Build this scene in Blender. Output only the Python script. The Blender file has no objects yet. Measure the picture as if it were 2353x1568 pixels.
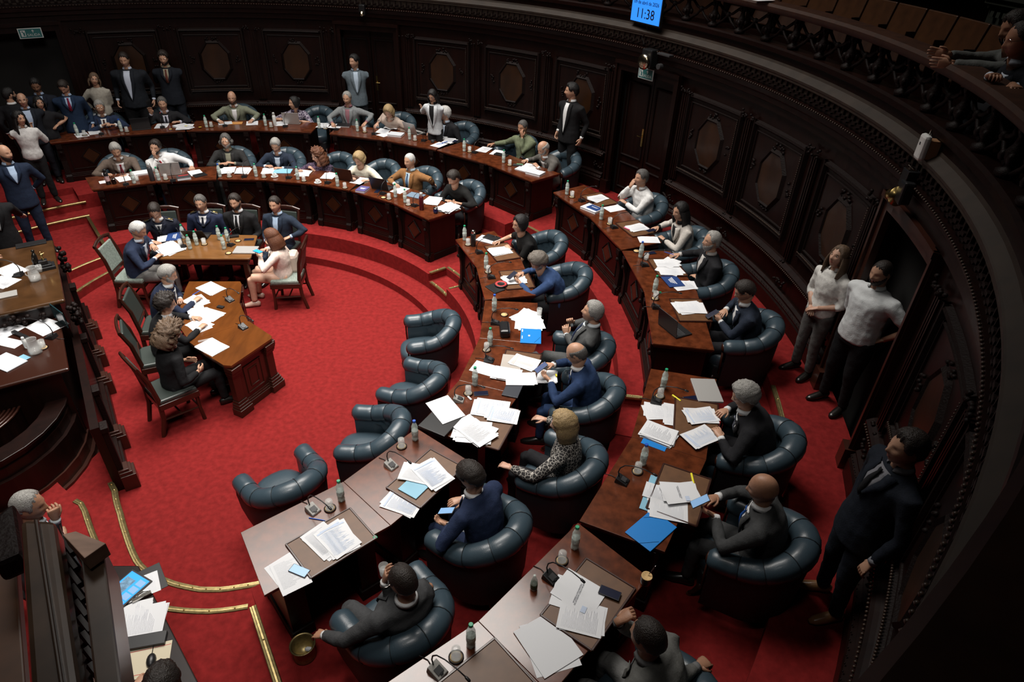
import bpy, math, random
import numpy as np
from mathutils import Vector, Matrix, Euler
random.seed(7)
rng=np.random.RandomState(7)
S=bpy.context.scene; COL=S.collection
PI=math.pi
# ---------------------------------------------------------------- camera
cam=bpy.data.cameras.new('camera'); cam.sensor_width=36; cam.lens=1501/2353*36; cam.clip_start=.05
co=bpy.data.objects.new('camera',cam); COL.objects.link(co); S.camera=co
_p,_r=.598,.041
_f=Vector((0,math.cos(_p),-math.sin(_p))); _rt=Vector((1,0,0)); _up=_rt.cross(_f)
_r2=_rt*math.cos(_r)+_up*math.sin(_r); _u2=-_rt*math.sin(_r)+_up*math.cos(_r)
co.matrix_world=Matrix(((_r2.x,_u2.x,-_f.x,4.295),(_r2.y,_u2.y,-_f.y,-6.62),(_r2.z,_u2.z,-_f.z,5.40),(0,0,0,1)))
# ---------------------------------------------------------------- view, world, light
S.view_settings.view_transform='Standard'; S.view_settings.look='None'
S.view_settings.exposure=0.0; S.view_settings.gamma=1; S.view_settings.use_curve_mapping=False
wd=bpy.data.worlds.new('world'); S.world=wd; wd.use_nodes=True
wd.node_tree.nodes['Background'].inputs[0].default_value=(.5,.6,.75,1)
wd.node_tree.nodes['Background'].inputs[1].default_value=.004
def area(name,loc,target,sx,sy,energy,color,spread):
    l=bpy.data.lights.new(name,'AREA'); l.shape='RECTANGLE'; l.size=sx; l.size_y=sy; l.energy=energy
    l.color=color; l.spread=math.radians(spread)
    o=bpy.data.objects.new(name,l); COL.objects.link(o); o.location=loc
    o.rotation_euler=(Vector(target)-Vector(loc)).to_track_quat('-Z','Y').to_euler(); return o
area('ceiling_and_fill_light',(1.2,2.5,10.5),(1.7,1.6,0),6.4,6.4,735,(1,.95,.89),88)
area('ceiling_and_fill_light',(3.2,-5.2,11.2),(.6,1.6,.8),2.6,2.6,150,(1,.95,.9),74)  # unseen fill added on the camera side to brighten faces and near desks
S.cycles.max_bounces=5; S.cycles.diffuse_bounces=2; S.cycles.glossy_bounces=3
S.cycles.transmission_bounces=5; S.cycles.transparent_max_bounces=10
S.cycles.caustics_reflective=False; S.cycles.caustics_refractive=False
S.cycles.sample_clamp_indirect=3
# ---------------------------------------------------------------- materials
MATS={}
def pattern_mat(name,base,line,scale=28,width=.06):
    m=mat(name,base,.8); nt=m.node_tree; v=nt.nodes.new('ShaderNodeTexVoronoi'); v.feature='DISTANCE_TO_EDGE'; v.inputs['Scale'].default_value=scale
    tc=nt.nodes.new('ShaderNodeTexCoord'); nt.links.new(tc.outputs['Object'],v.inputs['Vector'])
    r=nt.nodes.new('ShaderNodeValToRGB'); r.color_ramp.elements[0].position=width*.5; r.color_ramp.elements[0].color=(*line,1); r.color_ramp.elements[1].position=width; r.color_ramp.elements[1].color=(*base,1)
    nt.links.new(v.outputs['Distance'],r.inputs[0]); nt.links.new(r.outputs[0],nt.nodes['Principled BSDF'].inputs['Base Color']); return m
def mat(name,col,rough=.5,metal=0,coat=0,noise=None,bump=None,alpha=1,trans=0,emit=0,spec=None,ior=None,grain=None,sheen=0):
    if name in MATS: return MATS[name]
    m=bpy.data.materials.new(name); m.use_nodes=True; nt=m.node_tree; b=nt.nodes['Principled BSDF']
    I=b.inputs; I['Base Color'].default_value=(*col,1); I['Roughness'].default_value=rough; I['Metallic'].default_value=metal
    I['Coat Weight'].default_value=coat; I['Coat Roughness'].default_value=.12
    if alpha<1: I['Alpha'].default_value=alpha
    if trans: I['Transmission Weight'].default_value=trans
    if ior: I['IOR'].default_value=ior
    if spec is not None: I['Specular IOR Level'].default_value=spec
    if sheen: I['Sheen Weight'].default_value=sheen
    if emit: I['Emission Color'].default_value=(*col,1); I['Emission Strength'].default_value=emit
    tc=nt.nodes.new('ShaderNodeTexCoord')
    def tex(scale,detail,stretch=None):
        n=nt.nodes.new('ShaderNodeTexNoise'); n.inputs['Scale'].default_value=scale; n.inputs['Detail'].default_value=detail
        if stretch:
            mp=nt.nodes.new('ShaderNodeMapping'); mp.inputs['Scale'].default_value=stretch
            nt.links.new(tc.outputs['Object'],mp.inputs[0]); nt.links.new(mp.outputs[0],n.inputs[0])
        else: nt.links.new(tc.outputs['Object'],n.inputs[0])
        return n
    if noise or grain:
        amt,scale=(noise or grain)[:2]
        n=tex(scale,4,(grain[2] if grain else None))
        r=nt.nodes.new('ShaderNodeValToRGB'); r.color_ramp.elements[0].position=.3; r.color_ramp.elements[1].position=.7
        r.color_ramp.elements[0].color=(*[c*(1-amt) for c in col],1); r.color_ramp.elements[1].color=(*[min(1,c*(1+amt)) for c in col],1)
        nt.links.new(n.outputs[0],r.inputs[0]); nt.links.new(r.outputs[0],I['Base Color'])
    if bump:
        s,scale=bump; n=tex(scale,3); bp=nt.nodes.new('ShaderNodeBump'); bp.inputs['Strength'].default_value=s; bp.inputs['Distance'].default_value=.01
        nt.links.new(n.outputs[0],bp.inputs['Height']); nt.links.new(bp.outputs[0],I['Normal'])
    MATS[name]=m; return m
M_CARPET=mat('red_carpet',(.208,.0155,.0150),.95,noise=(.20,16),bump=(.6,320),spec=.1)
M_WOOD=mat('dark_mahogany',(.0080,.0019,.0011),.38,coat=.05,spec=.28,grain=(.35,14,(1,1,.12)))
M_WOOD2=mat('carved_mahogany',(.006,.0018,.0012),.6,coat=.0,spec=.2,bump=(.5,60))
M_OCT=mat('figured_walnut',(.026,.009,.0025),.38,coat=.1,grain=(.4,5,(1,1,.3)))
M_TOP=mat('desk_top_mahogany',(.092,.0225,.0078),.22,coat=.35,grain=(.42,30,(.35,.35,1)))
M_TOPE=mat('desk_edge_mahogany',(.032,.0085,.004),.3,coat=.4)
M_TAB=mat('honey_table_wood',(.165,.072,.022),.25,coat=.4,grain=(.2,10,(.3,1,1)))
M_TAB2=mat('russet_table_wood',(.110,.033,.006),.25,coat=.4,grain=(.25,8,(1,.3,1)))
M_RED=mat('red_wood_frame',(.035,.0095,.005),.36,coat=.25)
M_BLOT=mat('tan_writing_board',(.115,.052,.021),.45,noise=(.15,12))
M_NRAIL=mat('near_rail_wood',(.07,.042,.027),.33,coat=.3,noise=(.3,8))
M_SEATP=mat('gallery_seat_wood',(.075,.028,.0095),.45,noise=(.25,9))
M_RAIL=mat('handrail_wood',(.038,.013,.0055),.5,grain=(.3,12,(1,1,.2)))
M_LEDGE=mat('dusty_ledge_wood',(.028,.0175,.011),.6,noise=(.25,6))
M_BRASS=mat('worn_brass',(.29,.225,.10),.40,metal=.85,noise=(.25,30))
M_GOLD=mat('polished_brass',(.8,.58,.22),.25,metal=1)
M_CHROME=mat('chrome',(.75,.72,.66),.16,metal=1)
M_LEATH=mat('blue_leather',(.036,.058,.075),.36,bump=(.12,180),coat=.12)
M_LEATHD=mat('blue_leather_shaded',(.007,.010,.013),.6,bump=(.12,180))  # blue leather with shade put in its colour for shell and base; also seams
M_LEATHG=mat('dark_green_leather',(.035,.045,.040),.4,bump=(.1,150))
M_DAMASK=mat('pale_green_damask',(.20,.24,.21),.7,noise=(.3,40))
M_BLACK=mat('black_plastic',(.012,.012,.013),.38)
M_DGREY=mat('dark_grey_plastic',(.04,.04,.042),.45)
M_GREYM=mat('silver_plastic',(.30,.29,.27),.4,noise=(.15,60))
M_ALU=mat('brushed_aluminium',(.56,.55,.53),.38,metal=.5)
M_PAPER=mat('white_paper',(.70,.71,.73),.75)
M_PAPER2=mat('grey_paper',(.55,.58,.62),.75)
M_INK=mat('printed_ink',(.16,.17,.20),.8)
M_INKL=mat('pale_print',(.60,.62,.66),.8)
M_INKB=mat('blue_print',(.52,.60,.74),.8)
M_INKR=mat('red_print',(.74,.54,.52),.8)
M_BLUEF=mat('bright_blue_card',(.0,.19,.58),.45)
M_LBLUE=mat('light_blue_card',(.22,.46,.60),.5)
M_NAVYC=mat('navy_print_cover',(.02,.05,.17),.4)
M_GLASS=mat('clear_glass',(.86,.88,.86),.05,alpha=.24,spec=.8)
M_PET=mat('bottle_plastic',(.78,.88,.82),.12,alpha=.50,spec=.7)
M_CORK=mat('pale_cork',(.62,.42,.19),.8,noise=(.2,90))
M_GREEN=mat('green_cap',(.01,.30,.14),.4)
M_BCAP=mat('blue_cap',(.01,.09,.50),.4)
M_WHITE=mat('white_plastic',(.72,.72,.70),.4)
M_CHINA=mat('white_china',(.8,.8,.78),.2)
M_SCR=mat('blue_screen',(.02,.26,.86),.3,emit=.9)
M_SCRL=mat('pale_screen',(.22,.40,.66),.3,emit=.28)
M_SCRD=mat('dark_screen',(.008,.010,.026),.2,emit=.15)
M_SIGN=mat('exit_sign_green',(.03,.16,.16),.4)
M_SIGNW=mat('exit_sign_white',(.62,.66,.65),.5)
M_EYEW=mat('eye_white',(.6,.57,.53),.3); M_EYED=mat('eye_iris',(.03,.018,.01),.15)
M_LIP=mat('lip',(.36,.13,.10),.5)
M_BEAD=mat('worn_bead_wood',(.05,.03,.02),.4)
M_STONE=mat('grey_stone',(.07,.078,.062),.7,noise=(.15,5))
# ---------------------------------------------------------------- mesh helpers
class MB:
    def __init__(s): s.v=[]; s.f=[]; s.m=[]
    def add(s,v,f,mi=0):
        o=len(s.v); s.v.extend([tuple(map(float,p)) for p in v]); s.f.extend([tuple(i+o for i in q) for q in f]); s.m.extend([mi]*len(f) if isinstance(mi,int) else mi); return s
    def box(s,c,d,rz=0,mi=0,ry=0):
        R=Matrix.Rotation(rz,3,'Z')@Matrix.Rotation(ry,3,'Y'); V=[]
        for z in (-1,1):
            for x,y in ((-1,-1),(1,-1),(1,1),(-1,1)): V.append(Vector(c)+R@Vector((x*d[0]/2,y*d[1]/2,z*d[2]/2)))
        return s.add(V,[(3,2,1,0),(4,5,6,7),(0,1,5,4),(1,2,6,5),(2,3,7,6),(3,0,4,7)],mi)
    def prism(s,poly,z0,z1,mi=0,top=None):
        n=len(poly); top=top or poly
        a=sum(poly[i][0]*poly[(i+1)%n][1]-poly[(i+1)%n][0]*poly[i][1] for i in range(n))
        if a<0: poly=poly[::-1]; top=top[::-1]
        V=[(p[0],p[1],z0) for p in poly]+[(p[0],p[1],z1) for p in top]
        F=[tuple(range(n-1,-1,-1)),tuple(range(n,2*n))]+[(i,(i+1)%n,n+(i+1)%n,n+i) for i in range(n)]
        return s.add(V,F,mi)
    def lathe(s,prof,c=(0,0,0),n=14,mi=0,axis=None):
        V=[];F=[]
        for r,z in prof:
            for k in range(n): V.append(Vector((r*math.cos(2*PI*k/n),r*math.sin(2*PI*k/n),z)))
        if axis is not None:
            q=Vector(axis).to_track_quat('Z','Y'); V=[q@p for p in V]
        V=[p+Vector(c) for p in V]
        for i in range(len(prof)-1):
            for k in range(n): a=i*n+k;b=i*n+(k+1)%n; F.append((a,b,b+n,a+n))
        F.append(tuple(range(n-1,-1,-1))); F.append(tuple(range((len(prof)-1)*n,len(prof)*n)))
        return s.add(V,F,mi)
    def tube(s,pts,rad,n=8,mi=0,flat=None):
        """loft of (elliptic) rings along pts; rad: number or list of r or (r1,r2); flat: reference side axis"""
        P=[Vector(p) for p in pts]; m=len(P); V=[];F=[]
        side=None
        for i in range(m):
            t=(P[min(i+1,m-1)]-P[max(i-1,0)])
            if t.length<1e-9: t=Vector((0,0,1))
            t.normalize()
            ref=Vector(flat) if flat is not None else (side if side is not None else (Vector((0,0,1)) if abs(t.z)<.9 else Vector((1,0,0))))
            if flat is None and side is None: sd=t.cross(ref)
            else: sd=ref-t*ref.dot(t)
            if sd.length<1e-6: sd=t.orthogonal()
            sd.normalize(); up=t.cross(sd); side=sd
            r=rad[i] if isinstance(rad,list) else rad
            a,b=r if isinstance(r,(tuple,list)) else (r,r)
            for k in range(n):
                w=2*PI*k/n; V.append(P[i]+sd*a*math.cos(w)+up*b*math.sin(w))
        for i in range(m-1):
            for k in range(n): a=i*n+k;b=i*n+(k+1)%n; F.append((a,b,b+n,a+n))
        F.append(tuple(range(n-1,-1,-1))); F.append(tuple(range((m-1)*n,m*n)))
        return s.add(V,F,mi)
    def ball(s,c,r,n=10,mi=0):
        r=r if isinstance(r,(tuple,list)) else (r,r,r); V=[];F=[]; h=max(4,n//2+1)
        for i in range(1,h):
            th=PI*i/h
            for k in range(n): w=2*PI*k/n; V.append((c[0]+r[0]*math.sin(th)*math.cos(w),c[1]+r[1]*math.sin(th)*math.sin(w),c[2]+r[2]*math.cos(th)))
        for i in range(h-2):
            for k in range(n): a=i*n+k;b=i*n+(k+1)%n; F.append((a,a+n,b+n,b))
        V.append((c[0],c[1],c[2]+r[2]));V.append((c[0],c[1],c[2]-r[2])); t=len(V)-2
        for k in range(n): F.append((t,k,(k+1)%n)); F.append((t+1,(h-2)*n+(k+1)%n,(h-2)*n+k))
        return s.add(V,F,mi)
    def mesh(s,name,mats,smooth=False):
        me=bpy.data.meshes.new(name); me.from_pydata(s.v,[],s.f)
        for m in (mats if isinstance(mats,(list,tuple)) else [mats]): me.materials.append(m)
        me.polygons.foreach_set('material_index',s.m)
        if smooth: me.polygons.foreach_set('use_smooth',[True]*len(s.f))
        me.update(); return me
    def obj(s,name,mats,parent=None,smooth=False,bevel=0,auto=False):
        me=s.mesh(name,mats,smooth or auto); o=bpy.data.objects.new(name,me); COL.objects.link(o)
        if parent: o.parent=parent
        if auto:
            try: me.set_sharp_from_angle(angle=.7)
            except Exception: pass
        if bevel:
            b=o.modifiers.new('bevel','BEVEL'); b.width=bevel; b.segments=2; b.limit_method='ANGLE'
        return o
def empty(name,loc=(0,0,0),rz=0):
    o=bpy.data.objects.new(name,None); COL.objects.link(o); o.location=loc; o.rotation_euler=(0,0,rz); o.empty_display_size=.1; return o
def tag(o,label=None,cat=None,group=None,kind=None):
    if label: o['label']=label
    if cat: o['category']=cat
    if group: o['group']=group
    if kind: o['kind']=kind
    return o
def thing(name,label,cat,loc=(0,0,0),rz=0,group=None): return tag(empty(name,loc,rz),label,cat,group)
KIDS={}
def dup(root,loc=None,rz=None,label=None,group=None):
    r=root.copy(); COL.objects.link(r)
    if loc is not None: r.location=loc
    if rz is not None: r.rotation_euler=(0,0,rz)
    if label: r['label']=label
    if group: r['group']=group
    for ch in KIDS.get(root.name) or list(root.children):
        c=ch.copy(); COL.objects.link(c); c.parent=r
        for g in ch.children:
            d=g.copy(); COL.objects.link(d); d.parent=c
    return r
class Proto:
    """keeps the first built thing for its first use, then copies it"""
    def __init__(s,root): s.root=root; s.used=False; KIDS[root.name]=list(root.children)
    def put(s,loc,rz,label,group=None):
        if not s.used:
            s.used=True; r=s.root; r.location=loc; r.rotation_euler=(0,0,rz); r['label']=label
            if group: r['group']=group
            return r
        return dup(s.root,loc,rz,label,group)
def pol(R,a,z=None):
    a=math.radians(a); return (R*math.cos(a),R*math.sin(a)) if z is None else (R*math.cos(a),R*math.sin(a),z)
def interp(x,T):
    xs=[t[0] for t in T]; ys=[t[1] for t in T]; return float(np.interp(x,xs,ys))
def rad(p): return math.atan2(p[1],p[0])
W,S1,FA,TA,FB,TB,FO,TT,TR,TL,TS=0.,.13,.395,1.175,.655,1.42,.854,.76,1.4,1.2,1.0
TABA=[(-62,3.94),(0,3.94),(45,4.08),(70,4.18),(90,4.24),(128,4.42),(140,4.5)]
TABB=[(-70,5.8),(-10,5.86),(36,6.05),(63,6.12),(90,6.24),(110,6.4),(134,6.55)]
RA=lambda a:interp(a,TABA)
RB=lambda a:interp(a,TABB)

# ---------------------------------------------------------------- floor levels
def ring(angs,rin,rout,z,bot,name,m,kind='structure'):
    """terrace: annular slab; rin/rout functions of the angle"""
    mb=MB(); n=len(angs); V=[]
    for a in angs:
        V+= [pol(rin(a),a,z),pol(rout(a),a,z),pol(rin(a),a,bot),pol(rout(a),a,bot)]
    F=[]
    for i in range(n-1):
        b=4*i; F+=[(b,b+1,b+5,b+4),(b,b+4,b+6,b+2),(b+1,b+3,b+7,b+5)]
    F+=[(0,2,3,1),(4*n-4,4*n-3,4*n-1,4*n-2)]
    mb.add(V,F); o=mb.obj(name,m); tag(o,kind=kind); return o
def fr(a,b,st): 
    n=max(1,int(round((b-a)/st))); return [a+(b-a)*i/n for i in range(n+1)]
fl=MB(); fl.add([pol(11,a,0) for a in range(0,360,6)],[tuple(range(60))]); tag(fl.obj('floor',M_CARPET),kind='structure')
T1=[(-100,1.25)]+[(math.degrees(math.atan2(p[1],p[0])),math.hypot(p[0],p[1])-.035) for p in ((0.211,-1.956,0.140),(0.431,-2.262,0.140),(0.618,-2.511,0.140),(0.795,-2.727,0.140),(0.878,-2.815,0.140),(0.958,-2.880,0.140),(1.138,-2.968,0.140),(1.330,-3.033,0.140),(1.576,-3.075,0.140),(1.773,-3.066,0.140),(1.958,-3.022,0.140),(2.113,-2.980,0.140))]+[(-48,3.517),(129.4,3.52),(142.8,3.06),(152,2.6),(165,2.3)]
T2=[(-100,2.0)]+[(math.degrees(math.atan2(p[1],p[0])),math.hypot(p[0],p[1])-.035) for p in ((0.112,-2.278,0.270),(0.300,-2.509,0.270),(0.429,-2.661,0.270),(1.338,-3.343,0.270),(1.540,-3.369,0.270),(1.794,-3.372,0.270),(1.974,-3.345,0.270),(2.148,-3.299,0.270))]+[(-56.5,3.86),(129.4,3.86),(129.5,3.80),(140,3.58),(165,3.0)]
r1=lambda a:interp(a,T1); r2=lambda a:interp(a,T2)
ring(fr(-100,-54,.8)+fr(-52,165,2.5),r1,lambda a:8.0,.13,0,'floor_step_low',M_CARPET)
ring(fr(-100,-57,2),r2,lambda a:8.0,.262,.0,'floor_passage_south',M_CARPET)
ring(fr(129.5,165,2),r2,lambda a:8.0,.262,.0,'floor_passage_north',M_CARPET)
# terrace of the inner row with the cut-in stair of the middle aisle (34..41 degrees)
ring(fr(-56.5,32.4,2),r2,lambda a:5.75,.395,0,'floor_inner_terrace',M_CARPET)
ring(fr(40.8,129.5,2),r2,lambda a:5.75,.395,0,'floor_inner_terrace_north',M_CARPET)
ring(fr(32.4,40.8,2),lambda a:4.2,lambda a:5.75,.395,0,'floor_middle_aisle',M_CARPET)
ring(fr(32.4,40.8,2),r2,lambda a:4.21,.262,0,'floor_middle_stair',M_CARPET)
r3=lambda a:interp(a,[(-60,5.56),(-8,5.58),(20,5.72),(60,5.66),(129,5.75)])
ring(fr(-57.5,-14,2),r3,lambda a:7.35,.655,0,'floor_outer_terrace_south',M_CARPET)
ring(fr(-12.4,-6.9,1),lambda a:5.58,lambda a:5.9,.525,0,'floor_side_stair',M_CARPET)
ring(fr(-14,-6.9,1),lambda a:5.88,lambda a:7.35,.655,0,'floor_side_aisle',M_CARPET)
ring(fr(-6.9,34,2),r3,lambda a:7.35,.655,0,'floor_outer_terrace',M_CARPET)
ring(fr(34,44,2),lambda a:5.93,lambda a:7.35,.655,0,'floor_outer_stair',M_CARPET)
ring(fr(44,129.5,2),r3,lambda a:7.35,.655,0,'floor_outer_terrace_north',M_CARPET)
ring(fr(129.5,150,2),lambda a:5.38,lambda a:8,.395,0,'floor_north_stair_low',M_CARPET)
ring(fr(129.5,150,2),lambda a:5.72,lambda a:8,.53,0,'floor_north_stair',M_CARPET)
ring(fr(129.5,150,2),lambda a:6.25,lambda a:8,.655,0,'floor_north_landing',M_CARPET)
ring(fr(-60,124,2),lambda a:7.32,lambda a:8.0,.854,0,'floor_outer_aisle',M_CARPET)
# brass nosings: each strip is a thing of its own
def strip(pts,w,h,label,out=True):
    mb=MB(); P=[Vector(p) for p in pts]; n=len(P); V=[]
    for i,p in enumerate(P):
        t=(P[min(i+1,n-1)]-P[max(i-1,0)]); t.z=0; t.normalize(); s=Vector((t.y,-t.x,0))
        for k,(u,z) in enumerate(((-.5,-.02),(-.5,h*.6),(-.42,h),(-.2,h*.7),(-.12,h),(.12,h),(.2,h*.7),(.42,h),(.5,h*.6),(.5,-.02))):
            V.append(p+s*u*w+Vector((0,0,z)))
    F=[]
    for i in range(n-1):
        for k in range(9): a=i*10+k; F.append((a,a+1,a+11,a+10))
    F.append(tuple(range(10))); F.append(tuple(range(10*n-1,10*n-11,-1)))
    mb.add(V,F); o=mb.obj('brass_nosing',M_BRASS); r=mb2=MB()
    for i in range(1,n-1,2): mb2.ball((P[i].x,P[i].y,P[i].z+h),.008,6)
    if mb2.v: mb2.obj('screw',M_GOLD,o)
    tag(o,label,'step nosing'); return o
def arcp(f,a,b,z,st=3,off=0): return [pol(f(x)+off,x,z) for x in fr(a,b,st)]
strip(arcp(r1,-86.5,-54.8,.13,.9,.035),.058,.010,'long curved brass strip edging the lowest step at the bottom left')
strip(arcp(r2,-72,-57.4,.262,1.5,.035),.052,.010,'shorter brass strip on the second step, below the long curved one')
strip(arcp(r2,-90,-78,.262,2,.035),.052,.010,'brass strip behind the rostrum corner, near the man with hand at his mouth')
strip([pol(r,-56.9,.395) for r in (4.05,4.4,4.8,5.2,5.5)],.06,.010,'straight ribbed brass strip beside the chair of the man in striped tie')
strip(arcp(r1,129.6,160,.13,3,.03),.05,.010,'lower of the two curved brass strips left of the guest table')
strip(arcp(r2,129.6,160,.262,3,.03),.05,.010,'upper of the two curved brass strips left of the guest table')
strip([pol(5.4,a,.395) for a in (129,132,135,138,141)],.05,.010,'lower brass strip of the stair at the far left aisle')
strip([pol(5.74,a,.53) for a in (128.6,132,135,138,141)],.05,.010,'upper brass strip of the stair at the far left aisle')
strip([pol(r,129.4,.395) for r in (3.9,4.4,4.9,5.35)],.05,.010,'brass strip along the sloping side of the far left aisle')
strip([pol(4.24,a,.395) for a in (40.8,38.5,36,34.2,32.4)],.05,.010,'rear brass strip of the small cut-in stair in the middle aisle')
strip([pol(r,41.0,.395) for r in (3.9,4.05,4.2)],.05,.010,'short side brass strip of the small cut-in stair, desk end side')
strip([pol(3.88,a,.262) for a in (40.2,38,36,34,32.6)],.05,.010,'front brass strip on the lower tread of the small cut-in stair')
strip([pol(r,32.2,.395) for r in (3.9,4.0,4.08)],.04,.010,'tiny brass strip on the corner wall right of the cut-in stair')
strip([pol(r,-6.95,.655) for r in (5.62,5.75,5.87)],.05,.010,'upper brass strip of the narrow stair between two outer desks')
strip([pol(r,-12.9,.525) for r in (5.62,5.75,5.85)],.05,.010,'lower brass strip of the narrow stair between two outer desks')
strip([pol(7.34,a,.854) for a in (-5,-7,-9.6)],.05,.010,'brass strip on the outer aisle edge behind the grey-haired reader')
strip([pol(5.96,a,.655) for a in (36.6,38,39.5,41.4)],.05,.010,'brass strip across the middle aisle between the outer desk blocks')
# ---------------------------------------------------------------- curved wall
RW=7.92
wall=empty('wall_curved'); tag(wall,kind='structure')
doors=[(31.0,41.6),(77.0,87.0),(-14.2,-4.0),(123.5,134.5)]
def arc_slab(mb,a0,a1,Ri,Ro,z0,z1,st=2.,mi=0):
    an=fr(a0,a1,st); V=[];F=[]
    for a in an: V+=[pol(Ri,a,z0),pol(Ro,a,z0),pol(Ro,a,z1),pol(Ri,a,z1)]
    for i in range(len(an)-1):
        b=4*i
        for j in range(4): F.append((b+j,b+4+j,b+4+(j+1)%4,b+(j+1)%4))
    F+=[(0,1,2,3),(4*len(an)-1,4*len(an)-2,4*len(an)-3,4*len(an)-4)]
    mb.add(V,F,mi)
def profile_arc(mb,prof,a0,a1,st=2.,mi=0):
    an=fr(a0,a1,st); n=len(prof); V=[];F=[]
    for a in an:
        for r,z in prof: V.append(pol(r,a,z))
    for i in range(len(an)-1):
        for j in range(n-1): F.append((i*n+j,i*n+j+1,(i+1)*n+j+1,(i+1)*n+j))
    mb.add(V,F,mi)
segs=[(-62,-14.2),(-4.0,31.0),(41.6,77.0),(87.0,123.5),(134.5,150)]
mb=MB()
for a,b in segs: arc_slab(mb,a,b,RW,RW+.25,0,3.3)
for a,b in doors: arc_slab(mb,a,b,RW+.02,RW+.25,3.02,3.3)
o=mb.obj('wall_surface',M_WOOD,wall)
# plinth, dado and their mouldings
for nm,prof,m in (('plinth',[(RW,.80),(RW-.09,.80),(RW-.09,1.04),(RW-.075,1.06),(RW-.085,1.09),(RW-.05,1.12),(RW-.055,1.15),(RW-.02,1.18),(RW,1.18)],M_WOOD),
    ('dado_rail',[(RW,1.42),(RW-.03,1.44),(RW-.05,1.47),(RW-.075,1.48),(RW-.085,1.50),(RW-.085,1.53),(RW-.06,1.55),(RW-.03,1.57),(RW,1.58)],M_WOOD)):
    mb=MB()
    for a,b in segs: profile_arc(mb,prof,a+(.5 if a>-60 else 0),b-.5)
    mb.obj(nm,m,wall)
mb=MB(); 
for a,b in segs:
    for x in fr(a+.8,b-.8,.28): mb.ball(pol(RW-.093,x,1.505),(.012,.012,.012),5)
tag(mb.obj('bead_row',M_BEAD,wall,smooth=True),kind='stuff')
mb=MB()
for a,b in segs:
    for x in fr(a+.8,b-.8,.5): mb.ball(pol(RW-.088,x,1.115),(.008,.008,.008),4)
tag(mb.obj('base_bead_row',M_WOOD2,wall,smooth=True),kind='stuff')
# panels with octagon medallions
def on_wall(a,r,z): return pol(RW-r,a,z)
def wpt(ac,y,z,r): # y metres along the arc
    return pol(RW-r,ac+math.degrees(y/RW),z)
def frame_arc(mb,ac,w,z0,z1,t,prof_r,n=6,mi=0):
    # rectangular moulding frame on the curved wall: bars follow the arc
    for zz in (z0,z1):
        V=[];F=[]
        for i in range(n+1):
            y=-w/2+w*i/n
            V+=[wpt(ac,y,zz-t/2,0),wpt(ac,y,zz-t/2,prof_r*.5),wpt(ac,y,zz-t*.15,prof_r),wpt(ac,y,zz+t*.2,prof_r*.8),wpt(ac,y,zz+t/2,0)]
        for i in range(n):
            for j in range(4): F.append((5*i+j,5*i+j+1,5*i+j+6,5*i+j+5))
        mb.add(V,F,mi)
    for s in (-1,1):
        y=s*w/2; V=[];F=[]
        for zz in (z0-t/2,z1+t/2): V+=[wpt(ac,y-t/2,zz,0),wpt(ac,y-t*.2,zz,prof_r),wpt(ac,y+t*.2,zz,prof_r),wpt(ac,y+t/2,zz,0)]
        for j in range(3): F.append((j,j+1,j+5,j+4))
        mb.add(V,F,mi)
def octagon(w,h,c): 
    a,b=w/2,h/2; return [(-a,-b*c),(-a,b*c),(-a*c,b),(a*c,b),(a,b*c),(a,-b*c),(a*c,-b),(-a*c,-b)]
def panel(ac):
    wdt=1.16
    p=MB(); 
    V=[];F=[]
    for i in range(7):
        y=-wdt/2+wdt*i/6
        V+=[wpt(ac,y,1.84,.012),wpt(ac,y,2.94,.012)]
    for i in range(6): F.append((2*i,2*i+1,2*i+3,2*i+2))
    p.add(V,F); o=p.obj('wall_panel',M_WOOD,wall)
    f=MB(); frame_arc(f,ac,wdt+.04,1.80,2.97,.07,.055); frame_arc(f,ac,wdt-.10,1.89,2.88,.03,.03); f.obj('panel_frame',M_WOOD2,o)
    b=MB()
    for i in range(44): y=-wdt/2+wdt*i/43; b.ball(wpt(ac,y,1.835,.058),(.011,.011,.011),5)
    for i in range(38):
        b.ball(wpt(ac,-wdt/2+.03,1.87+1.02*i/37,.05),(.008,.008,.008),4)
    tag(b.obj('bead_moulding',M_BEAD,o,smooth=True),kind='stuff')
    m=MB(); oc=octagon(.62,.78,.42); mid=octagon(.54,.70,.42); inn=octagon(.50,.66,.42)
    V=[wpt(ac,y,2.38+z,.012) for y,z in oc]+[wpt(ac,y,2.38+z,.05) for y,z in mid]+[wpt(ac,y,2.38+z,.028) for y,z in inn]
    F=[]
    for j in range(8): k=(j+1)%8; F+=[(j,k,8+k,8+j),(8+j,8+k,16+k,16+j)]
    m.add(V,F); m.obj('octagon_frame',M_WOOD2,o)
    c=MB(); c.add([wpt(ac,y,2.38+z,.030) for y,z in inn],[tuple(range(8))]); c.obj('octagon_medallion',M_OCT,o)
    e=MB()  # carved sprays above and beside the medallion
    rr=random.Random(int(ac*10))
    for (yy,zz,n_,sy,sz) in ((0,2.80,9,.13,.04),(0,1.97,7,.10,.03),(-.44,2.4,6,.04,.10),(.44,2.4,6,.04,.10)):
        for k in range(n_):
            y=yy+rr.uniform(-1,1)*sy; z=zz+rr.uniform(-1,1)*sz
            e.ball(wpt(ac,y,z,.022),(.022,.022,.018),5)
    tag(e.obj('carved_spray',M_WOOD2,o,smooth=True),kind='stuff')
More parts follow.
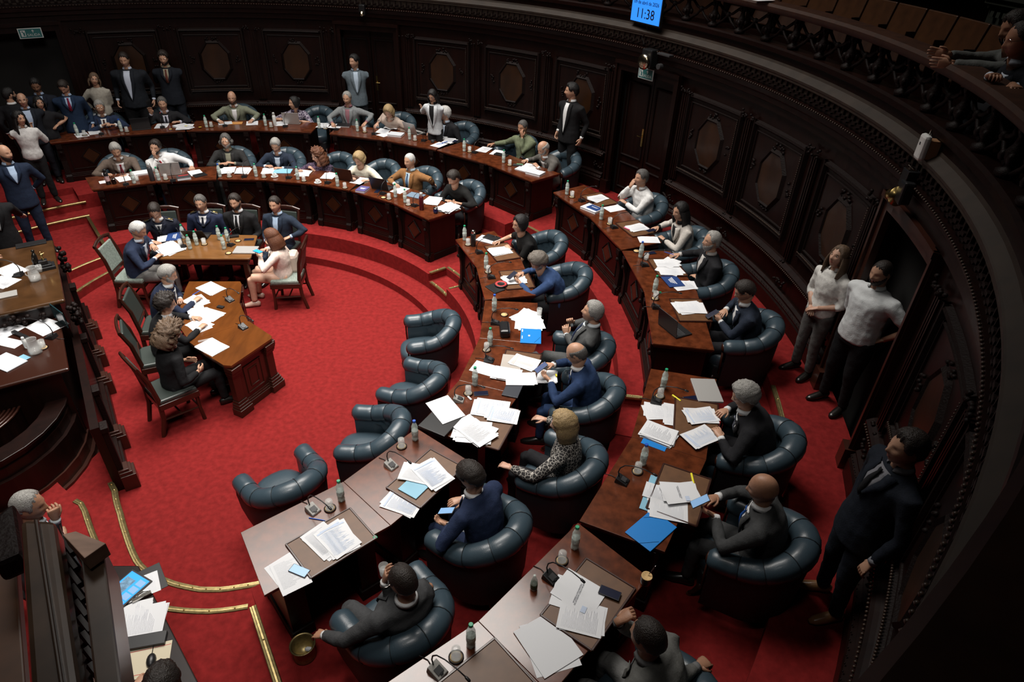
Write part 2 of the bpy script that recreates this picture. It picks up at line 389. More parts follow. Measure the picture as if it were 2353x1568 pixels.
def pilaster(ac,w=.16):
    p=MB(); 
    for dy,ww,r in ((0,w,.03),(-w*.3,.022,.05),(0,.022,.05),(w*.3,.022,.05)):
        V=[wpt(ac,dy-ww/2,1.62,0),wpt(ac,dy-ww/2,1.62,r),wpt(ac,dy+ww/2,1.62,r),wpt(ac,dy+ww/2,1.62,0)]
        V+=[wpt(ac,dy-ww/2,2.96,0),wpt(ac,dy-ww/2,2.96,r),wpt(ac,dy+ww/2,2.96,r),wpt(ac,dy+ww/2,2.96,0)]
        p.add(V,[(0,1,5,4),(1,2,6,5),(2,3,7,6),(4,5,6,7)])
    o=p.obj('pilaster',M_WOOD,wall)
    e=MB(); rr=random.Random(int(ac*7)+3)
    for zz in (3.02,1.52,1.3):
        for k in range(12): e.ball(wpt(ac,rr.uniform(-.16,.16),zz+rr.uniform(-.05,.05),.06 if zz>2 else .05),(.022,.022,.018),5)
    tag(e.obj('carved_capital',M_WOOD2,o,smooth=True),kind='stuff')
PC=[-44.5,-33,-21.8,2.0,14.0,25.0,47.2,58.9,70.4,93.3,105,116.5]
for a in PC: panel(a)
for a in (-50.2,-38.8,-27.3,-16.2,-2.6,8.0,19.4,30.0,42.6,53.0,64.7,75.9,88.2,99.2,110.8,122.2): pilaster(a)
# doors
DL=[('door_1',*doors[3]),('door_2',*doors[1]),('door_3',*doors[0]),('door_4',*doors[2])]
for i,(nm,a,b) in enumerate(DL):
    d=empty(nm); tag(d,kind='structure'); ac=(a+b)/2; w=math.radians(b-a)*RW
    f=MB()
    for s in (-1,1):
        y=s*(w/2-.06)
        for dy,t,r in ((0,.13,.07),(.035*s,.04,.10)):
            V=[wpt(ac,y+dy-t/2,.8,0),wpt(ac,y+dy-t/2,.8,r),wpt(ac,y+dy+t/2,.8,r),wpt(ac,y+dy+t/2,.8,0)]
            V+=[(p[0],p[1],3.2) for p in V]; f.add(V,[(0,1,5,4),(1,2,6,5),(2,3,7,6),(4,5,6,7)])
        V=[wpt(ac,y-.08,.8,0),wpt(ac,y-.08,.8,.13),wpt(ac,y+.08,.8,.13),wpt(ac,y+.08,.8,0)]; V+=[(p[0],p[1],1.1) for p in V]
        f.add(V,[(0,1,5,4),(1,2,6,5),(2,3,7,6),(4,5,6,7)])
    for z0,z1,r in ((3.04,3.14,.07),(3.14,3.2,.11)):
        V=[];F=[]
        for k in range(7):
            y=-w/2+w*k/6; V+=[wpt(ac,y,z0,-.05),wpt(ac,y,z0,r),wpt(ac,y,z1,r),wpt(ac,y,z1,0)]
        for k in range(6):
            for j in range(3): F.append((4*k+j,4*k+j+1,4*k+j+5,4*k+j+4))
        f.add(V,F)
    f.obj('door_frame',M_RED if i==3 else M_WOOD,d)
    # recess and leaves
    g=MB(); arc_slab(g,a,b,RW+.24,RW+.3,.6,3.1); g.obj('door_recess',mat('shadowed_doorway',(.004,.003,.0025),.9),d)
    if i in (1,2):
        for s in (0,1):
            lf=MB(); a0=ac+(0 if s else -(b-a)/2+.9); a1=ac+((b-a)/2-.9 if s else 0)
            arc_slab(lf,a0+.06,a1-.06,RW+.12,RW+.16,.85,3.02); lo=lf.obj('door_leaf',M_WOOD,d)
            pm=(a0+a1)/2; pw=math.radians(a1-a0)*RW-.16
            pp=MB()
            for z0,z1 in ((1.0,1.45),(1.6,2.85)):
                RW0=RW; frame_pts=[]
                for (y0,z_0,y1,z_1) in ((-pw/2,z0,pw/2,z0),(-pw/2,z1,pw/2,z1),(-pw/2,z0,-pw/2,z1),(pw/2,z0,pw/2,z1)):
                    p0=Vector(wpt(pm,y0,z_0,-.11)); p1=Vector(wpt(pm,y1,z_1,-.11)); pp.tube([p0,p1],.018,6)
            pp.obj('leaf_moulding',M_WOOD2,lo)
            if s==(1 if i==2 else 0) or i==1 and s==0:
                h=MB(); hp=Vector(wpt(ac,(.08 if s else -.08),2.0,-.10)); 
                h.box(hp,(.02,.035,.30),math.radians(ac)); 
                q=Vector(wpt(ac,(.16 if s else -.16),2.02,-.05)); h.tube([hp+Vector((0,0,.02)),Vector(wpt(ac,(.08 if s else -.08),2.02,-.04)),q],.009,6)
                h.obj('door_handle',M_GOLD,lo)
# ---------------------------------------------------------------- cornice, ledge and gallery front
cor=empty('trim_1'); tag(cor,kind='structure')
mb=MB(); profile_arc(mb,[(7.92,3.18),(7.86,3.20),(7.86,3.28),(7.82,3.30),(7.82,3.36),(7.80,3.38),(7.79,3.44),(7.765,3.45),(7.765,3.475),(7.80,3.48),(7.80,3.50)],-62,140); mb.obj('architrave',M_WOOD,cor)
mb=MB(); profile_arc(mb,[(7.80,3.50),(7.80,3.62),(7.77,3.64),(7.77,3.66),(7.76,3.675),(7.755,3.70),(7.765,3.71),(7.83,3.76),(7.84,3.79),(7.86,3.80)],-62,140); mb.obj('cornice_ledge',M_LEDGE,cor)
mb=MB()
for x in fr(-61,139,.85):
    c=pol(7.785,x,3.56); mb.box(c,(.03,.075,.028),math.radians(x)); mb.box(pol(7.785,x+.42,3.525),(.03,.055,.016),math.radians(x+.42))
    mb.box(pol(7.785,x+.2,3.60),(.025,.02,.05),math.radians(x+.2))
tag(mb.obj('fret_moulding',M_WOOD2,cor),kind='stuff')
mb=MB()
for x in fr(-61,139,.36): mb.ball(pol(7.757,x,3.462),.012,5)
tag(mb.obj('pearl_moulding',M_BEAD,cor,smooth=True),kind='stuff')
gal=thing('gallery_balustrade','dark carved wooden balustrade of the curved upper gallery','balustrade')
mb=MB(); profile_arc(mb,[(7.84,3.79),(7.84,3.86),(7.80,3.88),(7.80,3.93),(7.83,3.95),(8.05,3.95),(8.05,3.79)],-62,140); mb.obj('bottom_rail',M_WOOD,gal)
mb=MB(); profile_arc(mb,[(7.80,4.30),(7.77,4.33),(7.765,4.37),(7.79,4.40),(7.99,4.41),(8.02,4.38),(8.01,4.33),(7.97,4.30),(7.80,4.30)],-62,140,1.5); mb.obj('handrail',M_RAIL,gal,auto=True)
bm_=MB(); bm_.lathe([(.05,.0),(.075,.02),(.075,.05),(.04,.07),(.03,.09),(.06,.13),(.065,.17),(.035,.22),(.028,.27),(.05,.31),(.055,.33),(.06,.36)],n=8)
for k in range(4):
    w=PI/4+PI/2*k; bm_.ball((.065*math.cos(w),.065*math.sin(w),.14),(.03,.03,.04),5); bm_.ball((.05*math.cos(w),.05*math.sin(w),.30),(.02,.02,.03),5)
BAL=bm_.mesh('baluster',M_WOOD2,True)
for x in fr(-57.6,138,4.1):
    o=bpy.data.objects.new('baluster',BAL); COL.objects.link(o); o.parent=gal; o.location=pol(7.9,x,3.945)
lt=MB(); lt.tube([(0,-.2,.05),(0,-.08,.12),(0,0,.20),(0,.08,.12),(0,.2,.05)],(.018),6); lt.tube([(0,-.2,.30),(0,-.08,.22),(0,0,.20),(0,.08,.22),(0,.2,.30)],.018,6); lt.ball((0,0,.2),.04,6)
LAT=lt.mesh('scroll_work',M_WOOD2,True)
for x in fr(-55.55,136,4.1):
    o=bpy.data.objects.new('scroll_work',LAT); COL.objects.link(o); o.parent=gal; o.location=pol(7.9,x,3.945); o.rotation_euler=(0,0,math.radians(x))
ring(fr(-62,140,3),lambda a:7.98,lambda a:8.6,3.48,3.44,'floor_gallery_front',M_WOOD)
ring(fr(-62,140,3),lambda a:8.58,lambda a:12,3.90,3.44,'floor_gallery',M_WOOD)
ring(fr(-62,140,4),lambda a:9.62,lambda a:12.5,4.35,3.9,'floor_gallery_tier',M_WOOD)
# folding gallery seats
sp=thing('folding_chair','x','seat'); 
b=MB(); b.box((-.02,0,.47),(.035,.475,.36),ry=.22); b.obj('seat_back',M_SEATP,sp,bevel=.012)
b=MB(); b.box((-.02,0,.20),(.05,.44,.26),ry=.3); b.obj('folded_seat',M_RAIL,sp,bevel=.015)
for s in (-1,1): b=MB(); b.prism([(-.16,s*.245-.006),(.12,s*.245-.006),(.12,s*.245+.004),(-.16,s*.245+.004)],0,.42); b.obj('side_panel',M_WOOD,sp)
SP=Proto(sp)
ORD=['first','second','third','fourth','fifth','sixth','seventh','eighth','ninth','tenth']
for i in range(10):
    a=30.1-i*3.3
    SP.put(pol(8.72,a,3.90),math.radians(a),'brown wooden folding gallery seat, %s leftwards from the two leaning visitors'%ORD[9-i],'gallery seats behind the balustrade')
tb=thing('gallery_divider','long low brown wooden divider rail behind the gallery seats','rail')
mb=MB(); profile_arc(mb,[(8.98,3.9),(8.97,4.44),(8.98,4.47),(9.07,4.47),(9.09,4.44),(9.09,3.9)],-50,60); mb.obj('panel',M_RAIL,tb)
# stone moulding at the top right corner
st=thing('stone_cornice','greyish green stone moulding with dentils at the top right corner','moulding')
mb=MB(); profile_arc(mb,[(9.6,3.9),(9.6,4.54),(9.56,4.55),(9.56,4.58),(9.50,4.60),(9.50,4.64),(9.46,4.66),(9.46,4.70),(9.6,4.75),(9.6,6)],-30,9.6); mb.obj('band',M_STONE,st)
for k in range(9):
    d=MB(); d.box(pol(9.57,8.9-k*.55,4.505),(.06,.05,.055),math.radians(8.9-k*.55)); d.obj('dentil',M_STONE,st)
mb=MB(); arc_slab(mb,-62,140,12.0,12.2,3.9,12.5,6); tag(mb.obj('wall_gallery_back',M_WOOD),kind='structure')
# straight wall behind the rostrum (outside the picture) and the ceiling
nx,ny=math.cos(math.radians(36)),math.sin(math.radians(36))
def AX(u,v,z=0): return (nx*u-ny*v,ny*u+nx*v,z)   # u along room axis (towards the hemicycle), v across
mb=MB(); mb.prism([AX(-6.2,-12)[:2],AX(-6.2,12)[:2],AX(-6.5,12)[:2],AX(-6.5,-12)[:2]],0,12.5); tag(mb.obj('wall_rostrum',M_WOOD),kind='structure')
mb=MB(); mb.add([pol(12.3,a,12.6) for a in range(0,360,10)],[tuple(range(36))[::-1]]); tag(mb.obj('ceiling',mat('dark_ceiling',(.10,.09,.08),.8)),kind='structure')

# ---------------------------------------------------------------- curved desks
def vec2(p): return Vector((p[0],p[1]))
def desk(angs,Rf,zf,zt,label,ends=(1,1),depth=.66,group=None):
    """angs: seat boundaries (increasing angle); Rf(a): front radius; ends: 1 open end at an aisle, 0 wedge joint"""
    n=len(angs)-1; F=[Vector(pol(Rf(a),a)) for a in angs]
    D=thing('curved_desk',label,'desk',(F[0].x*.5+F[-1].x*.5,F[0].y*.5+F[-1].y*.5,zf),0,group)
    def back(i,d):
        a=angs[i]; sh=0
        if i==0: sh=(0 if ends[0] else 1.1)
        if i==n: sh=-(0 if ends[1] else 1.1)
        r=Rf(a)
        k=1.0/math.cos(math.radians((angs[min(i+1,n)]-angs[max(i-1,0)])/4)) if 0<i<n else 1
        return Vector(pol(r+d*k,a+sh*d/.66))
    O=Vector(D.location); inv=lambda p:(p.x-O.x,p.y-O.y)
    def lp(p,z): return (p.x-O.x,p.y-O.y,z-zf)
    # worktops, one leaf per seat
    for i in range(n):
        e0=.012 if (i==0) else .0015; e1=.012 if i==n-1 else .0015
        q=[F[i],F[i+1],back(i+1,depth),back(i,depth)]
        def ins(q,g0,g1,gf):
            t=(q[1]-q[0]).normalized(); t2=(q[2]-q[3]).normalized(); nr=(q[3]-q[0]).normalized()
            return [q[0]+t*g0+nr*gf,q[1]-t*g1+nr*gf,q[2]-t2*g1-nr*gf,q[3]+t2*g0-nr*gf]
        m=MB(); m.prism([inv(p) for p in ins(q,0.001,0.001,0)],zt-.022-zf,zt-zf)
        o=m.obj('desktop_leaf',M_TOP,D,bevel=.0025)
        m=MB(); m.prism([inv(p) for p in ins(q,.012,.012,.014)],zt-.05-zf,zt-.022-zf); m.obj('edge_moulding',M_TOPE,o,bevel=.006)
    zt2=zt-.05
    for i in range(n):
        t=(F[i+1]-F[i]).normalized(); nr=Vector((-t.y,t.x)); 
        if nr.dot(F[i])<0: nr=-nr
        g=.06
        a=F[i]+t*g+nr*.07; b=F[i+1]-t*g+nr*.07; L=(b-a).length
        # front panel with recessed field and lozenge
        m=MB(); m.prism([inv(a),inv(b),inv(b+nr*.035),inv(a+nr*.035)],.14,zt2-zf); po=m.obj('front_panel',M_WOOD,D)
        m=MB()
        for u0,u1,z0,z1 in ((.16,.84,.22,.66),):
            P=[(a+(b-a)*u0-nr*.004,z0+0),(a+(b-a)*u1-nr*.004,z0),(a+(b-a)*u1-nr*.004,z1),(a+(b-a)*u0-nr*.004,z1)]
            V=[Vector(lp(p,zf+z)) for p,z in P]; m.tube([V[0],V[1],V[2],V[3],V[0]],.011,5)
            c=(a+b)/2-nr*.008; V=[Vector(lp(c+t*y,zf+.44+z)) for y,z in ((-.16,0),(0,.16),(.16,0),(0,-.16),(-.16,0))]; m.tube(V,.010,5)
        m.obj('panel_moulding',M_WOOD2,po)
        m=MB(); V=[Vector(lp(c+t*y,zf+.44+z)) for y,z in ((-.14,0),(0,.14),(.14,0),(0,-.14))]; m.add(V,[(0,1,2,3)]); m.obj('lozenge',M_OCT,po)
        # plinth
        m=MB()
        for off,z0,z1 in ((-.035,0,.10),(-.02,.10,.125),(-.008,.125,.15)):
            m.prism([inv(a+nr*off-t*.02),inv(b+nr*off+t*.02),inv(b+nr*.05+t*.02),inv(a+nr*.05-t*.02)],z0,z1)
        m.obj('plinth',M_WOOD,D,bevel=.004)
        # pilasters with scroll brackets at both ends of the bay
        for s,p in ((0,a),(1,b)):
            tt=t if s==0 else -t; c0=p+tt*.05
            m=MB()
            prof=[(.0,.0),(.055,.0),(.055,.11),(.03,.14),(.025,.40),(.035,.48),(.055,.54),(.06,.60),(.075,.64),(.075,zt2-zf),(.0,zt2-zf)]
            V=[];
            for w in (-.045,.045):
                for d,z in prof: q=c0+tt*w-nr*(d+.0); V.append(lp(q,zf+z))
            k=len(prof); Fc=[tuple(range(k-1,-1,-1)),tuple(range(k,2*k))]+[(j,(j+1)%k,k+(j+1)%k,k+j) for j in range(k)]
            m.add(V,Fc); q=c0-nr*.06; m.ball(lp(q,zf+.565),(.03,.03,.03),6); m.obj('pilaster',M_WOOD2,D)
        # pedestal cheeks behind the panel
        for s,p in ((0,a),(1,b)):
            tt=t if s==0 else -t; dd=depth-.12
            m=MB(); m.prism([inv(p+nr*.03),inv(p+tt*.16+nr*.03),inv(p+tt*.16+nr*dd),inv(p+nr*dd)],.0,zt2-zf); pe=m.obj('pedestal',M_WOOD,D,bevel=.004)
            m=MB(); m.prism([inv(p-tt*.015+nr*.0),inv(p+tt*.175+nr*.0),inv(p+tt*.175+nr*(dd+.015)),inv(p-tt*.015+nr*(dd+.015))],0,.12); m.obj('pedestal_foot',M_WOOD2,pe,bevel=.006)
        dm=MB(); p0=a+nr*(depth-.14)+t*.18; p1=b+nr*(depth-.14)-t*.18; dm.prism([inv(p0),inv(p1),inv(p1+nr*.03),inv(p0+nr*.03)],zt2-zf-.09,zt2-zf); do=dm.obj('drawer',M_WOOD,D)
        km=MB(); kc=(p0+p1)/2+nr*.045; km.ball(lp(kc,zt2-.045),.012,6); km.obj('knob',M_BRASS,do)
    return D
GI='curved desks of the inner row'; GO='curved desks of the outer row'
desk([102.6,115.3,127.8],RA,FA,TA,'far left inner-row desk with two seats, the tweed jacket and white shirt sitting at it',(0,1),group=GI)
desk([70.0,80.7,91.6,102.4],RA,FA,TA,'three-seat inner-row desk behind the uniformed guests',(0,0),group=GI)
desk([44.4,57.2,69.8],RA,FA,TA,'two-seat inner-row desk left of the middle aisle with a panelled end',(1,0),group=GI)
desk([7.0,20.0,32.8],RA,FA,TA,'two-seat inner-row desk right of the middle aisle, woman in black sitting at it',(0,1),group=GI)
desk([-29.4,-17.6,-5.6,6.8],RA,FA,TA,'three-seat inner-row desk with a blue folder and a black bag on it',(0,0),group=GI)
desk([-55.8,-42.8,-29.8],RA,FA,TA,'nearest inner-row desk with two seats and a glaring bright corner',(1,0),group=GI)
desk([110.2,120.2,130.2],RB,FB,TB,'far left outer-row desk under the wall, old man with clasped hands at it',(0,1),group=GO)
desk([88.4,99.2,110.0],RB,FB,TB,'outer-row desk where the bald man in the olive jacket sits',(1,0),group=GO)
desk([63.6,74.3,85.0],RB,FB,TB,'outer-row desk where the man in grey blazer and pink sweater sits',(0,1),group=GO)
desk([41.8,52.5,63.4],RB,FB,TB,'outer-row desk left of the middle aisle, man in green shirt at it',(1,0),group=GO)
desk([15.2,26.0,36.4],RB,FB,TB,'outer-row desk right of the middle aisle, man in white shirt at it',(0,1),group=GO)
desk([-7.0,4.2,15.0],RB,FB,TB,'outer-row desk with an open black laptop on its near end',(1,0),group=GO)
desk([-33.4,-22.4,-11.6],RB,FB,TB,'outer-row desk with a closed silver laptop and a bright blue folder',(0,1),group=GO)
desk([-55.6,-44.6,-33.6],RB,FB,TB,'outer-row desk at the bottom with a mate gourd on its corner',(0,0),group=GO)
desk([-66,-55.9],RB,FB,TB,'desk cut by the bottom edge with a bottle and an upturned glass',(1,0),group=GO)
# ---------------------------------------------------------------- leather tub chairs
def tub_chair():
    t=thing('tub_chair','x','chair')
    # path of the roll (front at +x), horseshoe
    N=27; R0=.315
    def path(i):
        u=i/(N-1)*2-1; s=1 if u>=0 else -1; au=abs(u)
        if au>.58:
            k=(au-.58)/.42; x=-.02+.27*k; y=s*(R0+.005*k); 
        else:
            w=au/.58*PI/2; x=-.02-R0*1.02*math.cos(w); y=s*R0*math.sin(w)
        z=.64+.155*math.exp(-(au/.45)**2.4)
        return x,y,z
    m=MB(); pts=[];rr=[]
    for i in range(N):
        x,y,z=path(i); pts.append((x,y,z)); rr.append((.082,.078))
    seg=[]
    # roll with pleated segments: slightly pinched at seams
    P=[];Rr=[]
    def pt(q):
        q=max(0,min(N-1.001,q)); i=int(q); f=q-i; return [pts[i][j]+(pts[i+1][j]-pts[i][j])*f for j in range(3)]
    for i in range(N):
        au=abs(i/(N-1)*2-1); g=1+.16*math.exp(-(au/.5)**2)
        if i in (4,7,10,13,16,19,22):
            for dq,k in ((-.20,1.0),(-.05,.955),(.05,.955),(.20,1.0)): P.append(pt(i+dq)); Rr.append((.091*g*k,.088*g*k))
        else: P.append(pt(i)); Rr.append((.092*g,.089*g))
    Rr[-1]=(.086,.080)
    P=[[P[0][0]+.03,P[0][1],P[0][2]-.004]]+P+[[P[-1][0]+.03,P[-1][1],P[-1][2]-.004]]; Rr=[(.055,.05)]+Rr+[(.055,.05)]
    m.tube(P,Rr,14,flat=None); ro=m.obj('rolled_top',M_LEATH,t,smooth=True)
    m=MB()
    for i in (4,7,10,13,16,19,22):
        au=abs(i/(N-1)*2-1); g=1+.16*math.exp(-(au/.5)**2); a=Vector(pt(i)); tg=(Vector(pt(i+.3))-Vector(pt(i-.3))).normalized(); sd=tg.cross(Vector((0,0,1))).normalized(); u=sd.cross(tg)
        m.tube([a+sd*.0905*g*math.cos(w)+u*.0875*g*math.sin(w) for w in [2*PI*k/16 for k in range(17)]],.0028,4)
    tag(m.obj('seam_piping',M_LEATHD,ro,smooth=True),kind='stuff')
    # outer shell
    m=MB(); V=[];F=[]
    for i in range(N):
        x,y,z=path(i); d=Vector((x+.02 if abs(i/(N-1)*2-1)<.58 else 0,y,0)); d.normalize()
        px,py=x+d.x*.062,y+d.y*.062
        V+=[(px,py,z),(px+d.x*.012,py+d.y*.012,z-.15),(px,py,.30),(px-d.x*.03,py-d.y*.03,.12)]
    for i in range(N-1):
        for j in range(3): F.append((4*i+j,4*i+j+1,4*i+j+5,4*i+j+4))
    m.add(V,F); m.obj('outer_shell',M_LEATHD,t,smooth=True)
    # tufted inner back
    m=MB(); V=[];F=[]; rows=9; M=41
    def ipath(u):
        i=(u+1)/2*(N-1); i0=min(int(i),N-2); f=i-i0; a=path(i0); b=path(i0+1); return [a[j]+(b[j]-a[j])*f for j in range(3)]
    for i in range(M):
        u=-1+2*i/(M-1); x,y,z=ipath(u); d=Vector((x+.02 if abs(u)<.58 else 0,y,0)); d.normalize()
        for j in range(rows):
            v=j/(rows-1); zz=z-.02-(z-.40)*v
            dep=.055
            if abs(u)<.62:
                # diamond tufting
                cu=(u*14); cv=v*4; q=math.cos(PI*cu)*.5*math.cos(PI*cv)*.5+.25
                tf=abs(math.sin(PI*(cu+cv)/2)*math.sin(PI*(cu-cv)/2)); dep+=.030*min(1,tf*1.6)*math.sin(PI*min(1,v+.12))
            else: dep+=.02
            V.append((x-d.x*dep,y-d.y*dep,zz))
    for i in range(M-1):
        for j in range(rows-1): a=i*rows+j; F.append((a,a+rows,a+rows+1,a+1))
    m.add(V,F); bo=m.obj('tufted_back',M_LEATH,t,smooth=True)
    m=MB()
    for k in range(-4,5):
        for v in (.28,.62):
            u=(k+(.5 if v>.5 else 0))/7.0
            if abs(u)>.6: continue
            x,y,z=ipath(u); d=Vector((x+.02,y,0)); d.normalize(); m.ball((x-d.x*.062,y-d.y*.062,z-.02-(z-.40)*v),.009,6)
    m.obj('button',M_LEATHD,bo,smooth=True)
    # seat cushion
    m=MB(); prof=[]
    def cush(k,zz):
        out=[]
        for w in range(24):
            a=2*PI*w/24; x=math.cos(a);y=math.sin(a)
            X=(.32 if x>0 else .26)*abs(x)**.8*(1 if x>0 else -1)+.05; Y=.255*abs(y)**.75*(1 if y>0 else -1)
            out.append((.05+(X-.05)*k,Y*k,zz))
        return out
    rings=[cush(.97,.30),cush(1.0,.33),cush(1.0,.40),cush(.96,.435),cush(.8,.455),cush(.45,.465)]
    V=[p for r in rings for p in r]; F=[]
    for i in range(5):
        for k in range(24): a=24*i+k;b=24*i+(k+1)%24; F.append((a,b,b+24,a+24))
    F.append(tuple(range(120,144))); m.add(V,F); m.obj('seat',M_LEATH,t,smooth=True)
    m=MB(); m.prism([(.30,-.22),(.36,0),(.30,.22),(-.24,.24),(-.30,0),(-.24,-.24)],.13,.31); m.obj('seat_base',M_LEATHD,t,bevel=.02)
    for sx,sy in ((.27,.2),(.27,-.2),(-.24,.17),(-.24,-.17)):
        m=MB(); q=1 if sx>0 else -1; m.tube([(sx,sy,.17),(sx+q*.02,sy*1.05,.11),(sx+q*.05,sy*1.12,.055),(sx+q*.075,sy*1.16,.035)],[.03,.024,.018,.016],7); lo=m.obj('leg',M_RED,t,smooth=True)
        m=MB(); m.lathe([(.018,-.006),(.022,0),(.018,.006)],(sx+q*.072,sy*1.16,.022),10,axis=(0,1,0)); m.obj('caster',M_BRASS,lo)
    for s in (-1,1):
        m=MB(); m.lathe([(.045,0),(.05,.01),(.03,.018),(.012,.022)],(.276,s*.320,.637),12,axis=(1,0,0)); m.obj('arm_scroll',M_RED,t,smooth=True)
        m=MB(); m.tube([(.27,s*.325,.60),(.268,s*.33,.45),(.26,s*.32,.28)],[(.022,.012)]*3,6); m.obj('arm_front',M_RED,t,smooth=True)
    return t
TC=Proto(tub_chair())
def chair_at(p,zf,face,label,group='blue leather tub chairs'):
    return TC.put((p[0],p[1],zf),face,label,group)
# four empty chairs on the carpet of the well
chair_at((3.190,0.466,0.300),0,math.radians(192),'empty blue tub chair on the red carpet, farthest of the four from the camera')
chair_at((3.156,-0.596,0.350),0,math.radians(160),'empty blue tub chair turned sideways, second of the four in front of the inner desks')
chair_at((2.838,-1.486,0.350),0,math.radians(176),'empty blue tub chair close to the desk corner with the blue-capped bottle')
chair_at((2.135,-2.185,0.350),0,math.radians(133),'nearest empty blue tub chair, in front of the desk with the glaring corner')
# ---------------------------------------------------------------- guest table in the well
def poly_table(name,label,pts,zt,m,th=.04,cat='table'):
    c=Vector((sum(p[0] for p in pts)/len(pts),sum(p[1] for p in pts)/len(pts)))
    t=thing(name,label,cat,(c.x,c.y,0)); L=[(p[0]-c.x,p[1]-c.y) for p in pts]
    return t,L,c
def roundcorner(pts,r=.06,n=3):
    out=[]; k=len(pts)
    for i in range(k):
        p=Vector(pts[i]); a=(Vector(pts[i-1])-p).normalized(); b=(Vector(pts[(i+1)%k])-p).normalized()
        for j in range(n+1):
            f=j/n; out.append(tuple(p+a*r*(1-f)**2+b*r*f**2))
    return out
P4=[(-1.221,2.822,0.760),(0.141,2.920,0.760),(0.314,2.108,0.760),(-1.039,1.987,0.760)]
P4=[P4[0][:2],P4[1][:2],P4[2][:2],P4[3][:2]]
t,L,c=poly_table('guest_table','honey brown rectangular table with bottles, where the uniformed guests sit',P4,TT,M_TAB)
m=MB(); m.prism(roundcorner(L,.05),TT-.03,TT); m.obj('tabletop',M_TAB,t,bevel=.008)
sh=lambda L,k:[(x*k,y*k) for x,y in L]
m=MB(); m.prism(sh(L,.93),TT-.12,TT-.03); m.obj('apron',M_RED,t,bevel=.006)
for x,y in sh(L,.86):
    m=MB(); m.prism([(x-.04,y-.04),(x+.04,y-.04),(x+.04,y+.04),(x-.04,y+.04)],0,TT-.1,top=[(x-.035,y-.035),(x+.035,y-.035),(x+.035,y+.035),(x-.035,y+.035)]); m.obj('leg',M_RED,t,bevel=.008)
# stenographers' concave desk
O=[(-0.284,1.352,0.760),(0.416,1.411,0.760),(0.462,1.338,0.760),(0.626,0.806,0.760),(0.889,0.394,0.760),(1.296,0.085,0.760),(1.311,0.027,0.760),(1.036,-0.563,0.760),(0.941,-0.556,0.760),(0.645,-0.349,0.760),(0.265,-0.006,0.760),(0.073,0.222,0.760),(-0.059,0.499,0.760),(-0.247,1.147,0.760)]
O=[p[:2] for p in O]
t,L,c=poly_table('concave_desk','brown three-section desk with a concave side, two microphones and white sheets on it',O,TT,M_TAB2)
cut1=((0.072,0.659,0.760),(0.607,0.856,0.760)); cut2=((0.351,-0.117,0.760),(0.900,0.401,0.760))
Lq=[(p[0]-c.x,p[1]-c.y) for p in (cut1[0],cut1[1],cut2[0],cut2[1])]
# sections: 0..: upper, middle, lower
SEC=[[L[0],L[1],L[2],L[3],Lq[1],Lq[0],L[12],L[13]],[Lq[1],L[4],Lq[3],Lq[2],L[10],L[11],Lq[0]],[Lq[3],L[5],L[6],L[7],L[8],L[9],Lq[2]]]
for q in SEC:
    cx=sum(p[0] for p in q)/len(q); cy=sum(p[1] for p in q)/len(q)
    q=[(cx+(x-cx)*.997,cy+(y-cy)*.997) for x,y in q]
    m=MB(); m.prism(q,TT-.028,TT); o=m.obj('top_section',M_TAB2,t)
    m=MB(); q2=[(cx+(x-cx)*.985,cy+(y-cy)*.985) for x,y in q]; m.prism(q2,TT-.055,TT-.028); m.obj('edge_moulding',M_TOPE,o)
# body: end panel facing the camera with pilasters and stepped plinth, and front
def wall_body(a,b,inset,name,parent,zt,npil=2):
    A=Vector(a);B=Vector(b); t_=(B-A).normalized(); nr=Vector((t_.y,-t_.x))
    if nr.dot((A+B)/2)<0: nr=-nr   # outward from table centre
    A2=A-nr*inset+t_*.05; B2=B-nr*inset-t_*.05
    m=MB(); m.prism([A2,B2,B2-nr*.04,A2-nr*.04],0.02,zt); po=m.obj(name,M_RED,parent,bevel=.003)
    m=MB(); V=[(A2+(B2-A2)*u+nr*.003) for u in (.26,.74)]
    m.tube([(V[0].x,V[0].y,.2),(V[1].x,V[1].y,.2),(V[1].x,V[1].y,zt-.12),(V[0].x,V[0].y,zt-.12),(V[0].x,V[0].y,.2)],.012,5)
    V=[(A2+(B2-A2)*u+nr*.003) for u in (.38,.62)]
    m.tube([(V[0].x,V[0].y,.27),(V[1].x,V[1].y,.27),(V[1].x,V[1].y,zt-.19),(V[0].x,V[0].y,zt-.19),(V[0].x,V[0].y,.27)],.010,5); m.obj('panel_moulding',M_RED,po)
    for p in (A2,B2):
        m=MB(); w=.065
        for z0,z1,d,ww in ((0,.10,.085,.10),(.10,.13,.072,.088),(.13,.165,.06,.08),(.165,.20,.045,.068),(.2,zt-.14,.03,.055),(zt-.14,zt-.11,.045,.065),(zt-.11,zt-.06,.06,.07),(zt-.06,zt,.075,.075)):
            m.prism([p-t_*ww+nr*d,p+t_*ww+nr*d,p+t_*ww-nr*.06,p-t_*ww-nr*.06],z0,z1)
        m.obj('pilaster',M_RED,parent,bevel=.005)
    m=MB()
    for z0,z1,d in ((0,.09,.035),(.09,.115,.022),(.115,.14,.010)): m.prism([A2+nr*d,B2+nr*d,B2-nr*.02,A2-nr*.02],z0,z1)
    m.obj('plinth',M_RED,parent,bevel=.004)
zt=TT-.055
wall_body(L[6],L[7],.06,'end_panel',t,zt); wall_body(L[4],L[5],.06,'front_panel',t,zt); wall_body(L[2],L[3],.06,'front_panel',t,zt); wall_body(L[0],L[1],.06,'end_panel',t,zt)
